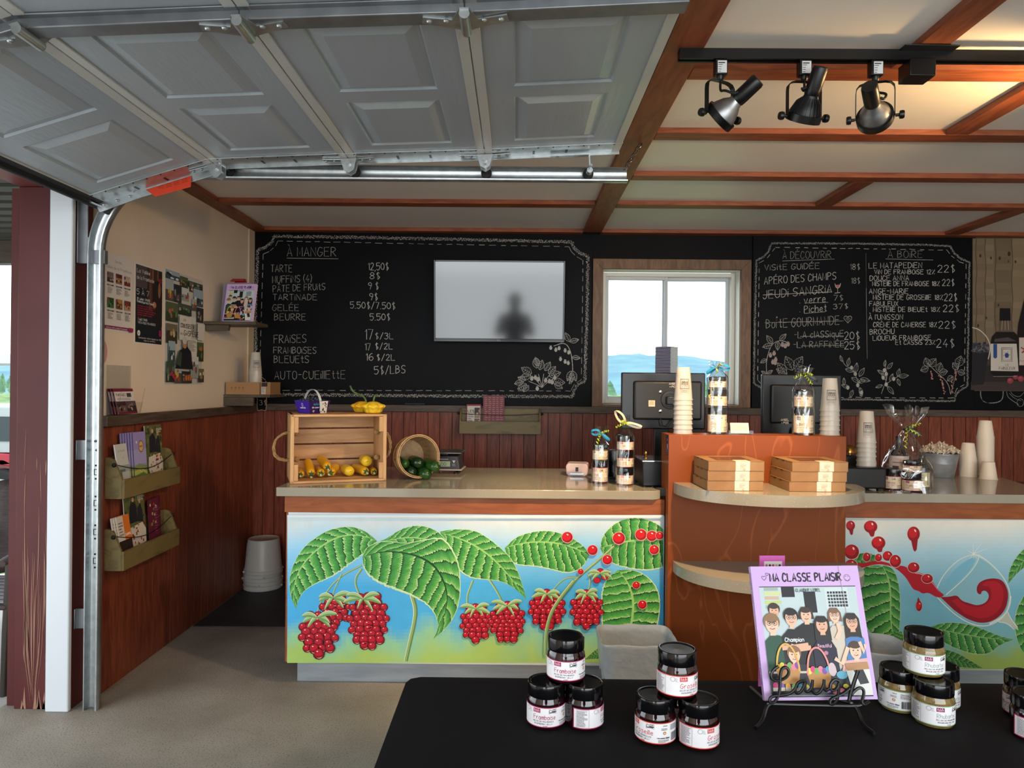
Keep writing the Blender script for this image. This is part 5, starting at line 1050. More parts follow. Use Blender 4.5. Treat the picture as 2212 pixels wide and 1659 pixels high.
    EG = ['#d0417a', '#7a4a9a', '#e0a03a', '#6aa84a', '#4a9ac0', '#e8d84a', '#e07a90', '#58b0a0']
    for bx_, by in ((.23, .79), (.5, .82)):
        cv.poly([P(bx_-.11, by-.02), P(bx_+.11, by-.02), P(bx_+.08, by+.09), P(bx_-.08, by+.09)], H('#b8854a'))
        for k in range(6): cv.ell(*P(bx_-.085+.034*k, by-.03-.012*(k % 2)), .024*w, .024*h, H(EG[(k*3+int(bx_*10)) % 8]), n=12)
        cv.stroke([P(bx_-.1*cos(pi*i/16), by-.2*sin(pi*i/16)) for i in range(17)], .004, H('#d8a84a' if bx_ < .4 else '#d88a80'))
    for k in range(6): cv.ell(*P(.1+.055*k, .89+.012*k*.3), .022*w, .024*h, H(EG[k % 8]), n=12); R_(cv, w, h, .075+.055*k, .905, .125+.055*k, .93, '#c8c0b0')
    cv.ell(*P(.62, .78), .035*w, .05*h, H('#c8b4b8'), n=14); cv.ell(*P(.7, .82), .05*w, .03*h, H('#5aa0b8'), n=12)
    for x, y, c in ((.56, .93, 1), (.62, .94, 6), (.68, .93, 6), (.6, .9, 2), (.72, .9, 5)): cv.ell(*P(x, y), .025*w, .016*h, H(EG[c]), n=12)
    cv.poly([P(.74, .78), P(.95, .77), P(.95, .97), P(.78, .97)], H('#d8d8d4')); cv.poly([P(.8, .77), P(.89, .77), P(.93, .88), P(.85, .89)], H('#2a2c30')); cv.poly([P(.74, .74), P(.94, .73), P(.95, .78), P(.75, .79)], H('#b08258'))
    R_(cv, w, h, .06, .966, .95, .975, '#1c1c22')
def book(name, label, w, h, t, loc, rz, lean):
    o = thing(name, label, 'book', loc, rot=(-lean, 0, rz))
    MB().box((-w/2+.002, .001, .001), (w/2-.001, t-.001, h-.001), H('#ded8d2')).build('pages', M['print'], o, smooth=0)
    mb = MB(); mb.box((-w/2, 0, 0), (w/2, .001, h), H('#cba9dc')); mb.box((-w/2, t-.001, 0), (w/2, t, h), H('#cba9dc')); mb.box((-w/2, 0, 0), (-w/2+.001, t, h), H('#cba9dc')); mb.build('cover', M['gloss'], o, smooth=0)
    cv = flatcv(.0003, .00005); cover(cv, w, h); tag(cv.mb.build('cover_print', M['gloss'], o, smooth=0), 'group photo and title printed on the front')
    cv = Canvas(lambda u, v, d: Vector((-w/2-.0003-d, u, v)), sy=1)
    def vert(t_, y0, hh):      # title running up the spine
        c2 = Canvas(lambda u, v, d: Vector((-w/2-.0003-d, t-.0015-v, h-u)), sy=1, mb=cv.mb); c2.text(t_, y0, .001, hh, H('#241c2c'), w=.0007)
    vert("Claudine Lebel", .05*h, t*.55); vert("MA CLASSE PLAISIR", .56*h, t*.55); cv.mb.build('spine_print', M['print'], o, smooth=0)
    return o
# upper corner shelf
M['shelfw'] = mat('grey brown shelf wood', '#41372b', .5, c2='#594c3c', vs=5, st=(1.5, 6, 6), dist=.6)
sx1 = at(552, 690, 4.42).x; zsh = 1.852
sh = thing('wall_shelf', 'small dark wooden corner shelf holding the pink book', 'shelf', (XL+.0005, 4.42, zsh))
MB().box((0, 0, -.02), (sx1-XL, .22, 0)).build('board', M['shelfw'], sh, bevel=.002)
mb = MB(); mb.prism([(0, -.021), (.15, -.021), (.145, -.055), (0, -.058)], (0, .03, 0), (0.001, .02, 0), (1, 0, 0), (0, 0, 1)); fixn(mb.build('bracket', M['shelfw'], sh, bevel=.002))
bk = book('picture_book', 'smaller pink MA CLASSE PLAISIR book, upright on the wall shelf', .2, .255, .014, (-1.765, 4.47, zsh+.001), R(-6), R(14))
mb = MB()
sd = thing('book_stand', 'red plastic easel stand behind the book on the wall shelf', 'stand', (-1.80, 4.57, zsh+.001), R(-6))
mb = MB(); mb.prism([(-.06, 0), (.06, 0), (.05, .275), (-.03, .275)], (0, .006, 0), (0, 0, 0), (1, 0, 0), (0, .05, 1)); mb.prism([(-.05, .27), (.045, .27), (.05, .285), (-.03, .285)], (0, -.03, 0), (0, .014, 0), (1, 0, 0), (0, 0, 1)); mb.box((-.055, .008, 0), (-.048, .06, .1)); mb.box((.048, .008, 0), (.055, .06, .1)); fixn(mb.build('back_plate', mat('red plastic', '#8c1f24', .35), sd, bevel=.002))
mb = MB(); mb.box((-.1, -.012, 0), (-.088, .012, .26), H('#7d7484')); 
o = sheet('booklet', 'grey backed second book behind the pink one on the shelf', 'book', .19, .262, lambda cv, w, h: bg(cv, w, h, '#8a8096'), (-1.805, 4.53, zsh+.001), R(-6), R(8), .01, side=H('#857c8e'))
# lower shelf with carton, cups and slate
zl = 1.39
sh = thing('wall_shelf', 'low corner shelf under the brown carton, sitting on the chair rail', 'shelf', (XL+.0005, 4.73, zl))
mb = MB(); mb.box((0, 0, -.018), (.31, .3, 0)); mb.build('board', M['shelfw'], sh, bevel=.002); MB().box((0, .001, -.075), (.2, .03, -.018)).build('bracket', M['shelfw'], sh, bevel=.002)
mb = MB(); mb.box((0, 0, 0), (.225, .24, .082), H('#9a754e')); 
cb = thing('carton', 'brown cardboard carton under a stack of clear cups, on the corner shelf', 'box', (-1.94, 4.735, zl+.001), 0)
mb.build('carton', M['print'], cb, smooth=0)
cv = flatcv(.0004)
for k in range(4): cv.ell(.04+.025*k, .045, .005, .005, H('#3a2c20')); cv.ell(.04+.025*k, .045, .0028, .0028, H('#9a754e')); cv.lines(.033+.025*k, .034, .047+.025*k, 2, .003, H('#5a4632'), seed=k)
cv.mb.build('printed_marks', M['print'], cb, smooth=0)
cb2 = thing('carton', 'second small carton with white label, right of the plain one on the shelf', 'box', (-1.712, 4.75, zl+.001), 0)
MB().box((0, 0, 0), (.065, .2, .084), H('#93704b')).build('carton', M['print'], cb2, smooth=0)
cv = flatcv(.0004); cv.rect(.006, .055, .045, .08, H('#1c1a1c')); cv.rect(.004, .004, .034, .05, H('#b8b2ac')); cv.lines(.007, .042, .03, 5, .007, H('#6a6660')); cv.mb.build('label', M['print'], cb2, smooth=0)
sl = thing('slate_sign', 'little scalloped slate sign with chalk number, hung on the corner of the rail', 'sign', at(565, 874, 5.2)-Vector((0, 0, 0)))
pts = []
for i in range(48):
    a = 2*pi*i/48; cx_, cy_ = cos(a), sin(a); k = 1/max(abs(cx_)/.036, abs(cy_)/.058); pts.append((cx_*k*(1+.05*sin(9*a)), cy_*k*(1+.05*sin(9*a))+.062))
mb = MB(); mb.prism(pts, (0, .008, 0), (0, 0, 0)); fixn(mb.build('frame', mat('pale cut wood', '#8f7355', .6), sl)); 
mb = MB(); mb.prism([(a*.84, (b-.062)*.88+.062) for a, b in pts], (0, -.001, 0), (0, -.0002, 0)); s_ = fixn(mb.build('slate', M['black'], sl))
cv = flatcv(.0016); cv.text("3$", -.018, .045, .035, (.5, .5, .48), w=.0025); cv.mb.build('chalk_number', M['chalk'], sl)
sl.location = (sl.location.x, YB-.056, 1.262)
# clear brochure holder on the left rail
ah = thing('leaflet_holder', 'clear acrylic leaflet holder on the chair rail behind the steel track', 'holder', (XL+.0005, 3.47, 1.309), LW)
M['acr'] = film('clear acrylic', (.93, .95, .96), .03, .03, .8)
mb = MB(); mb.box((-.11, -.012, 0), (.1, -.009, .24)); mb.prism([(0, 0), (-.05, 0), (-.075, .13), (-.073, .13), (-.048, .003), (0, .003)], (.003, 0, 0), (.097, -.01, 0), (0, 1, 0), (0, 0, 1)); mb.prism([(0, 0), (-.05, 0), (-.075, .13), (-.073, .13), (-.048, .003), (0, .003)], (.003, 0, 0), (-.11, -.01, 0), (0, 1, 0), (0, 0, 1)); mb.box((-.11, -.05, 0), (.1, -.009, .003))
mb.add([(-.11, -.061, 0), (.1, -.061, 0), (.1, -.076, .06), (-.11, -.076, .06)], [(0, 1, 2, 3)])
fixn(mb.build('holder', M['acr'], ah))
def leaf_card(cv, w, h):
    bg(cv, w, h, '#c9c2c0'); R_(cv, w, h, 0, 0, 1, .12, '#6a1c34'); T_(cv, w, h, "PARTAGEZ", .08, .3, .1, '#2a2a2a', width=.5, lw=.02); R_(cv, w, h, .62, .18, .85, .34, '#3a3a3a'); cv.lines(-w/2+.1*w, h*.6, w*.3, 2, .05*h, H('#6a6460')); photo_rect(cv, w, h, .0, .5, .5, .92, ('#3a2830', '#6a5048', '#a88a78', '#20181c'), 4); photo_rect(cv, w, h, .5, .5, 1, .92, ('#54484c', '#2c2428', '#8a7068', '#c0b0a8'), 9); R_(cv, w, h, 0, .92, 1, 1, '#6a1c34')
for k in range(3): sheet('leaflet', ('front leaflet with dark red edge in the clear holder', 'leaflet just behind the front one in the clear holder', 'rearmost leaflet in the clear holder')[k], 'leaflet', .17, .125, leaf_card, (XL+.062-.014*k, 3.455, 1.3135), LW, R(12), .002, group='leaflets in the clear holder', side=H('#7a2440'))

# wall pockets with brochures
M['ply'] = mat('olive stained plywood', '#5f5230', .5, c2='#73643c', vs=3, st=(1.2, 4, 5), dist=1.2, wood=5, lo=0, hi=.6)
def pocket(loc, L, rz, label, hb, depth=.095, hf=.09):
    o = thing('wall_pocket', label, 'rack', loc, rz)
    MB().box((0, -.012, 0), (L, -.001, hb)).build('back_board', M['ply'], o, bevel=.001)
    MB().box((0, -depth, 0), (L, -depth+.012, hf)).build('front_board', M['ply'], o, bevel=.001)
    MB().box((.012, -depth+.012, 0), (L-.012, -.012, .012)).build('bottom_board', M['ply'], o)
    for x in (0, L-.012):
        mb = MB(); mb.prism([(-.0125, 0), (-depth+.0125, 0), (-depth+.0125, hf), (-.045, hb-.012), (-.03, hb-.003), (-.0125, hb-.001)], (.0118, 0, 0), (x, 0, 0), (0, 1, 0), (0, 0, 1)); fixn(mb.build('side_board', M['ply'], o))
    za = hb-.035
    pts = [(.006+(L-.012)*i/16, -.052-.012*sin(pi*i/16), za-.028*sin(pi*i/16)*(1.6 if rz else .4)) for i in range(17)]; 
    MB().tube(pts, .0022, 6).build('cord', M['rubber'], o)
    for s, x in ((-1, -.003), (1, L+.003)): MB().ball((x+s*.006, -.05, za), .011, 8).build('knot', M['rubber'], o)
    return o
p1 = pocket((XL+.014, 3.345, .915), .555, LW, 'olive plywood wall pocket with lavender brochures, the upper of two', .195)
p2 = pocket((XL+.014, 3.345, .575), .555, LW, 'olive plywood wall pocket with orange leaflet, the lower of two', .195)
def hotel(cv, w, h):
    bg(cv, w, h, '#b9bab6'); T_(cv, w, h, "LA VALLÉE", .5, .15, .03, '#5a5a58', al=.5, lw=.005); R_(cv, w, h, 0, .42, 1, 1, '#8f9490'); R_(cv, w, h, .1, .5, .6, .85, '#5c625e'); R_(cv, w, h, .3, .55, .9, .7, '#a8aca6'); cv.stroke([(0, h*.75), (.01, h*.7)], .002, H('#666666'))
def laven(cv, w, h):
    bg(cv, w, h, '#8f84ba'); R_(cv, w, h, 0, .3, 1, .55, '#9a94c0'); cv.poly([(-w/2, h*.42), (-.1*w, h*.46), (w/2, h*.4), (w/2, h*.2), (-w/2, h*.2)], H('#7a8a5a')); cv.poly([(-w/2, h*.34), (0, h*.38), (w/2, h*.3), (w/2, h*.1), (-w/2, h*.1)], H('#a8a850')); cv.poly([(-w/2, h*.26), (.2*w, h*.3), (w/2, h*.24), (w/2, 0), (-w/2, 0)], H('#56763c')); cv.poly([(-w/2, h*.12), (.1*w, h*.16), (w/2, h*.1), (w/2, 0), (-w/2, 0)], H('#3f5f34'))
    cv.ell(.1*w, h*.75, .2*w, .105*h, H('#6a4a3a')); cv.ell(.1*w, h*.75, .165*w, .088*h, H('#c8a468')); T_(cv, w, h, "ROUTE", .48, .265, .03, '#5a3a2c', width=.24, lw=.007); cv.ell(-.25*w, h*.83, .05*w, .022*h, H('#d8d0c0'))
    for k in range(4): R_(cv, w, h, .4+.12*k, .66+.02*(k % 2), .44+.12*k, .68+.02*(k % 2), '#e0dcc8')
def gasp(cv, w, h, sd=5):
    bg(cv, w, h, '#5a6038'); r = random.Random(sd)
    for k in range(40): cv.ell(r.uniform(-.46, .46)*w, h*r.uniform(.6, .97), r.uniform(.03, .08)*w, r.uniform(.02, .04)*h, H(r.choice(('#4a5230', '#6a7044', '#7a7c4c', '#3a4028'))), n=8)
    cv.poly([(-.3*w, h*.55), (-.26*w, h*.8), (-.1*w, h*.88), (.05*w, h*.8), (.08*w, h*.55)], H('#1c1e26')); cv.ell(-.1*w, h*.9, .06*w, .035*h, H('#c8987c')); cv.poly([(.1*w, h*.55), (.12*w, h*.75), (.25*w, h*.82), (.34*w, h*.7), (.34*w, h*.52)], H('#22242a')); cv.ell(.22*w, h*.85, .055*w, .035*h, H('#b8886c'))
    cv.poly([(-.45*w, h*.3), (-.4*w, h*.48), (.3*w, h*.52), (.45*w, h*.4), (.42*w, h*.2), (-.3*w, h*.16)], H('#c8c0b4'))
    for k in range(26): cv.ell(r.uniform(-.3, .4)*w, h*r.uniform(.2, .52), r.uniform(.02, .05)*w, r.uniform(.012, .026)*h, H(r.choice(('#a83a2c', '#c8703a', '#d8c8b0', '#7a2a24', '#6a7a3c'))), n=8)
    T_(cv, w, h, "Gaspésie", .1, .93, .09, '#e8e4dc', width=.6, lw=.014); cv.lines(.1*w, h*.93, .45*w, 4, .02*h, H('#d8d4c8'))
def orang(cv, w, h):
    bg(cv, w, h, '#c8bfb2'); R_(cv, w, h, .5, 0, 1, .5, '#cf6f22'); T_(cv, w, h, "CAMPING", .55, .42, .05, '#f0e8e0', width=.4, lw=.01); cv.lines(-w*.4, h*.85, -.05*w, 5, .06*h, H('#6a625a')); R_(cv, w, h, 0, .5, 1, .9, '#1c1614'); photo_rect(cv, w, h, .1, .52, .9, .88, ('#2a1c18', '#4a2a22', '#a05a44', '#6a3a2c', '#181010'), 6); R_(cv, w, h, .55, .85, 1, .95, '#7a1c20')
def dkred(cv, w, h):
    bg(cv, w, h, '#5c1a32'); r = random.Random(8)
    for k in range(16): cv.ell(r.uniform(-.4, .2)*w, h*r.uniform(.5, .95), .08*w, .03*h, H(r.choice(('#8a5a2c', '#3f4a2c', '#a03a34', '#c8a070'))), n=8)
    T_(cv, w, h, "b", .7, .2, .08, '#d8b8c4', lw=.015); cv.lines(.1*w, h*.8, .45*w, 10, .05*h, H('#8a4a64'))
def bro(lab, y, zz, w, h, dr, x=0, grp=None, lean=8, t=.004, side=(.8, .8, .8)):
    return sheet('brochure', lab, 'brochure', w, h, dr, (XL+.014+.075-x, y, zz+.0125), LW, R(lean), t, grp, side)
bro('pale grey hotel brochure at the left of the upper wall pocket', 3.41, .915, .1, .245, hotel, 0, None, 9, .006)
for k in range(6): bro(('frontmost lavender brochure with round seal', 'lavender brochure right behind the front one', 'third lavender brochure of the fan', 'fourth lavender brochure of the fan', 'fifth lavender brochure of the fan', 'lavender brochure at the back of the fan')[k], 3.565-.013*k, .915, .12, .29-.0*k, laven, .012+.0055*k, 'lavender brochures in the upper wall pocket', 4, .002, H('#4a4478'))
bro('picnic magazine at the right end of the upper wall pocket', 3.74, .915, .17, .315, gasp, .03, None, 4, .003)
for k in range(3): bro(('orange and cream leaflet in front at the lower wall pocket', 'cream leaflet edge behind the orange one', 'last cream leaflet behind the orange one')[k], 3.43-.012*k, .575, .11, .235, orang, .006*k, 'orange leaflets in the lower wall pocket', 9, .002)
bro('picnic magazine standing tall in the middle of the lower wall pocket', 3.56, .575, .19, .325, lambda c, w, h: gasp(c, w, h, 11), .026, None, 5, .003)
for k in range(5): bro(('dark red brochure in front at the lower wall pocket', 'second dark red brochure', 'third dark red brochure', 'fourth dark red brochure', 'rearmost dark red brochure at the right')[k]+(', lower wall pocket' if k else ''), 3.72+.017*k, .575, .1, .27, dkred, .024+.0055*k, 'dark red brochures in the lower wall pocket', 3, .002, H('#5c1a32'))
# pocket on the back wall
xa = at(993, 920, YB-.11).x; xb = at(1168, 920, YB-.11).x
p3 = pocket((xa, YB-.046, at(1080, 937, YB-.11).z), xb-xa, 0, 'light wooden wall pocket on the back wall under the chalkboard', at(1080, 884, YB-.03).z-at(1080, 937, YB-.03).z, .09, .09)
zb = p3.location.z
def menu(cv, w, h):
    bg(cv, w, h, '#7a3a40'); r = random.Random(3)
    for k in range(5):
        for j in range(14): R_(cv, w, h, .08+.18*k, .05+.055*j, .08+.18*k+r.uniform(.06, .14), .07+.055*j, '#a8787c')
    cv.ell(.0, h*.2, .1*w, .04*h, H('#4a6a6a')); cv.ell(.2*w, h*.18, .08*w, .04*h, H('#a84030'))
def lebon(cv, w, h): bg(cv, w, h, '#c8c0b6'); R_(cv, w, h, 0, 0, 1, .06, '#8a1c34'); R_(cv, w, h, 0, 0, .05, 1, '#8a1c34'); R_(cv, w, h, .95, 0, 1, 1, '#8a1c34'); photo_rect(cv, w, h, .55, .12, .92, .5, ('#3a2a24', '#8a7a6a', '#c0a080'), 2); photo_rect(cv, w, h, .55, .52, .92, .9, ('#6a5a50', '#2c2420', '#b09a80'), 5); T_(cv, w, h, "LES", .1, .3, .09, '#3a3432', lw=.02); cv.lines(-.4*w, h*.6, 0, 5, .07*h, H('#6a625a'))
sheet('brochure', 'cream and red leaflet at the left of the back wall pocket', 'brochure', .105, .2, lebon, (xa+.1, YB-.046-.06, zb+.0125), 0, R(6), .004)
sheet('brochure', 'dark pink menu standing tallest in the back wall pocket', 'brochure', .155, .265, menu, (xa+.245, YB-.046-.05, zb+.0125), 0, R(4), .003)
sheet('brochure', 'narrow second pink menu edge behind the tall menu', 'brochure', .13, .258, menu, (xa+.25, YB-.046-.035, zb+.0125), 0, R(4), .003)

# ------------------------------------------------------------------ floor mat and buckets
tag(MB().box((-1.93, 4.26, .0005), (3.0, 5.2, .006)).build('floor_mat', M['mat'], smooth=0), 'dark rubber mat on the floor behind the counters', 'mat')
M['bucket'] = mat('white bucket plastic', '#bdb8b0', .38)
bx, by = at(568, 1240, 5.09).x, 5.09
for k in range(5):
    o = thing('bucket', ('bottom white bucket of the upturned stack in the corner', 'second white bucket from the floor in the upturned stack', 'middle white bucket of the upturned stack', 'fourth white bucket from the floor in the stack', 'topmost white bucket of the upturned stack, fully visible')[k], 'bucket', (bx+.004*sin(k*2), by, .0065+.027*k), k*1.7, 'white buckets upturned in the corner')
    mb = MB(); mb.lathe([(.001, .238), (.1, .238), (.106, .242), (.109, .236), (.127, .03), (.134, .03), (.134, .022), (.128, .02), (.128, .008), (.133, .006), (.132, 0), (.126, .0), (.123, .03), (.105, .23), (.001, .232)], 44)
    fixn(mb.build('pail', M['bucket'], o, smooth=45))
    mb = MB(); mb.tube([(.134*cos(a), .134*sin(a), .014-.006*abs(sin(a))) for a in [pi*i/16 for i in range(17)]], .0025, 6); mb.ball((.135, 0, .015), .008, 8); mb.ball((-.135, 0, .015), .008, 8); mb.build('handle', M['bucket'], o)
# ------------------------------------------------------------------ jars
M['lid'] = mat('glossy black lid', '#08080a', .12, spec=.6)
M['jam'] = mat('dark berry jelly in glass', '#17040a', .06, c2='#240610', vs=3, coat=.6)
M['jamred'] = mat('red currant jelly in glass', '#22060a', .06, coat=.6)
M['relish'] = mat('rhubarb relish in glass', '#6b5631', .08, c2='#86703f', vs=40, coat=.6)
M['label'] = mat('paper jar label', (1, 1, 1), .5, attr=True)
def face_cam(x, y): return math.atan2(-x, y)
def jar_label(r, z0, z1, name, colr, ink, warm, sub, seed=0, full=True, logo=None, z=0):
    paper = H('#e8d6b8') if warm else H('#e9e7ea')
    cv = Canvas(lambda u, v, d: Vector(((r+.0004+d)*cos(-pi/2+u/r), (r+.0004+d)*sin(-pi/2+u/r), v)), sy=1, step=.00004)
    hh = z1-z0; k = hh/.052; u0, u1 = -.086*r/.041, .118*r/.041; dk = H('#4a4650')
    cv.rect(u0, z0, u1, z1, H(colr), 96); cv.rect(u0+.0022, z0+.0022*k, u1-.0022, z1-.0022*k, paper, 96)
    s = r/.041; Y = lambda f: z0+hh*f
    lg = logo or colr
    cv.rect(-.022*s, Y(.72), -.006*s, Y(.93), H(lg), 8); [cv.stroke([((-.0195+.0021*i)*s, Y(.79)), ((-.0195+.0021*i+.0004)*s, Y((.9, .84, .88, .84, .91, .85)[i]))], .0009*s, H('#f0e8ea')) for i in range(6)]; cv.rect(-.020*s, Y(.74), -.008*s, Y(.755), H('#e0c8d0'), 3)
    cv.text(name, -.021*s, Y(.4), hh*.22, H(ink), width=.0052*s*len(name), w=.0011*s)
    for i, t in enumerate(sub): cv.text(t, (-.022+.003*i)*s, Y(.27-.12*i), hh*.062, dk, width=(.044-.006*i)*s, w=.0006*s)
    cv.text("212ml", 0, Y(.05), hh*.05, dk, width=.008*s, w=.0005*s)
    # nutrition facts, stamp, seal, ingredient lines, bar code
    for a in ((-.078, .06, -.0776, .94), (-.052, .06, -.0516, .94)): cv.rect(a[0]*s, Y(a[1]), a[2]*s, Y(a[3]), dk)
    for b in (.06, .935): cv.rect(-.078*s, Y(b), -.0516*s, Y(b+.01), dk, 5)
    cv.lines(-.0765*s, Y(.86), -.0535*s, 14, hh*.057, dk, hh*.026, seed=seed)
    cv.stroke([((-.036+.0045*cos(a))*s, Y(.82)+.0045*s*sin(a)) for a in [2*pi*i/14 for i in range(15)]], .0006, dk); cv.lines(-.031*s, Y(.86), -.0245*s, 4, hh*.05, H('#a8a4b0'), seed=2)
    cv.stroke([(.012*s, Y(.7)), (.028*s, Y(.7)), (.028*s, Y(.92)), (.012*s, Y(.92)), (.012*s, Y(.7))], .0005, dk); cv.stroke([((.0155+.0028*cos(a))*s, Y(.82)+.0028*s*sin(a)) for a in [2*pi*i/12 for i in range(13)]], .0008, H('#222222')); cv.rect(.019*s, Y(.78), .0275*s, Y(.83), H('#222222'), 2); cv.lines(.019*s, Y(.87), .027*s, 1, .004, dk); cv.lines(.013*s, Y(.73), .027*s, 1, .004, dk)
    cv.text("212 ml", .046*s, Y(.84), hh*.05, dk, width=.008*s, w=.0006*s); cv.lines(.042*s, Y(.72), .056*s, 2, hh*.06, dk, seed=3)
    cv.ell(.049*s, Y(.52), .0032*s, .0032*s, H('#b0502c'), n=12); cv.ell(.049*s, Y(.52), .002*s, .002*s, H('#e0c8a0'), n=10)
    cv.text("FRAMBOISE", .034*s, Y(.26), hh*.045, dk, width=.016*s, w=.0006*s); cv.text("bba", .052*s, Y(.26), hh*.07, dk, width=.007*s, w=.001*s); cv.lines(.036*s, Y(.18), .06*s, 3, hh*.05, dk, seed=4)
    x = .064*s; rr = random.Random(seed)
    while x < .083*s: ww = rr.choice((.0005, .0008, .0012))*s; cv.rect(x, Y(.12), x+ww, Y(.5), H('#2a2830')); cv.L -= 1; x += ww+rr.choice((.0005, .0009))*s
    cv.lines(.062*s, Y(.86), .088*s, 5, hh*.055, dk, seed=6)
    return cv.mb
FL = dict(F=("Framboise", '#a01c4a', '#a8244e', 'jam', ("GELÉE DE FRAMBOISES", "RASPBERRY JELLY")), G=("Groseille", '#d8483c', '#c23a3a', 'jamred', ("GELÉE DE GROSEILLES", "GOOSEBERRY JELLY")),
  R=("Rhubarbe", '#9cc4a4', '#98a8a0', 'relish', ("RELISH DE RHUBARBE", "RHUBARB RELISH")), B=("Bleuet", '#c9b894', '#2a2a30', 'jam', ("TARTINADE DE BLEUETS", "BLUEBERRY")), C=("Cassis", '#c9b894', '#2a2a30', 'jam', ("TARTINADE DE CASSIS", "CASSIS")),
  M=("Camerise", '#c9b894', '#2a2a30', 'jam', ("TARTINADE CAMERISE", "HASKAP")), Q=("Gadelle", '#c8343c', '#c23a3a', 'jamred', ("GELÉE DE GADELLES", "CURRANT JELLY")), A=("Rhubarbe", '#d8c8a0', '#b8a084', 'relish', ("TARTINADE", "RHUBARB")), P=("Framboise", '#c02a5a', '#a8244e', 'jam', ("GELÉE", "JELLY")))
def jar(label, loc, u0, fl, D=.082, Hh=.09, warm=False, group=None, logo='#8a1c4a'):
    name, colr, ink, jm, sub = FL[fl]; r = D/2; o = thing('jam_jar', label, 'jar', loc, face_cam(loc[0], loc[1])-u0/.041, group)
    hl = min(.027, Hh*.31); zb = Hh-hl
    mb = MB(); mb.lathe([(.001, .003), (r*.8, .002), (r*.93, .0), (r*.985, .006), (r, .012), (r, zb-.012), (r*.97, zb-.006), (r*.9, zb-.001), (r*.88, zb+.004), (.001, zb+.004)], 40); fixn(mb.build('glass_jar', M[jm], o, smooth=50))
    mb = MB(); mb.lathe([(r*.86, zb), (r*.955, zb), (r*.965, zb+.003), (r*.965, Hh-.004), (r*.945, Hh-.0008), (r*.9, Hh), (r*.84, Hh-.0004), (r*.8, Hh-.0022), (.001, Hh-.0024)], 48); fixn(mb.build('lid', M['lid'], o, smooth=35))
    jar_label(r, max(.006, Hh*.07), zb-(.015 if not warm else .008) if zb > .045 else zb-.005, name, colr, ink, warm, sub, seed=sum(map(ord, label)) % 50, logo=logo).build('label', M['label'], o, smooth=0)
    return o
# ------------------------------------------------------------------ cellophane wraps
M['cello'] = film('cellophane', (.97, .97, .97), .13, .035, 1.4)
def ribbon(mb, pts, w, up=(0, 0, 1)):
    pts = [Vector(p) for p in pts]; vs = []; up = Vector(up)
    for i, p in enumerate(pts):
        t = (pts[min(i+1, len(pts)-1)]-pts[max(i-1, 0)]).normalized(); b = (up-t*up.dot(t)); b = b.normalized() if b.length > .05 else t.orthogonal().normalized(); n = t.cross(b)*.0004
        vs += [p+b*w/2+n, p-b*w/2+n, p-b*w/2-n, p+b*w/2-n]
    mb.add(vs, [(4*i+k, 4*i+(k+1) % 4, 4*i+4+(k+1) % 4, 4*i+4+k) for i in range(len(pts)-1) for k in range(4)])
def curl(mb, p, d, n, r, w, sag=.0):
    p = Vector(p); d = Vector(d)
    a = d.cross(Vector((0, 0, 1))); a = a.normalized() if a.length > .01 else Vector((1, 0, 0)); b = a.cross(d.normalized())
    mb.tube([p+d*t+Vector((0, 0, -sag*t*t))+a*r*cos(2*pi*n*t)+b*r*sin(2*pi*n*t) for t in [i/(n*9) for i in range(int(n*9)+1)]], w/2, 5, flat=.35)
RIB = {k: mat('ribbon '+k, c, .35) for k, c in dict(blue='#1c86b0', lime='#b4c83a', yellow='#d8b01c', cream='#d8c4a4', black='#141214').items()}
def wrap(loc, label, r, h, flare, tie, cols, seed=0, base=None, group='cellophane wraps around the jar gifts'):
    # clear bag standing round a jar stack: body, gathered neck, flared top, plus bow and curled ribbon
    o = thing('gift_wrap', label, 'gift wrap', loc, face_cam(loc[0], loc[1]), group); bb = base or (r, r)
    def fn(u, v):
        a = 2*pi*u; z = v*(h+tie+flare)
        if z < h: f = 1.0; rr = 1
        elif z < h+tie: f = 1-(z-h)/tie*.86; rr = f
        else: rr = .14+.62*((z-h-tie)/flare)**.8
        c, s_ = cos(a), sin(a); k = (abs(c)**4+abs(s_)**4)**-.25 if z < h and base else 1
        wv = 1+.05*noise.noise((c*3, s_*3, z*24+seed))+(.16*sin(a*7+seed)+.1*sin(a*11+z*30)+.07*sin(a*23+seed))*max(0, (z-h)/(tie+flare)) 
        return Vector((bb[0]*rr*c*k*wv, bb[1]*rr*s_*k*wv, z+(.018*sin(3*a+seed)+.01*sin(7*a) if v > .97 else 0)))
    MB().grid(fn, 72, 40).build('bag', M['cello'], o, smooth=30)
    zt = h+tie; mb = MB()
    mb.lathe([(bb[0]*.16+.002, zt-.004), (bb[0]*.16+.004, zt), (bb[0]*.16+.002, zt+.004)], 16); 
    for sx, ang, ln in cols[2]:
        pts = [Vector((0, -.012, zt))]
        for i in range(1, 16):
            t = i/15; q = sin(pi*t); pts.append(Vector((sx*ln*sin(pi*t*.5+.0)*(1 if t < .5 else 1)*min(1, 2*min(t, 1-t)+.08), -.014-.01*sin(2*pi*t), zt+ang*ln*min(t, 1-t)*2+.012*sin(2*pi*t))))
        ribbon(mb, pts, .011, (0, 0, 1) if abs(ang) < .8 else (1, 0, 0))
    fixn(mb.build('bow', RIB[cols[0]], o, smooth=60))
    mb = MB()
    for d in cols[3]: curl(mb, (0, -.02, zt), d, 4.5, .006, .005, .02)
    tag(mb.build('curled_ribbon', RIB[cols[1]], o, smooth=60), cols[1]+' curled ribbon')
    return o
def tagdot(o, r, z, u): 
    pass

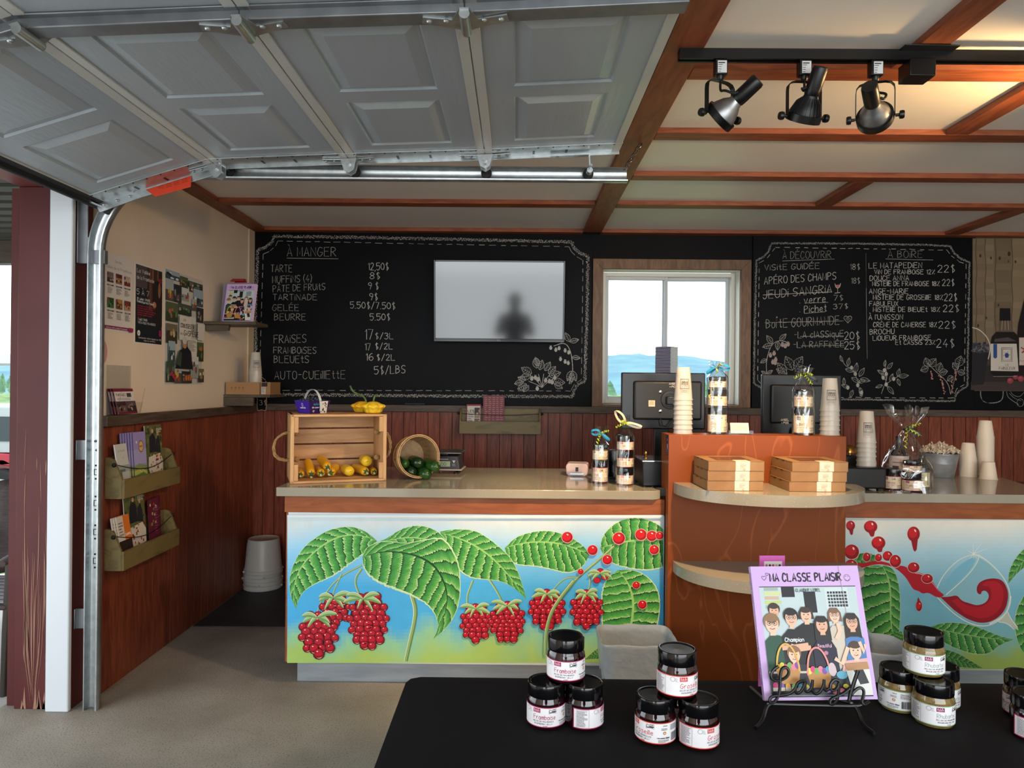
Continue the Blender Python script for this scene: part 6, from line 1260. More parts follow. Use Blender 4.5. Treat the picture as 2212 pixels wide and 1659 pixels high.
# ------------------------------------------------------------------ wooden crate with squashes
M['pine'] = mat('pale pine slats', '#b58656', .55, c2='#cd9f6c', vs=4, st=(1.2, 8, 8), dist=.8, bump=.06, bs=20)
M['pinev'] = mat('pale pine ends', '#b98a58', .55, c2='#cfa572', vs=4, st=(8, 8, 1.2), dist=.8)
M['rope'] = mat('hemp rope', '#8a6a40', .8, c2='#a58454', vs=60)
CW, CD, CH = .478, .31, .345; ca = R(20.5)
cr = thing('wooden_crate', 'pine crate on its side holding yellow zucchini, with rope handles', 'crate', (-1.118, 3.52, ZT+.0005), ca)
for s, x in ((0, 0), (1, CW-.018)):
    MB().box((x, 0, 0), (x+.018, CD, CH)).build('end_panel', M['pinev'], cr, bevel=.002)
    xx = x+.018 if s == 0 else x-.02
    MB().box((xx, .002, .013), (xx+.02, .02, .095)).build('cleat', M['pinev'], cr, bevel=.001); MB().box((xx, .002, CH-.09), (xx+.02, .02, CH-.013)).build('cleat', M['pinev'], cr, bevel=.001)
    px = x+.009; sg = -1 if s == 0 else 1; yy = .10
    kq = 1 if s == 0 else .5
    pts = chaikin([(px, yy, .245), (px+sg*.03*kq, yy-.005, .25), (px+sg*.075*kq, yy-.012-.02*(1-kq), .222), (px+sg*.088*kq, yy-.014-.03*(1-kq), .175), (px+sg*.075*kq, yy-.012-.02*(1-kq), .125), (px+sg*.03*kq, yy-.005, .108), (px, yy, .112)], 3)
    mb = MB()
    for q in range(3): mb.tube([Vector(p)+Vector((.0042*cos(2.1*q+i*.42)*abs(1), .0042*sin(2.1*q+i*.42), .0042*sin(2.1*q+i*.42+1))) for i, p in enumerate(pts)], .0042, 6)
    mb.build('rope_handle', M['rope'], cr)
    for z in (.245, .112):
        mb = MB()
        for q in range(5): c = Vector((px-sg*.026, yy, z)); ax = Vector((sin(q*1.9), cos(q*2.3), sin(q+.5))).normalized(); u = ax.orthogonal().normalized(); v = ax.cross(u); mb.tube([c+(u*cos(a)+v*sin(a))*.0105 for a in [2*pi*i/12 for i in range(12)]], .0052, 6, closed=True)
        mb.build('knot', M['rope'], cr)
for k in range(4): MB().box((.018, CD-.011, .008+k*.0845), (CW-.018, CD-.001, .008+k*.0845+.076)).build('slat', M['pine'], cr, bevel=.0015)
for z in (0, CH-.0115):
    for k in range(3): MB().box((.0, .0+k*.105, z), (CW, .098+k*.105, z+.0115)).build('slat', M['pine'], cr, bevel=.0015)
M['yzuc'] = mat('yellow zucchini skin', '#d89a12', .25, c2='#e6b428', vs=6, st=(1, 1, 1), spec=.5)
M['yzuc2'] = mat('bright yellow squash skin', '#dfb51e', .25, c2='#e8c436', vs=6)
M['gstem'] = mat('green squash stem', '#2a4020', .5, c2='#55703a', vs=40)
M['gzuc'] = mat('dark green zucchini skin', '#0f2412', .22, c2='#1d3a1a', vs=14, spec=.5)
M['gzuc2'] = mat('mid green zucchini skin', '#183813', .25, c2='#325a24', vs=22, spec=.5)
def squash(nm, label, a, b, r, skin, stem=True, group=None, bend=.01, tip=None):
    # a = end nearest the viewer, b = far end
    a, b = Vector(a), Vector(b); o = thing(nm, label, 'zucchini', a, 0, group); L = (b-a); n = 14; perp = L.cross(Vector((0, 0, 1))).normalized()
    pts = []; rs = []
    for i in range(n+1):
        t = i/n; pts.append(L*t+perp*bend*sin(pi*t)); e = min(1, .56+t*3.2 if stem else .3+t*5)*min(1, .12+(1-t)*6)
        rs.append(r*max(.05, (.86+.14*sin(pi*t*.9))*min(1, sqrt(min(1, (t+.004)*(9 if stem else 12)))*(1)+ (.42 if stem else 0))*sqrt(min(1, (1-t)*9+.002))))
    mb = MB(); mb.tube([p for p in pts], rs, 18); fixn(mb.build('flesh', skin, o, smooth=60))
    d = -L.normalized(); u = d.orthogonal().normalized(); v = d.cross(u)
    if stem:
        mb = MB(); star = []; 
        for k in range(10): rr = r*(.78 if k % 2 == 0 else .4); star.append((rr*cos(pi*k/5), rr*sin(pi*k/5)))
        q = [u*x+v*y+d*(.004 if i % 2 else -.004) for i, (x, y) in enumerate(star)]
        mb.add(q+[d*.008], [(i, (i+1) % 10, 10) for i in range(10)]); mb.tube([d*.0, d*.014+u*.002, d*.026+u*.004], [r*.36, r*.3, r*.36], 8); mb.build('stem', M['gstem'], o, smooth=0)
        MB().lathe([(.0005, 0), (r*.3, 0)], 8, Matrix.Translation(d*.0264+u*.004) @ d.to_track_quat('Z', 'Y').to_matrix().to_4x4()).build('cut_end', mat('pale cut stem', '#b8b48a', .6) if 'cutm' not in M else M['cutm'], o)
    else:
        MB().ball(d*.0005, r*.14, 8, .5).build('blossom_scar', tip or M['rope'], o)
    return o
M['cutm'] = mat('pale cut stem', '#b8b48a', .6)
zc = zoomer(570, 780, 5.027); FZ = ZT+.0125
def zz(x, y, Y, r): p = at(*zc(x, y), Y); p.z = max(p.z, FZ+r+.001); return p
for lab, a, b, Ya, Yb, r, st, sk, bd_ in (
  ('yellow zucchini at the far left of the crate', (400, 1262), (362, 1185), 3.625, 3.76, .021, True, 'yzuc', .004),
  ('yellow zucchini standing steeply second from the left', (515, 1258), (472, 1080), 3.645, 3.76, .0235, True, 'yzuc', .0),
  ('short yellow zucchini under the crosswise one', (622, 1245), (585, 1160), 3.665, 3.81, .0235, True, 'yzuc', .004),
  ('yellow zucchini lying crosswise on top of the heap', (692, 1152), (600, 1050), 3.68, 3.80, .0235, True, 'yzuc', .006),
  ('yellow zucchini leaning right in the middle of the crate', (728, 1245), (790, 1150), 3.69, 3.82, .0245, True, 'yzuc', -.006),
  ('smooth yellow zucchini with its blossom end forward', (938, 1275), (868, 1165), 3.715, 3.85, .0285, False, 'yzuc2', .0),
  ('yellow zucchini pointing its green stem right of centre', (1108, 1252), (965, 1150), 3.745, 3.89, .0245, True, 'yzuc', .006),
  ('pale yellow squash perched on top at the right', (1122, 1090), (1085, 1065), 3.78, 3.93, .031, False, 'yzuc2', .0),
  ('small yellow zucchini at the far right under the rope knot', (1198, 1245), (1160, 1200), 3.775, 3.90, .02, True, 'yzuc', .0)):
    squash('yellow_zucchini', lab, zz(*a, Ya, r), zz(*b, Yb, r), r, M[sk], st, 'yellow zucchini in the crate', bd_)
# pattypan squashes on the crate
def pattypan(label, loc, R0, skin, stem, rz, group):
    o = thing('pattypan_squash', label, 'squash', loc, rz, group=group)
    prof = [(.12, .0), (.45, .004), (.62, .03), (.72, .12), (.8, .3), (.98, .44), (1.0, .52), (.9, .6), (.66, .72), (.4, .84), (.15, .88), (.01, .86)]
    def fn(u, v):
        i = min(v*(len(prof)-1), len(prof)-1.001); j = int(i); f = i-j; rr = prof[j][0]+(prof[j+1][0]-prof[j][0])*f; z = prof[j][1]+(prof[j+1][1]-prof[j][1])*f
        a = 2*pi*u; sc_ = 1+.07*cos(10*a)*(rr if rr > .5 else .2); return Vector((R0*rr*sc_*cos(a), R0*rr*sc_*sin(a), R0*z*1.2+.05*R0*cos(10*a)*(rr > .8)))
    MB().grid(fn, 80, 26).build('flesh', skin, o, smooth=60)
    MB().tube([Vector(p) for p in chaikin(stem, 3)], [.011-.006*min(1, i/8) for i in range(len(chaikin(stem, 3)))], 8).build('stem', M['gstem'], o)
ctz = ZT+CH+.001
q = at(*zc(1190, 530), 3.76); pattypan('bright yellow pattypan squash in front, with short curled stem', (q.x, 3.755, ctz), .06, M['yzuc2'], [(0, 0, .05), (.002, 0, .075), (.008, 0, .094), (.018, 0, .098), (.024, 0, .09)], R(10), 'pattypan squashes on the crate')
q = at(*zc(1055, 520), 3.83); pattypan('orange yellow pattypan squash behind, with long swooping stem', (q.x-.002, 3.86, ctz), .058, M['yzuc'], [(.02, 0, .04), (.024, 0, .06), (.012, 0, .085), (-.01, 0, .096), (-.035, 0, .104), (-.055, 0, .12), (-.065, 0, .145)], R(0), 'pattypan squashes on the crate')
# berry carton on the crate
q = at(*zc(500, 540), 3.66); bq = thing('berry_basket', 'purple card berry basket with white handle, on the crate', 'basket', (q.x, 3.705, ctz), R(-40))
M['pcard'] = mat('basket card', (1, 1, 1), .35, attr=True)
B0, B1, BH = .05, .066, .066; PU = H('#3d2290')
mb = MB()
for k in range(4):
    Rz = Matrix.Rotation(k*pi/2, 4, 'Z'); c = (PU, H('#2a1450'), H('#d8d4cc'), PU)[k]
    o_ = [Rz @ Vector(p) for p in ((-B0, -B0, 0), (B0, -B0, 0), (B1, -B1, BH), (-B1, -B1, BH))]; i_ = [Rz @ Vector(p) for p in ((-B0+.001, -B0+.001, 0.001), (B0-.001, -B0+.001, 0.001), (B1-.001, -B1+.001, BH), (-B1+.001, -B1+.001, BH))]
    mb.add(o_, [(0, 1, 2, 3)], c); mb.add(i_, [(3, 2, 1, 0)], H('#b8b4ac')); mb.add([o_[3], o_[2], i_[2], i_[3]], [(0, 1, 2, 3)], H('#c8c4c0'))
mb.add([(-B0, -B0, 0), (B0, -B0, 0), (B0, B0, 0), (-B0, B0, 0)], [(3, 2, 1, 0)], PU); mb.build('tray', M['pcard'], bq, smooth=0)
def sidecv(k): 
    Rz = Matrix.Rotation(k*pi/2, 4, 'Z'); return Canvas(lambda u, v, d: Rz @ Vector((u, -B0-(B1-B0)*v/BH-.0004-d, v)), sy=1, step=.0001)
cv = sidecv(0); cv.stroke([(.006*cos(a), .046+.008*sin(a)*(1.2 if sin(a) < 0 else .9)) for a in [2*pi*i/16 for i in range(17)]], .0018, H('#e8e4f0')); cv.text("camerise", -.024, .026, .009, H('#e8e4f0'), w=.0016, width=.048); cv.lines(-.03, .012, .03, 1, .004, H('#6a50b8'), .0012)
m0 = cv.mb; cv = sidecv(1); cv.mb = m0
cv.text("suites", -.035, .044, .011, H('#3aa0a0'), w=.0014, width=.035); cv.text("du coeur", -.04, .028, .009, H('#d8d4e0'), w=.0014, width=.042); cv.text("a", -.034, .008, .014, H('#e8e4f0'), w=.002)
cv.rect(.012, .001, .05, .064, H('#d8d0c4'))
for k in range(14): cv.ell(.016+.032*rnd.random(), .006+.054*rnd.random(), .0028, .0052, H(('#20304a', '#2a1a3a', '#3a7a6a')[k % 3]), rot=rnd.uniform(-.8, .8), n=8)
cv.mb.build('printed_logo', M['pcard'], bq, smooth=0)
mb = MB(); ribbon(mb, [(.069*cos(a), .0, .035+.09*sin(a)) for a in [-.25+(pi+.5)*i/24 for i in range(25)]], .014, (0, 1, 0)); o = mb.build('handle', M['white'], bq); o.rotation_euler = (0, 0, R(4))
M['haskap'] = mat('dusty dark blue berry', '#161a26', .5, c2='#2c3446', vs=60)
proto = None
for k in range(46):
    u, v = rnd.uniform(-.054, .054), rnd.uniform(-.054, .054); z = BH-.006+.022*(1-(u*u+v*v)/.0058)*rnd.uniform(.55, 1); W_ = Matrix.Translation(bq.location) @ Matrix.Rotation(bq.rotation_euler.z, 4, 'Z') @ Vector((u, v, z))
    if proto is None:
        mb = MB(); mb.ball((0, 0, 0), .0075, 10, 1.15); proto = mb.build('haskap_berry', M['haskap'])
        o = proto
    else: o = proto.copy(); C.objects.link(o)
    o.location = W_; o.rotation_euler = (rnd.uniform(0, 3), rnd.uniform(0, 3), 0); tag(o, 'dark blue berry heaped in the purple basket', 'berry', 'haskap berries in the purple basket')

# half bushel basket with green zucchini
rimc = at(*zc(1682, 1050), 3.74); rimc.z = ZT+.1225; botc = at(*zc(1560, 1005), 3.93); botc.z = ZT+.104
ax = (rimc-botc); BL = ax.length; axn = ax.normalized(); Q = axn.to_track_quat('Z', 'Y').to_matrix().to_4x4()
bk_ = thing('bushel_basket', 'round splint basket tipped on its side with green zucchini', 'basket', botc)
bk_.rotation_euler = Q.to_euler(); M['splint'] = mat('thin wooden splint', '#a98458', .5, c2='#bb9668', vs=5, st=(9, 9, .8), dist=.5, attr=True)
mb = MB(); NS = 26
for k in range(NS):
    a0, a1 = 2*pi*(k+.02)/NS, 2*pi*(k+.98)/NS; sh_ = rnd.uniform(.85, 1.08); rb, rt = .093, .112
    vs = []
    for t in (0, .33, .66, 1):
        rr = rb+(rt-rb)*t+.004*sin(pi*t)
        for r_, a in ((rr, a0), (rr, a1), (rr-.0022, a1), (rr-.0022, a0)): vs.append((r_*cos(a), r_*sin(a), BL*t))
    mb.add(vs, [(4*i+j, 4*i+(j+1) % 4, 4*i+4+(j+1) % 4, 4*i+4+j) for i in range(3) for j in range(4)]+[(0, 1, 2, 3), (12, 13, 14, 15)], (sh_, sh_, sh_))
fixn(mb.build('side_staves', M['splint'], bk_, smooth=30))
mb = MB(); mb.lathe([(.001, 0), (.092, 0), (.092, .006), (.001, .006)], 30, col=(1, 1, 1)); fixn(mb.build('bottom_disc', M['splint'], bk_))
for z0, z1_, r0, r1 in ((BL-.03, BL+.003, .110, .1145), (BL*.45, BL*.45+.02, .1065, .109)):
    mb = MB(); mb.lathe([(r0, z0), (r1, z0), (r1+.001, z1_), (r0+.001, z1_), (r0, z0)], 48, col=(1.05, 1.03, 1)); fixn(mb.build('hoop', M['splint'], bk_))
mb = MB(); mb.lathe([(.1035, BL-.022), (.107, BL-.022), (.107, BL+.002), (.1035, BL+.002), (.1035, BL-.022)], 48, col=(1.1, 1.06, 1)); fixn(mb.build('inner_hoop', M['splint'], bk_))
def bz(x, y, t): 
    p = at(*zc(x, y), 3.74); return p+axn*(.02)-axn*BL*t
for lab, x, y, r, sk, out in (('lighter striped zucchini at the left of the basket', 1535, 1118, .026, 'gzuc2', .01), ('dark zucchini end hidden behind the striped one', 1480, 1070, .021, 'gzuc', -.03), ('large dark zucchini on top in the basket', 1690, 1108, .031, 'gzuc', .01), ('green zucchini sticking out furthest to the right', 1865, 1150, .031, 'gzuc2', .025),
   ('dark zucchini at the bottom left of the basket', 1608, 1212, .0305, 'gzuc', .012), ('green zucchini at the bottom middle of the basket', 1768, 1236, .0305, 'gzuc2', .02)):
    a = at(*zc(x, y), 3.73)+axn*out; b = a-axn*.15+Vector((.0, 0, .006)); bb_ = rimc-axn*.14; b = b.lerp(bb_, .25)
    squash('green_zucchini', lab, a, b, r, M[sk], False, 'green zucchini in the splint basket', .0, M['cutm'])

# ------------------------------------------------------------------ scale
sx = at(950, 1020, 4.0).x
so = thing('digital_scale', 'grey digital kitchen scale with steel platform behind the basket', 'scale', (sx-.01, 4.02, ZT), R(-4))
mb = MB(); mb.prism([(-.13, .018), (.13, .018), (.125, .03), (.112, .1), (-.112, .1), (-.125, .03)], (0, .16, 0), (0, -.02, 0)); fixn(mb.build('body', mat('charcoal scale housing', '#26282e', .35), so, bevel=.006))
mb = MB(); mb.box((-.135, -.045, .115), (.135, .16, .123)); mb.box((-.05, .03, .1), (.05, .1, .116)); mb.build('platform', M['steel'], so, bevel=.008, seg=3)
mb = MB(); mb.box((-.136, -.03, .019), (.136, .15, .026)); mb.build('trim_band', mat('pale grey trim', '#a8a498', .4), so, bevel=.002)
cv = flatcv(.0207); cv.rect(-.05, .04, .07, .07, H('#8fa08a')); cv.text("0.00", -.005, .045, .018, H('#20261f'), w=.002); cv.rect(0, .078, .06, .084, H('#7a808a')); cv.poly([(.082, .075), (.1, .075), (.091, .06)], H('#b8bcc4')); cv.lines(.082, .052, .1, 2, .008, H('#8a8e98')); cv.mb.build('display', M['gloss'], so)
for x in (-.1, .1):
    for y in (.0, .12):
        mb = MB(); mb.lathe([(.004, .019), (.004, .008), (.012, .008), (.013, .0), (.001, .0)], 12, Matrix.Translation((x, y, 0))); fixn(mb.build('foot', M['rubber'], so))
MB().lathe([(.001, .004), (.012, .004), (.013, .012), (.008, .019)], 14, Matrix.Translation((.02, -.02, 0))).build('level_bubble', M['acr'], so)

# card terminal
tx = at(1248, 1026, 3.98); to = thing('card_terminal', 'small pinkish white card terminal lying on the left counter', 'card terminal', (tx.x, 4.0, ZT), R(-8))
M['pinkp'] = mat('pinkish white plastic', '#c9b0ac', .3); 
mb = MB(); mb.prism([(-.062, .05), (-.058, .01), (-.045, .0), (.045, .0), (.058, .01), (.062, .05), (.058, .066), (-.058, .066)], (0, .13, 0), (0, -.06, 0)); fixn(mb.build('body', M['pinkp'], to, bevel=.006, seg=3))
mb = MB(); mb.box((-.04, -.061, .006), (.04, -.055, .02)); mb.build('paper_slot', M['steel'], to, bevel=.002); MB().box((-.008, -.0615, .026), (.008, -.058, .05)).build('button', M['blackp'], to, bevel=.002)
mb = MB(); mb.box((-.05, -.055, .066), (.05, .065, .069)); mb.build('top_plate', mat('pale glossy plate', '#d8c8c4', .15), to)

# wrapped jar stacks on the left counter
q = at(1296, 1040, 3.67); x, y = q.x, 3.67
jar('lower large jar of the two jar gift with blue bow', (x, y, ZT+.0015), .012, 'F', .078, .118, True, 'jars in the gift stacks', '#c02a4a')
jar('upper jar of the two jar gift with blue bow', (x, y, ZT+.12), .02, 'A', .078, .083, True, 'jars in the gift stacks', '#a01c2c')
wrap((x, y, ZT+.0005), 'cellophane with blue bow around the two jar stack', .0445, .2, .02, .055, ('blue', 'lime', ((-1, .25, .062), (1, -.45, .065)), ((.045, -.005, .035), (-.02, -.012, -.045))), 1)
q = at(1350, 1050, 3.62); x, y = q.x, 3.62
jar('bottom jar of the three jar gift with cream bow', (x, y, ZT+.0015), .0, 'Q', .084, .086, True, 'jars in the gift stacks', '#d83a2c')
jar('middle jar of the three jar gift with cream bow', (x, y, ZT+.088), .004, 'Q', .084, .086, True, 'jars in the gift stacks', '#d83a2c')
jar('top jar of the three jar gift with cream bow', (x, y, ZT+.1745), .004, 'P', .084, .08, True, 'jars in the gift stacks', '#a01c2c')
wrap((x, y, ZT+.0005), 'cellophane with cream loops around the three jar stack', .049, .25, .025, .06, ('cream', 'lime', ((-1, 1.0, .07), (1, -.1, .11)), ((-.05, -.01, .0), (-.02, -.015, .035), (.01, -.012, .02))), 4)
# black caddy with steel lid, upright tablet
q = at(1425, 1050, 3.60)
bx_ = thing('utensil_box', 'black box with mirror steel lid and brass knob, left of the tower', 'box', (.615, 3.53, ZT), 0)
x0 = at(1388, 1050, 3.54).x-.615; mb = MB(); mb.box((x0, .0, .008), (.2, .26, .128)); mb.build('body', M['blackm'], bx_, bevel=.004)
MB().box((x0-.004, -.004, .128), (.2, .264, .134)).build('lid', mat('mirror steel lid', '#c4c8cc', .08, 1), bx_, bevel=.001)
mb = MB(); mb.lathe([(.001, .134), (.014, .134), (.012, .138), (.005, .142), (.005, .15), (.009, .155), (.009, .162), (.004, .168), (.001, .168)], 16, Matrix.Translation((x0+.035, .12, 0))); fixn(mb.build('knob', mat('brass', '#b08a4a', .25, 1), bx_))
for a in (x0+.01, .07):
    for b in (.01, .25): MB().lathe([(.001, 0), (.007, 0), (.007, .008), (.001, .008)], 10, Matrix.Translation((a, b, 0))).build('foot', M['rubber'], bx_)
q = at(1324, 1035, 3.85); tb = thing('tablet', 'upright black tablet behind the three jar gift', 'tablet', (q.x-.012, 3.84, ZT), R(5), rot=(R(-6), 0, R(5)))
mb = MB(); mb.box((-.06, 0, .0), (.06, .012, .16)); mb.build('case', M['blackp'], tb, bevel=.004); MB().box((-.054, -.001, .012), (.054, .0, .15)).build('screen', mat('dark tablet glass', '#08090b', .1), tb)
# ------------------------------------------------------------------ on the tower ledge
YL = 3.435; zl_ = ZTOP+.0006
def tower_x(px): return at(px, 930, YL).x
def stack(px, y, z, lst, grp, u=0):
    x = at(px, 930, y).x
    for lab, fl, D, h in lst:
        jar(lab, (x, y, z+.0015), u, fl, D, h, True, grp, '#4a3a6a' if fl in 'BCM' else '#8a1c4a'); z += h+.0015
    return x
x = stack(1549, YL, zl_, (('large Bleuet jar at the bottom of the tower gift with blue bow', 'B', .09, .128), ('Cassis jar in the middle of the tower gift with blue bow', 'C', .09, .086), ('small Camerise jar on top of the tower gift with blue bow', 'M', .082, .058)), 'jars in the gift stacks', .006)
wrap((x, YL, zl_), 'cellophane with blue bow and yellow curl on the tower', .05, .275, .012, .045, ('blue', 'yellow', ((-1, -.35, .07), (1, .05, .075)), ((-.035, -.02, -.13), (.02, -.01, .035))), 6)
x = stack(1735, YL, zl_, (('large Camerise jar at the bottom of the tower gift with black bow', 'M', .088, .128), ('Rhubarbe jar on top of the tower gift with black bow', 'A', .084, .087)), 'jars in the gift stacks', .006)
wrap((x, YL, zl_), 'cellophane with flared top and black bow on the tower', .052, .215, .025, .075, ('black', 'lime', ((-1, .5, .05), (1, -.35, .085)), ((-.045, -.02, .0), (.04, -.02, .015), (.035, -.02, -.03))), 9)
M['cup'] = mat('frosted clear cup plastic', '#d2cdc4', .25, trans=.0, alpha=.45, spec=.6)
def cup(loc, lab, grp, h=.158, rb=.032, rt=.0445, printed=False, rz=None, m=None, nm='plastic_cup'):
    o = thing(nm, lab, 'cup', loc, face_cam(loc[0], loc[1]) if rz is None else rz, grp)
    mb = MB(); mb.lathe([(.001, h-.004), (rb-.004, h-.004), (rb-.003, h), (rb, h-.001), (rb+(rt-rb)*.12, h*.88), (rb+(rt-rb)*.13, h*.878), (rt-.0008, .012), (rt, .004), (rt+.0024, .005), (rt+.0024, 0), (rt, 0), (rt-.001, .012), (rb-.001, h-.006)], 40)
    fixn(mb.build('cup', m or M['cup'], o, smooth=40))
    if printed:
        cv = Canvas(lambda u, v, d: (lambda r: Vector((r*cos(-pi/2+u/.04), r*sin(-pi/2+u/.04), v)))(rt+(rb-rt)*v/h+.0006+d), sy=1, step=.00005); k = H('#2a2622')
        def frame(x0, z0, x1, z1, w): cv.rect(x0, z0, x1, z0+w, k, 8); cv.rect(x0, z1-w, x1, z1, k, 8); cv.rect(x0, z0, x0+w, z1, k); cv.rect(x1-w, z0, x1, z1, k)
        frame(-.014, .055, .03, .1, .0015); frame(-.009, .06, .026, .095, .0006)
        for i in range(9): cv.rect(-.013+.0048*i, .1005, -.0105+.0048*i, .102, k); cv.rect(-.013+.0048*i, .053, -.0105+.0048*i, .0545, k)
        cv.text("GOURMANDE", -.006, .082, .008, k, width=.03, w=.0011); cv.text("LA VALLEE", -.004, .066, .006, k, width=.026, w=.0008)
        for i in range(4): cv.ell(.0-.004+.008*i, .077, .0028, .003, k, n=8)
        frame(-.012, .03, .026, .05, .0005); cv.lines(-.008, .045, .022, 2, .007, H('#8a8478'))
        for i in range(4): cv.stroke([(.028+.001*i, .045+.006*i+.003*sin(j)) if False else (.0285+.0022*j, .05+.006*i+.0015*sin(j*1.6)) for j in range(6)], .0006, H('#6a645a'))
        cv.mb.build('printed_stamp', M['print'], o, smooth=0)
    return o
ORD = ['bottom', 'second', 'third', 'fourth', 'fifth', 'sixth', 'seventh', 'eighth', 'ninth', 'tenth']
def cupstack(x, y, z, n_, where, grp, step=.0232):
    for k in range(n_):
        lab = ('top frosted cup with printed stamp, '+where) if k == n_-1 else ('%s frosted cup from the base, %s' % (ORD[k], where) if k else 'bottom frosted cup, '+where)
        cup((x, y, z+step*k), lab, grp, printed=(k == n_-1))
cupstack(tower_x(1475), YL, zl_, 8, 'stack at the left end of the tower', 'frosted cups stacked on the tower left')
cupstack(tower_x(1792), YL, zl_, 6, 'stack at the right end of the tower', 'frosted cups stacked on the tower right')
q = at(531, 826, 4.86); cupstack(-1.79, 4.86, 1.39+.0835, 4, 'stack on the brown carton by the corner', 'frosted cups on the carton', .016)
# card holder
x = tower_x(1597); ch = thing('card_holder', 'clear business card holder between the two tower gifts', 'card holder', (x, 3.43, zl_))
mb = MB(); mb.box((-.06, -.02, 0), (.06, .03, .004)); mb.box((-.06, -.024, 0), (.06, -.02, .02)); mb.prism([(-.055, 0), (.055, 0), (.055, .045), (.05, .052), (-.05, .052), (-.055, .045)], (0, .004, 0), (0, .018, .004), (1, 0, 0), (0, .25, 1)); fixn(mb.build('holder', M['acr'], ch, bevel=.001))
cd = sheet('business_cards', 'pale cards standing in the clear holder on the tower', 'cards', .088, .05, lambda cv, w, h: (bg(cv, w, h, '#d8cbb0'), cv.lines(-.03, .03, .03, 3, .007, H('#b0a488'))), (x, 3.424, zl_+.0055), 0, R(14), .01)
# pastry boxes on the upper shelf
M['kraft'] = mat('kraft cardboard', '#87603c', .6, c2='#927049', vs=9)
def pastry(x, y, z, rz, lab):
    o = thing('pastry_box', lab, 'box', (x, y, z), rz, 'kraft pastry boxes on the tower shelf'); s, h = .243, .0425
    mb = MB(); mb.box((0, 0, 0), (s, s, h-.0015)); mb.build('carton', M['kraft'], o, bevel=.0012)
    mb = MB(); mb.box((-.0008, -.0008, h-.0014), (s+.0008, .03, h)); mb.box((-.0008, s-.04, h-.0014), (s+.0008, s+.0008, h)); mb.box((-.0008, .03, h-.0014), (.045, s-.04, h)); mb.box((s-.045, .03, h-.0014), (s+.0008, s-.04, h))
    mb.build('lid', M['kraft'], o); MB().box((.044, .029, h-.0012), (s-.044, s-.039, h-.0009)).build('window_film', M['acr'], o)
    mb = MB()
    for q in (.09, .16): mb.box((-.0012, q, h-.006), (-.0002, q+.028, h-.001))
    mb.build('tab_slot', M['darkwood'], o)
    lx0, lx1 = .118, .18
    cv = Canvas(lambda u, v, d: Vector((u, -.0012-d, v)) if v <= h else Vector((u, v-h-.0012, h+.0004+d)), sy=1, step=.00006)
    cv.rect(lx0, .001, lx1, h, H('#d8c6b4')); cv.rect(lx0, h, lx1, h+.055, H('#d8c6b4')); cv.rect(lx0, .001, lx0+.0012, h+.055, H('#9a5a3a')); cv.rect(lx1-.0012, .001, lx1, h+.055, H('#9a5a3a'))
    cv.text("FRAMBOISE bba", lx0+.018, .028, .003, H('#5a4a48'), width=.028); cv.lines(lx0+.02, .024, lx0+.045, 4, .0032, H('#7a6a66')); cv.ell(lx0+.037, .006, .0045, .0045, H('#b8642a'), n=12); cv.ell(lx0+.037, .006, .0028, .0028, H('#d8c6b4'), n=10)
    cv.text("VALLEE", lx0+.005, .005, .0035, H('#6a8a8a'), width=.018); cv.stroke([(lx0+.004, .0095), (lx0+.03, .0095), (lx0+.03, .003)], .0005, H('#6a5a56')); cv.lines(lx0+.015, h+.01, lx1-.015, 2, .006, H('#a89a94'))
    cv.mb.build('label_band', M['print'], o, smooth=0)
for k in range(3):
    w_ = ('bottom', 'middle', 'top')[k]; z = 1.0206+.0431*k
    pastry(.833+(0, .002, .004)[k], 3.085+(0, .001, .0)[k], z, R((.4, -.3, .3)[k]), w_+' kraft pastry box of the left stack on the tower shelf')
    pastry(1.188+(0, .006, .012)[k], 3.085, z, R((.0, .5, 1.0)[k]*.6), w_+' kraft pastry box of the right stack on the tower shelf')

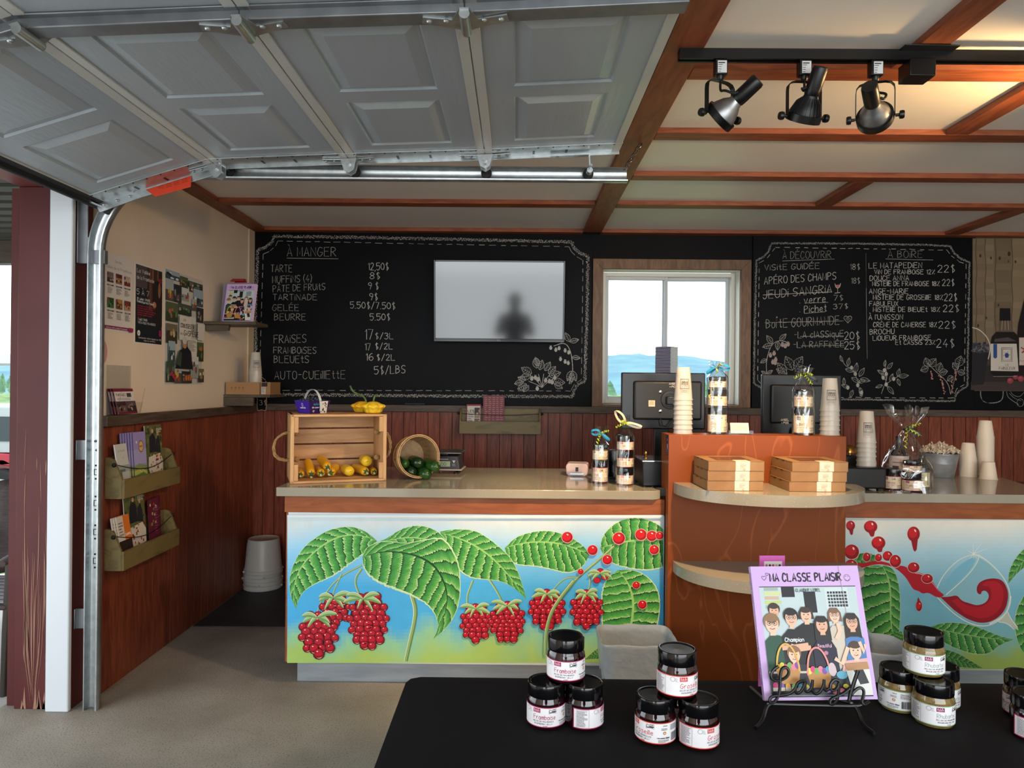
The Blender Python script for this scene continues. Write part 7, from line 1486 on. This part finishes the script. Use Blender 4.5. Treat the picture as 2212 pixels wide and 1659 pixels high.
# ------------------------------------------------------------------ till screens seen from behind
def monitor(px0, px1, py0, py1, y, label, kind):
    a = at(px0, py1, y); b = at(px1, py0, y); w_ = b.x-a.x; h = b.z-a.z
    o = thing('till_monitor', label, 'monitor', ((a.x+b.x)/2, y+.03, ZT))
    z0, z1_ = a.z-ZT, b.z-ZT
    mb = MB(); mb.box((-w_/2, -.03, z0), (w_/2, 0, z1_)); mb.build('housing', M['blackm'], o, bevel=.006, seg=3)
    MB().box((-w_/2+.012, .0, z0+.012), (w_/2-.012, .002, z1_-.012)).build('screen', mat('dark screen', '#0a0b0d', .12), o)
    if kind:
        mb = MB(); mb.box((-w_*.36, -.055, z0+.05), (w_*.45, -.03, z1_-.045)); mb.build('back_cover', mat('matt black cover', '#111112', .42), o, bevel=.012, seg=3)
        cx_ = .03; mb = MB(); mb.lathe([(.001, 0), (.05, 0), (.048, .006), (.035, .007), (.034, .002), (.001, .002)], 28, Matrix.Translation((cx_, -.055, z0+h*.52)) @ Matrix.Rotation(pi/2, 4, 'X')); fixn(mb.build('mount_ring', M['blackp'], o))
        mb = MB(); mb.box((cx_-.022, -.085, z0+h*.44), (cx_+.03, -.055, z0+h*.58)); mb.build('arm_joint', M['blackp'], o, bevel=.004)
        for zq in (.66, .32): mb = MB(); mb.lathe([(.001, 0), (.009, 0), (.009, .004), (.005, .006), (.001, .006)], 14, Matrix.Translation((-.022, -.055, z0+h*zq)) @ Matrix.Rotation(pi/2, 4, 'X')); fixn(mb.build('screw', M['chrome'], o))
        cv = flatcv(.0556); cv.rect(-.085, z0+h*.4, -.05, z0+h*.51, H('#c8b8a0')); cv.lines(-.08, z0+h*.47, -.056, 2, .01, H('#8a6a5a')); tx_ = (.025, z0+h*.79)
        mb2 = cv.mb
        MB().tube([(-.02, -.057, z0+.06), (-.01, -.065, z0+.02), (.02, -.065, z0+.015), (.05, -.06, z0+.06), (.07, -.06, z0+.09)], .003, 6).build('cable', M['rubber'], o)
        mb = MB(); mb.prism([(.1, z0+.16), (.13, z0+.16), (.23, z0-.05), (.21, -.0), (.17, -.0)], (0, .03, 0), (0, -.02, 0)); fixn(mb.build('stand_arm', mat('grey arm', '#2c2d30', .3), o, bevel=.003))
    else:
        mb = MB(); mb.box((-w_*.4, -.05, z0+.07), (w_*.3, -.03, z1_-.055)); mb.build('back_cover', mat('matt black cover b', '#0d0d0e', .4), o, bevel=.02, seg=4)
        cv = flatcv(.0506); mb2 = cv.mb; tx_ = (-w_*.28, z0+.085)
        mb = MB(); mb.prism([(-.085, z0-.03), (-.03, z0-.03), (-.02, z0+.035), (-.045, z0+.05), (-.06, z0+.02)], (0, .02, 0), (0, -.06, 0)); fixn(mb.build('stand_clip', M['blackp'], o, bevel=.004))
        c3 = flatcv(.061); c3.poly([(-.062, z0+.02), (-.035, z0+.02), (-.028, z0+.05), (-.052, z0+.05)], H('#d8b41c')); c3.lines(-.055, z0+.04, -.036, 2, .008, H('#4a3c08')); tag(c3.mb.build('sticker', M['print'], o), 'yellow warning sticker')
    cv.text("ANGEL", tx_[0], tx_[1], .011, H('#c8c4bc'), width=.042, w=.0024); cv.text("POS", tx_[0]+.014, tx_[1]-.016, .01, H('#c8c4bc'), width=.027, w=.0024); cv.text("+", tx_[0]+.002, tx_[1]-.016, .01, H('#c8c4bc'), w=.0024)
    mb2.build('logo', M['print'], o)
    mb = MB(); mb.box((-.04, .01, .012), (.04, .03, z0+.1)); mb.build('stand_neck', M['blackp'], o, bevel=.004)
    mb = MB(); mb.box((-.11, -.07, .0005), (.11, .12, .012)); mb.build('stand_base', M['blackp'], o, bevel=.004)
monitor(1342, 1524, 806, 926, 3.86, 'black till monitor seen from behind, in front of the window', True)
monitor(1646, 1818, 810, 942, 3.86, 'black till monitor seen from behind, below the right chalkboard', False)

# ------------------------------------------------------------------ nested berry baskets on the window sill
M['bcard'] = mat('nested basket card', (1, 1, 1), .4, attr=True)
mb = MB()
for k in range(4):
    Rz = Matrix.Rotation(k*pi/2, 4, 'Z'); c = (H('#2c1a5a'), H('#d0ccc4'), H('#2f6a58'), H('#8a8a90'))[k]; b0, b1, hb = .047, .062, .066
    mb.add([Rz @ Vector(p) for p in ((-b0, -b0, 0), (b0, -b0, 0), (b1, -b1, hb), (-b1, -b1, hb))], [(0, 1, 2, 3)], c)
    mb.add([Rz @ Vector(p) for p in ((-b0+.0008, -b0+.0008, .0), (b0-.0008, -b0+.0008, .0), (b1-.0008, -b1+.0008, hb), (-b1+.0008, -b1+.0008, hb))], [(3, 2, 1, 0)], H('#b8b8bc'))
    mb.add([Rz @ Vector(p) for p in ((-b1, -b1, hb), (b1, -b1, hb), (b1+.0015, -b1-.0015, hb-.003), (-b1-.0015, -b1-.0015, hb-.003))], [(3, 2, 1, 0)], H('#c8c8d0'))
mb.add([(-.047, -.047, 0), (.047, -.047, 0), (.047, .047, 0), (-.047, .047, 0)], [(0, 1, 2, 3)], H('#2c1a5a'))
nb = mb.build('berry_basket', M['bcard'], smooth=0); bxx = at(1440, 780, YB+.035).x; NBK = 48
nb['label'] = ''; 
for k in range(NBK):
    o = nb if k == 0 else nb.copy()
    if k: C.objects.link(o)
    o.location = (bxx+.001*sin(k*2.3), YB+.036, 1.3325+.0078*k); o.rotation_euler = (0, 0, R(-38+.8*sin(k*1.7)))
    tag(o, 'topmost purple and white basket of the nested pile on the window sill' if k == NBK-1 else 'purple and white berry basket within the nested pile on the window sill', 'basket', 'nested berry baskets on the sill')

# ------------------------------------------------------------------ right counter
pz = 1.083
pn = thing('receipt_printer', 'black receipt printer with frosted cups on it, right of the tower', 'printer', (1.6, 3.47, ZT))
px1_ = .208
mb = MB(); mb.box((0.0, .0, .012), (px1_, .17, pz-ZT)); mb.build('body', M['blackm'], pn, bevel=.008, seg=3)
MB().box((.09, .171, .012), (px1_-.004, .3, pz-ZT+.035)).build('rear_unit', M['blackp'], pn, bevel=.006)
for a in (.02, px1_-.03):
    for b in (.02, .14): MB().box((a, b, 0), (a+.015, b+.02, .013)).build('foot', M['rubber'], pn)
cv = Canvas(lambda u, v, d: Vector((u, .1705-d, v)), sy=1); cv.text("EPSON", .155, .122, .012, H('#b8b8b8'), width=.042, w=.002); cv.mb.build('logo', M['print'], pn)
cupstack(at(1871, 1000, 3.56).x, 3.56, pz+.0005, 6, 'stack on the black receipt printer', 'frosted cups on the printer')
bl = thing('brass_lamp', 'small brass domed lamp behind the printer', 'lamp', (at(1836, 970, 3.98).x, 3.98, ZT))
mb = MB(); mb.lathe([(.001, .185), (.015, .182), (.032, .168), (.04, .145), (.038, .145), (.03, .165), (.001, .18)], 24); fixn(mb.build('shade', bpy.data.materials['brass'], bl))
mb = MB(); mb.lathe([(.001, .0), (.04, .0), (.038, .01), (.008, .016), (.005, .03), (.005, .17), (.001, .18)], 18); fixn(mb.build('stem', bpy.data.materials['brass'], bl))
cbx = thing('card_tray', 'white paper tray behind the printer', 'tray', (at(1846, 1000, 4.05).x, 4.07, ZT)); mb = MB(); mb.box((-.03, -.03, 0), (.07, .04, .085)); mb.build('tray', M['white'], cbx, bevel=.003)
cbx.location.x += .05
# pail with paper shreds
plx = at(2031, 1000, 4.09).x; pl = thing('metal_pail', 'galvanised pail of crinkled paper at the back of the right counter', 'pail', (plx, 4.09, ZT+.0005))
mb = MB(); mb.lathe([(.001, 0), (.068, 0), (.07, .004), (.083, .075), (.084, .078), (.0835, .081), (.094, .13), (.097, .131), (.097, .135), (.093, .135), (.066, .006), (.001, .006)], 44); fixn(mb.build('pail', mat('zinc pail', '#85878a', .42, .45, c2='#989a9c', vs=25), pl, smooth=40))
mb = MB(); r5 = random.Random(5)
for k in range(420):
    a = r5.uniform(0, 2*pi); rr = .1*sqrt(r5.random()); c = Vector((rr*cos(a), rr*sin(a), .125+.058*(1-(rr/.105)**2)*r5.uniform(.35, 1)+.014)); d = Vector((r5.uniform(-1, 1), r5.uniform(-1, 1), r5.uniform(-.5, .8))).normalized(); L_ = r5.uniform(.016, .032); up_ = d.orthogonal().normalized()
    ribbon(mb, [c+d*L_*(t-.5)+up_*.004*(1 if i % 2 else -1) for i, t in enumerate((0, .2, .4, .6, .8, 1))], .005, d.cross(up_))
o = mb.build('paper_shreds', mat('crinkled kraft paper', '#dccab2', .7), smooth=0); o.location = pl.location; tag(o, 'crinkled beige paper shreds heaped in the pail', 'paper filling', kind='stuff')
# paper cups
M['pcup'] = mat('white paper cup', '#d8cbb8', .45)
def papercups(px, y, n_, where, grp):
    x = at(px, 1000, y).x
    for k in range(n_):
        lab = 'single white paper cup standing upside down in front of the stacks' if n_ == 1 else ('top white paper cup of the %s' % where if k == n_-1 else ('bottom white paper cup of the %s' % where if k == 0 else 'white paper cup rim inside the %s' % where))
        if k == 0: o = cup((x, y, ZT+.0005), lab, grp, .097, .031, .0435, False, 0, M['pcup'], 'paper_cup'); base = o
        else: o = copy_tree(base); o.location.z = ZT+.0005+.0086*k; o.rotation_euler.z = k; tag(o, lab)
papercups(2091, 4.12, 12, 'short paper cup stack', 'paper cups in the short stack')
papercups(2128, 4.16, 27, 'tall paper cup stack', 'paper cups in the tall stack')
papercups(2135, 4.0, 1, '', None)
# gift bag
gx, gy = 1.937, 3.53
jar('left Framboise jar inside the big gift bag', (gx-.068, gy+.006, ZT+.0015), .012, 'F', .082, .105, True, 'jars in the big gift bag')
jar('lower middle Framboise jar inside the big gift bag', (gx+.002, gy-.046, ZT+.0015), .004, 'P', .086, .092, True, 'jars in the big gift bag')
jar('small Framboise jar on top in the big gift bag', (gx+.002, gy-.046, ZT+.0945), .004, 'P', .084, .058, True, 'jars in the big gift bag')
def bottle_obj(nm, lab, loc, D, h, m, cl, lz, col, neck=.013, extra=None):
    o = thing(nm, lab, 'bottle', loc, face_cam(loc[0], loc[1])); r = D/2; hs = h*.62
    mb = MB(); mb.lathe([(.001, .002), (r*.9, .0), (r, .006), (r, hs), (r*.9, hs+.02), (neck*1.3, hs+.045), (neck, hs+.055), (neck, h-.004), (neck*1.15, h-.003), (neck*1.15, h), (.001, h)], 36); fixn(mb.build('glass', m, o, smooth=50))
    cv = Canvas(lambda u, v, d: Vector(((r+.0004+d)*cos(-pi/2+u/r), (r+.0004+d)*sin(-pi/2+u/r), v)), sy=1, step=.00005); cv.rect(-r*1.4, lz[0], r*1.4, lz[1], H(cl), 80)
    if extra == 'green': cv.rect(-.008, lz[1]-.03, .012, lz[1]-.012, H('#5a8a4a'), 4); cv.lines(-.005, lz[1]-.022, .01, 1, .006, H('#dfe8d0'), .005); cv.rect(.024, lz[1]-.06, .031, lz[1]-.002, H('#6f9a58'), 3); cv.text("FRAMBOISE bba", -.012, lz[0]+.03, .004, H('#5a5448'), width=.03); cv.lines(-.015, lz[0]+.02, .01, 2, .006, H('#a09880'))
    else: cv.rect(-r*1.4, lz[1]-.002, r*1.4, lz[1], H('#a01c4a'), 20); cv.rect(-.03, lz[1]-.035, .02, lz[1]-.031, H('#5a1c4a'), 8); cv.rect(.016, lz[0], .02, lz[1]-.031, H('#5a1c4a'), 2); cv.text("Vallee", -.02, lz[1]-.018, .008, H('#8a6a80'), width=.03); cv.rect(-.03, lz[1]-.06, -.0, lz[1]-.05, H('#2a1a24'), 4)
    cv.mb.build('label', M['label'], o, smooth=0)
bottle_obj('syrup_bottle', 'green labelled bottle at the right inside the big gift bag', (gx+.074, gy-.004, ZT+.0015), .068, .17, mat('clear bottle glass dark', '#141a16', .05, coat=.6), '#d8c8a4', (.02, .09), None, .013, 'green')
bottle_obj('wine_bottle', 'tall dark bottle at the back of the big gift bag', (gx-.005, gy+.06, ZT+.0015), .09, .26, mat('dark wine glass', '#160c10', .05, coat=.6), '#c8b8b4', (.05, .165), None, .015)
wrap((gx, gy, ZT+.0005), 'large cellophane gift bag tied with black ribbon, right counter', .11, .12, .1, .18, ('black', 'lime', ((1, -.3, .085), (1, .1, .05)), ((.06, -.02, .05), (.06, -.03, -.01), (-.005, -.04, -.07))), 12, (.113, .1))

# ------------------------------------------------------------------ bins between counter and table
M['bag'] = mat('grey bin liner', '#939ca3', .3, alpha=.9, bump=.5, bs=26)
def bin_(label, x, y, w_, d, h, rnd_, seed):
    o = thing('waste_bin', label, 'bin', (x, y, 0))
    def sec(t, k, ins=0):
        rx, ry = w_/2*k-ins, d/2*k-ins; a = 2*pi*t; c, s = cos(a), sin(a); p = 2 if rnd_ else 7
        q = (abs(c)**p+abs(s)**p)**(-1/p); return rx*c*q, ry*s*q
    MB().grid(lambda u, v: Vector((*sec(u, .78+.22*v), .001+(h-.006)*v)), 60, 4).build('bin', mat('dark green plastic bin', '#10241c', .4) if not rnd_ else mat('dark bin', '#141416', .4), o)
    def fn(u, v):
        # inside down, over the rim, outside down
        k = 1.0+.012*noise.noise((u*22, v*6, seed)); dr = .018*noise.noise((u*14, 3, seed))
        if v < .4: t = v/.4; x_, y_ = sec(u, (.84+.17*t)*k, .006); z = h*(.15+.86*t)
        elif v < .5: t = (v-.4)/.1; x_, y_ = sec(u, 1.01*k+.02*t); z = h*1.01+.006*sin(pi*t)
        else: t = (v-.5)/.5; x_, y_ = sec(u, (1.035-.1*t)*k+.02*noise.noise((u*9, t*3, seed+5))*t); z = h*1.01-(h*.52+dr*3)*t
        return Vector((x_, y_, z+dr*.4))
    MB().grid(fn, 110, 36).build('liner', M['bag'], o, smooth=50)
bin_('rectangular bin with grey liner between counter and tower', at(1373, 1370, 3.21).x, 3.195, .33, .27, .345, False, 2)
bin_('round bin with grey liner behind the book and relish jars', 1.6, 3.16, .28, .28, .335, True, 8)
# ------------------------------------------------------------------ display table in front
TZ = .75; tx0, tx1, ty0, ty1 = -.262, 2.35, .98, 1.762
M['cloth'] = mat('black table cloth', '#0d0d10', .8, c2='#131316', vs=5, spec=.25, bump=.1, bs=14, speck=('#6a6a70', 210, .785))
tcx, tcy = (tx0+tx1)/2, (ty0+ty1)/2; hx, hy = (tx1-tx0)/2, (ty1-ty0)/2
def perim(u, ex):
    # rounded rectangle, sampled by arc length
    r = .035; w_, d_ = hx-r, hy-r; segs = [2*d_, pi/2*r, 2*w_, pi/2*r]*2; T = sum(segs); s = u*T; x = y = 0
    P = [((hx+ex, -d_), (0, 1)), ((w_, d_), 0), ((w_, hy+ex), (-1, 0)), ((-w_, d_), pi/2), ((-hx-ex, d_), (0, -1)), ((-w_, -d_), pi), ((-w_, -hy-ex), (1, 0)), ((w_, -d_), 1.5*pi)]
    for i, l in enumerate(segs):
        if s <= l or i == 7:
            (bx, by), d = P[i]
            if i % 2 == 0: return Vector((bx+d[0]*s, by+d[1]*s, 0))
            a = d+s/r; return Vector((bx+(r+ex)*cos(a), by+(r+ex)*sin(a), 0))
        s -= l
tb_ = thing('tablecloth', 'black cloth draped to the floor over the front display table', 'tablecloth', (tcx, tcy, 0))
def clothf(u, v):
    if v < .5:
        k = v/.5; p = perim(u, 0); return Vector((p.x*k, p.y*k, TZ-.0009-.0008*max(0, noise.noise((p.x*k*4, p.y*k*6, 2)))-(.004 if k > .985 else 0)))
    t = (v-.5)/.5; q = min(1, t*8); p = perim(u, .004*q+(.03*sin(u*150)+.02*sin(u*73+1))*t); return Vector((p.x, p.y, (TZ-.006)*(1-t)+.002*t))
MB().grid(clothf, 260, 40).build('cloth', M['cloth'], tb_, smooth=60)
def tj(px, y, fl, lab, u0, grp): 
    x = at(px, 1500, y).x; return jar(lab, (x, y, TZ+.0003), u0, fl, group=grp, logo={'F': '#a01c5a', 'G': '#c8403a', 'R': '#8a1c5a', 'P': '#c02a5a'}[fl])
def pyramid(fl, pos, names, us, grp, topu, topdx=0):
    objs = [tj(px, y, fl, n_, u, grp) for (px, y), n_, u in zip(pos, names, us)]
    cx_ = sum(o.location.x for o in objs)/3; cy_ = sum(o.location.y for o in objs)/3
    jar(names[3], (cx_+topdx, cy_-.006, TZ+.0906), topu, fl, group=grp, logo={'F': '#a01c5a', 'G': '#c8403a', 'R': '#8a1c5a'}[fl])
pyramid('F', ((1180, 1.522), (1262, 1.518), (1222, 1.594)), ('Framboise jar at the front left of its pyramid, label facing out', 'Framboise jar at the front right of its pyramid, nutrition panel showing', 'Framboise jar hidden at the back of its pyramid', 'Framboise jar on top of its pyramid, nearest the raspberry mural'), (.006, -.062, 0), 'Framboise jelly jars in a pyramid', .004)
pyramid('G', ((1416, 1.46), (1509, 1.443), (1466, 1.526)), ('Groseille jar at the front left of its pyramid, bar code side showing', 'Groseille jar at the front right of its pyramid', 'Groseille jar hidden at the back of its pyramid', 'Groseille jar on top of its pyramid, left of the book'), (.03, -.04, .05), 'Groseille jelly jars in a pyramid', -.028, -.003)
pyramid('R', ((1941, 1.617), (2016, 1.549), (2029, 1.632)), ('Rhubarbe relish jar at the left of its pyramid, bar code showing', 'Rhubarbe relish jar at the front of its pyramid', 'Rhubarbe relish jar at the back right of its pyramid', 'Rhubarbe relish jar on top of its pyramid, right of the book'), (.058, -.028, -.03), 'Rhubarbe relish jars in a pyramid', -.024, -.004)
tj(2232, 1.485, 'P', 'jar with pink edged label cut by the right picture edge, in front', -.05, 'jars at the right picture edge')
tj(2214, 1.583, 'P', 'jar with pink edged label cut by the right picture edge, behind', .05, 'jars at the right picture edge')
# wire easel spelling Laugh with the book on it
M['wire'] = mat('black wire', '#0a0a0b', .35)
zb_ = zoomer(1580, 1190, 3.95); LY = 1.535
ez = thing('book_easel', 'black wire book easel spelling Laugh, holding the pink book', 'easel', at(1776, 1522, LY+.01))
def wire(pts, r=.0033, y=LY, name='wire', k=2, ends=None):
    P = [at(*zb_(a, b), y if not callable(y) else y(a, b)) for a, b in pts]
    if ends: P = P+ends
    P = [tuple(p-Vector(ez.location)) for p in P]
    return MB().tube(chaikin(P, k), r, 8).build(name, M['wire'], ez)
wy = lambda a, b: LY+.012*(1290-b)/300
wire([(400, 985), (350, 1020), (335, 1070), (360, 1105), (420, 1105), (475, 1075), (495, 1030), (470, 990), (430, 1000), (415, 1060), (415, 1150), (405, 1230), (370, 1290), (335, 1300), (322, 1270), (345, 1240), (420, 1235), (500, 1220), (545, 1180), (560, 1130), (600, 1108), (628, 1118)], y=wy, name='letter_wire')
wire([(628, 1118), (615, 1170), (575, 1218), (548, 1210), (545, 1175)], y=wy, name='letter_wire'); wire([(630, 1112), (625, 1190), (650, 1208), (690, 1165), (692, 1100)], y=wy, name='letter_wire')
wire([(692, 1100), (684, 1180), (710, 1224), (752, 1212), (788, 1150), (790, 1098)], y=wy, name='letter_wire'); wire([(790, 1098), (790, 1172), (806, 1198), (840, 1170)], y=wy, name='letter_wire')
wire([(920, 1112), (880, 1093), (846, 1130), (840, 1170), (865, 1198), (905, 1170), (918, 1110), (916, 1200), (905, 1270), (870, 1312), (836, 1302), (845, 1265), (900, 1240), (960, 1215), (1010, 1170)], y=wy, name='letter_wire')
wire([(1080, 1020), (1050, 1110), (1020, 1200), (1005, 1275)], .0042, wy, 'letter_wire', 1); wire([(1018, 1232), (1060, 1182), (1102, 1163), (1132, 1190), (1125, 1250), (1108, 1290), (1135, 1314), (1178, 1284)], y=wy, name='letter_wire')
wire([(300, 1303), (400, 1308), (800, 1320), (1075, 1325), (1118, 1308)], .0042, LY+.004, 'base_bar', 1)
fL = atz(*zb_(205, 1512), TZ+.005); fR = atz(*zb_(1220, 1557), TZ+.005)
wire([(330, 1305)], .0042, LY+.004, 'leg', 2, [at(*zb_(298, 1330), LY), at(*zb_(270, 1450), LY-.012), fL]); wire([(1050, 1325)], .0042, LY+.004, 'leg', 2, [at(*zb_(1075, 1350), LY), at(*zb_(1125, 1490), LY-.02), fR])
for s in (1646+28, 1880-40):
    p = at(s, 1520, LY+.006); q = Vector((p.x, 1.70, TZ+.004)); r_ = Vector((p.x, 1.66, .93)); MB().tube([tuple(v-Vector(ez.location)) for v in (p, Vector((p.x, 1.615, .765)), q)], .0035, 8).build('back_leg', M['wire'], ez)
    MB().tube([tuple(v-Vector(ez.location)) for v in (Vector((p.x, 1.605, .765)), Vector((p.x, 1.655, .95)))], .0035, 8).build('back_rest', M['wire'], ez)
bz_ = at(1776, 1514, 1.552)
bk2 = book('picture_book', 'large pink MA CLASSE PLAISIR book on the black wire easel', .249, .284, .013, (bz_.x, 1.556, bz_.z), R(1.5), R(17.5)); bk2.rotation_euler.y = R(-.8)
el = MB().tube([(.088, -.002, .002), (.0835, -.0022, .14), (.079, -.002, .282)], .0006, 5).build('elastic', mat('pale elastic cord', '#cbb8b0', .5), bk2)
q = at(1673, 1215, 1.70)
pc = sheet('bookmark_card', 'hot pink card peeking out above the book on the easel', 'card', .062, q.z+.012-TZ, lambda cv, w, h: (bg(cv, w, h, '#cf5fae'), cv.rect(-.02, h-.035, .024, h-.0135, H('#e0dcd8')), [cv.ell(-.014+.008*i, h-.024, .003, .004, H(('#a87860', '#3a2a2a', '#c05a4a', '#d8b0a0', '#2a2a2a')[i]), n=8) for i in range(5)]), (q.x, 1.715, TZ+.0006), R(3), 0, .002, side=H('#cf5fae'))

# ------------------------------------------------------------------ outside the left doorway
struct('floor_outside', MB().box((-7, -2.5, -.1), (-2.306, 5.4, -.006)), mat('pale concrete apron', '#a7a49e', .7, c2='#b8b5ae', vs=3), smooth=0)
struct('lawn', MB().box((-9, 5.42, -.1), (-2.4, 6.6, -.012)), mat('short green lawn', '#5d7a34', .8, c2='#7d9a48', vs=30), smooth=0)
mb = MB()
for k in range(26): mb.prism([(0, 0), (.05, 0), (.07, .03), (.1, .03), (.12, 0), (.17, 0), (.17, .036), (0, .036)], (3.9, 0, 0), (-6.2, .6+.17*k, 2.46), (0, 1, 0), (0, 0, 1))
fixn(struct('canopy', mb, mat('dark corrugated canopy', '#2c2620', .6), smooth=0))
struct('trim_%d' % n, MB().box((-6.2, 5.0, 2.3), (-2.3, 5.1, 2.46)), M['rail']); n += 1
wk = thing('patio_chair', 'dark woven patio armchair outside behind the red post', 'chair', (-2.62, 3.56, -.006)); M['wick'] = mat('dark brown woven cane', '#2c211e', .6, c2='#4a3a36', vs=30, st=(1, 1, 14)); M['alu'] = mat('brown metal tube', '#3a342e', .4, .5)
for sx_, sy_ in ((.24, -.25), (-.24, -.25), (.22, .24), (-.22, .24)): MB().tube([(sx_*.98, sy_, 0), (sx_, sy_*.96, .3), (sx_*1.02, sy_*.92, .64)], [.016, .02, .017], 10).build('leg', M['alu'], wk)
mb = MB(); mb.box((-.25, -.26, .40), (.25, .25, .43)); mb.build('seat', M['wick'], wk, bevel=.012)
mb = MB()
for k in range(8): mb.box((-.22, -.235+.06*k, .43), (.22, -.205+.06*k, .436))
mb.build('seat_weave', mat('pale woven strips', '#8f8a92', .6), wk)
for s in (-1, 1): MB().tube(chaikin([(s*.25, -.3, .63), (s*.25, -.1, .665), (s*.25, .1, .67), (s*.24, .25, .66)], 2), .026, 10, flat=.6).build('armrest', M['wick'], wk)
mb = MB(); mb.grid(lambda u, v: Vector((-.24+.48*u, .24+.04*sin(pi*u)+.12*v, .42+.5*v+.03*sin(pi*u))), 10, 10); b = mb.build('backrest', M['wick'], wk); so_ = b.modifiers.new('t', 'SOLIDIFY'); so_.thickness = .025
pt = thing('patio_table', 'small round grey patio table outside the left doorway', 'table', (-2.79, 4.32, -.006))
MB().lathe([(.001, .69), (.29, .69), (.315, .7), (.315, .735), (.305, .74), (.001, .74)], 40).build('top', mat('grey table top', '#8f8f8c', .4), pt); mb = MB(); mb.lathe([(.001, 0), (.25, 0), (.24, .03), (.04, .06), (.035, .69), (.001, .69)], 20); fixn(mb.build('pedestal', M['alu'], pt))
cy = 7.4; carx = at(24, 1000, cy).x+.33
car = thing('car', 'small red and white vehicle parked outside, its wheel showing', 'car', (carx, cy, -.03))
mb = MB(); mb.prism([(0, .35), (.02, .66), (-.1, .72), (-.62, .74), (-.7, .62), (-3.2, .62), (-3.2, .3), (-.85, .3), (-.8, .5), (-.68, .6), (-.5, .62), (-.34, .6), (-.22, .5), (-.18, .35)], (0, 1.3, 0)); fixn(mb.build('body', mat('red car paint', '#a8142c', .3, coat=.5), car, bevel=.01))
mb = MB(); mb.prism([(.0, .74), (-.04, 1.2), (-.1, 1.22), (-3.2, 1.22), (-3.2, .74)], (0, 1.2, 0), (0, .05, 0)); fixn(mb.build('cabin', mat('pale grey body', '#a8b0b0', .3), car, bevel=.01))
MB().box((-.75, .04, .86), (-.16, .048, 1.12)).build('side_window', mat('dark car glass', '#3a4448', .1), car)
mb = MB()
for a, b_ in (((0, 1.22), (-.0, 1.7)), ((-.35, 1.22), (-.1, 1.46)), ((-.1, 1.46), (-.4, 1.7)), ((-.9, 1.22), (-.9, 1.7)), ((-.1, 1.46), (0, 1.46))): mb.tube([(a[0], .1, a[1]), (b_[0], .1, b_[1])], .025, 8)
mb.box((-3.2, .0, 1.68), (.06, 1.3, 1.78)); mb.build('roof_frame', M['white'], car)
WM = Matrix.Translation((-.43, -.02, .29)) @ Matrix.Rotation(pi/2, 4, 'X')
mb = MB(); mb.lathe([(.18, -.1), (.26, -.1), (.285, -.07), (.285, .0), (.26, .03), (.2, .03), (.18, .0)], 40, WM); w_ = fixn(mb.build('wheel', M['rubber'], car)); mb = MB(); mb.lathe([(.001, .03), (.06, .035), (.08, .02), (.18, .025), (.19, .0)], 30, WM)
fixn(mb.build('hubcap', mat('white hubcap', '#c8ccd0', .3), w_)); mb = MB()
for k in range(24): a = 2*pi*k/24; mb.prism([(.1*cos(a-.05), .1*sin(a-.05)), (.165*cos(a-.06), .165*sin(a-.06)), (.165*cos(a+.06), .165*sin(a+.06)), (.1*cos(a+.05), .1*sin(a+.05))], (0, -.004, 0), (-.43, -.045, .29))
mb.build('hubcap_slot', M['blackp'], w_)
w2 = copy_tree(w_, car); w2.location.x -= 2.1

# ------------------------------------------------------------------ the photographer, seen only as a reflection in the television
ps = thing('person', 'person in a dark coat standing behind the viewpoint, arms raised, reflected in the television', 'person', (-.03, -.36, 0))
vs = [(0, 0, .95), (0, .01, 1.15), (0, 0, 1.38), (0, .0, 1.5), (0, .03, 1.6), (0, .03, 1.72), (.19, 0, 1.42), (.27, .02, 1.16), (.1, .22, 1.33), (-.19, 0, 1.42), (-.27, .02, 1.16), (-.1, .22, 1.33), (.1, 0, .88), (.11, .02, .48), (.11, 0, .08), (.12, .12, .035), (-.1, 0, .88), (-.11, .02, .48), (-.11, 0, .08), (-.12, .12, .035)]
rs = [.17, .16, .17, .06, .085, .085, .085, .06, .045, .085, .06, .045, .1, .07, .055, .035, .1, .07, .055, .035]
ed = [(0, 1), (1, 2), (2, 3), (3, 4), (4, 5), (2, 6), (6, 7), (7, 8), (2, 9), (9, 10), (10, 11), (0, 12), (12, 13), (13, 14), (14, 15), (0, 16), (16, 17), (17, 18), (18, 19)]
me = bpy.data.meshes.new('body'); me.from_pydata(vs, ed, []); me.materials.append(mat('dark navy coat', '#101319', .8)); bo = bpy.data.objects.new('body', me); C.objects.link(bo); bo.parent = ps
sk_ = bo.modifiers.new('skin', 'SKIN'); 
for v_, r_ in zip(me.skin_vertices[0].data, rs): v_.radius = (r_, r_*.8)
me.skin_vertices[0].data[0].use_root = True; sk_.use_smooth_shade = True; sb = bo.modifiers.new('sub', 'SUBSURF'); sb.levels = sb.render_levels = 2
mb = MB(); mb.ball((0, 0, 0), .103, 16, 1.15); hr = mb.build('hair', mat('dark hair', '#14100e', .7), ps); hr.location = (0, 0, 1.685)
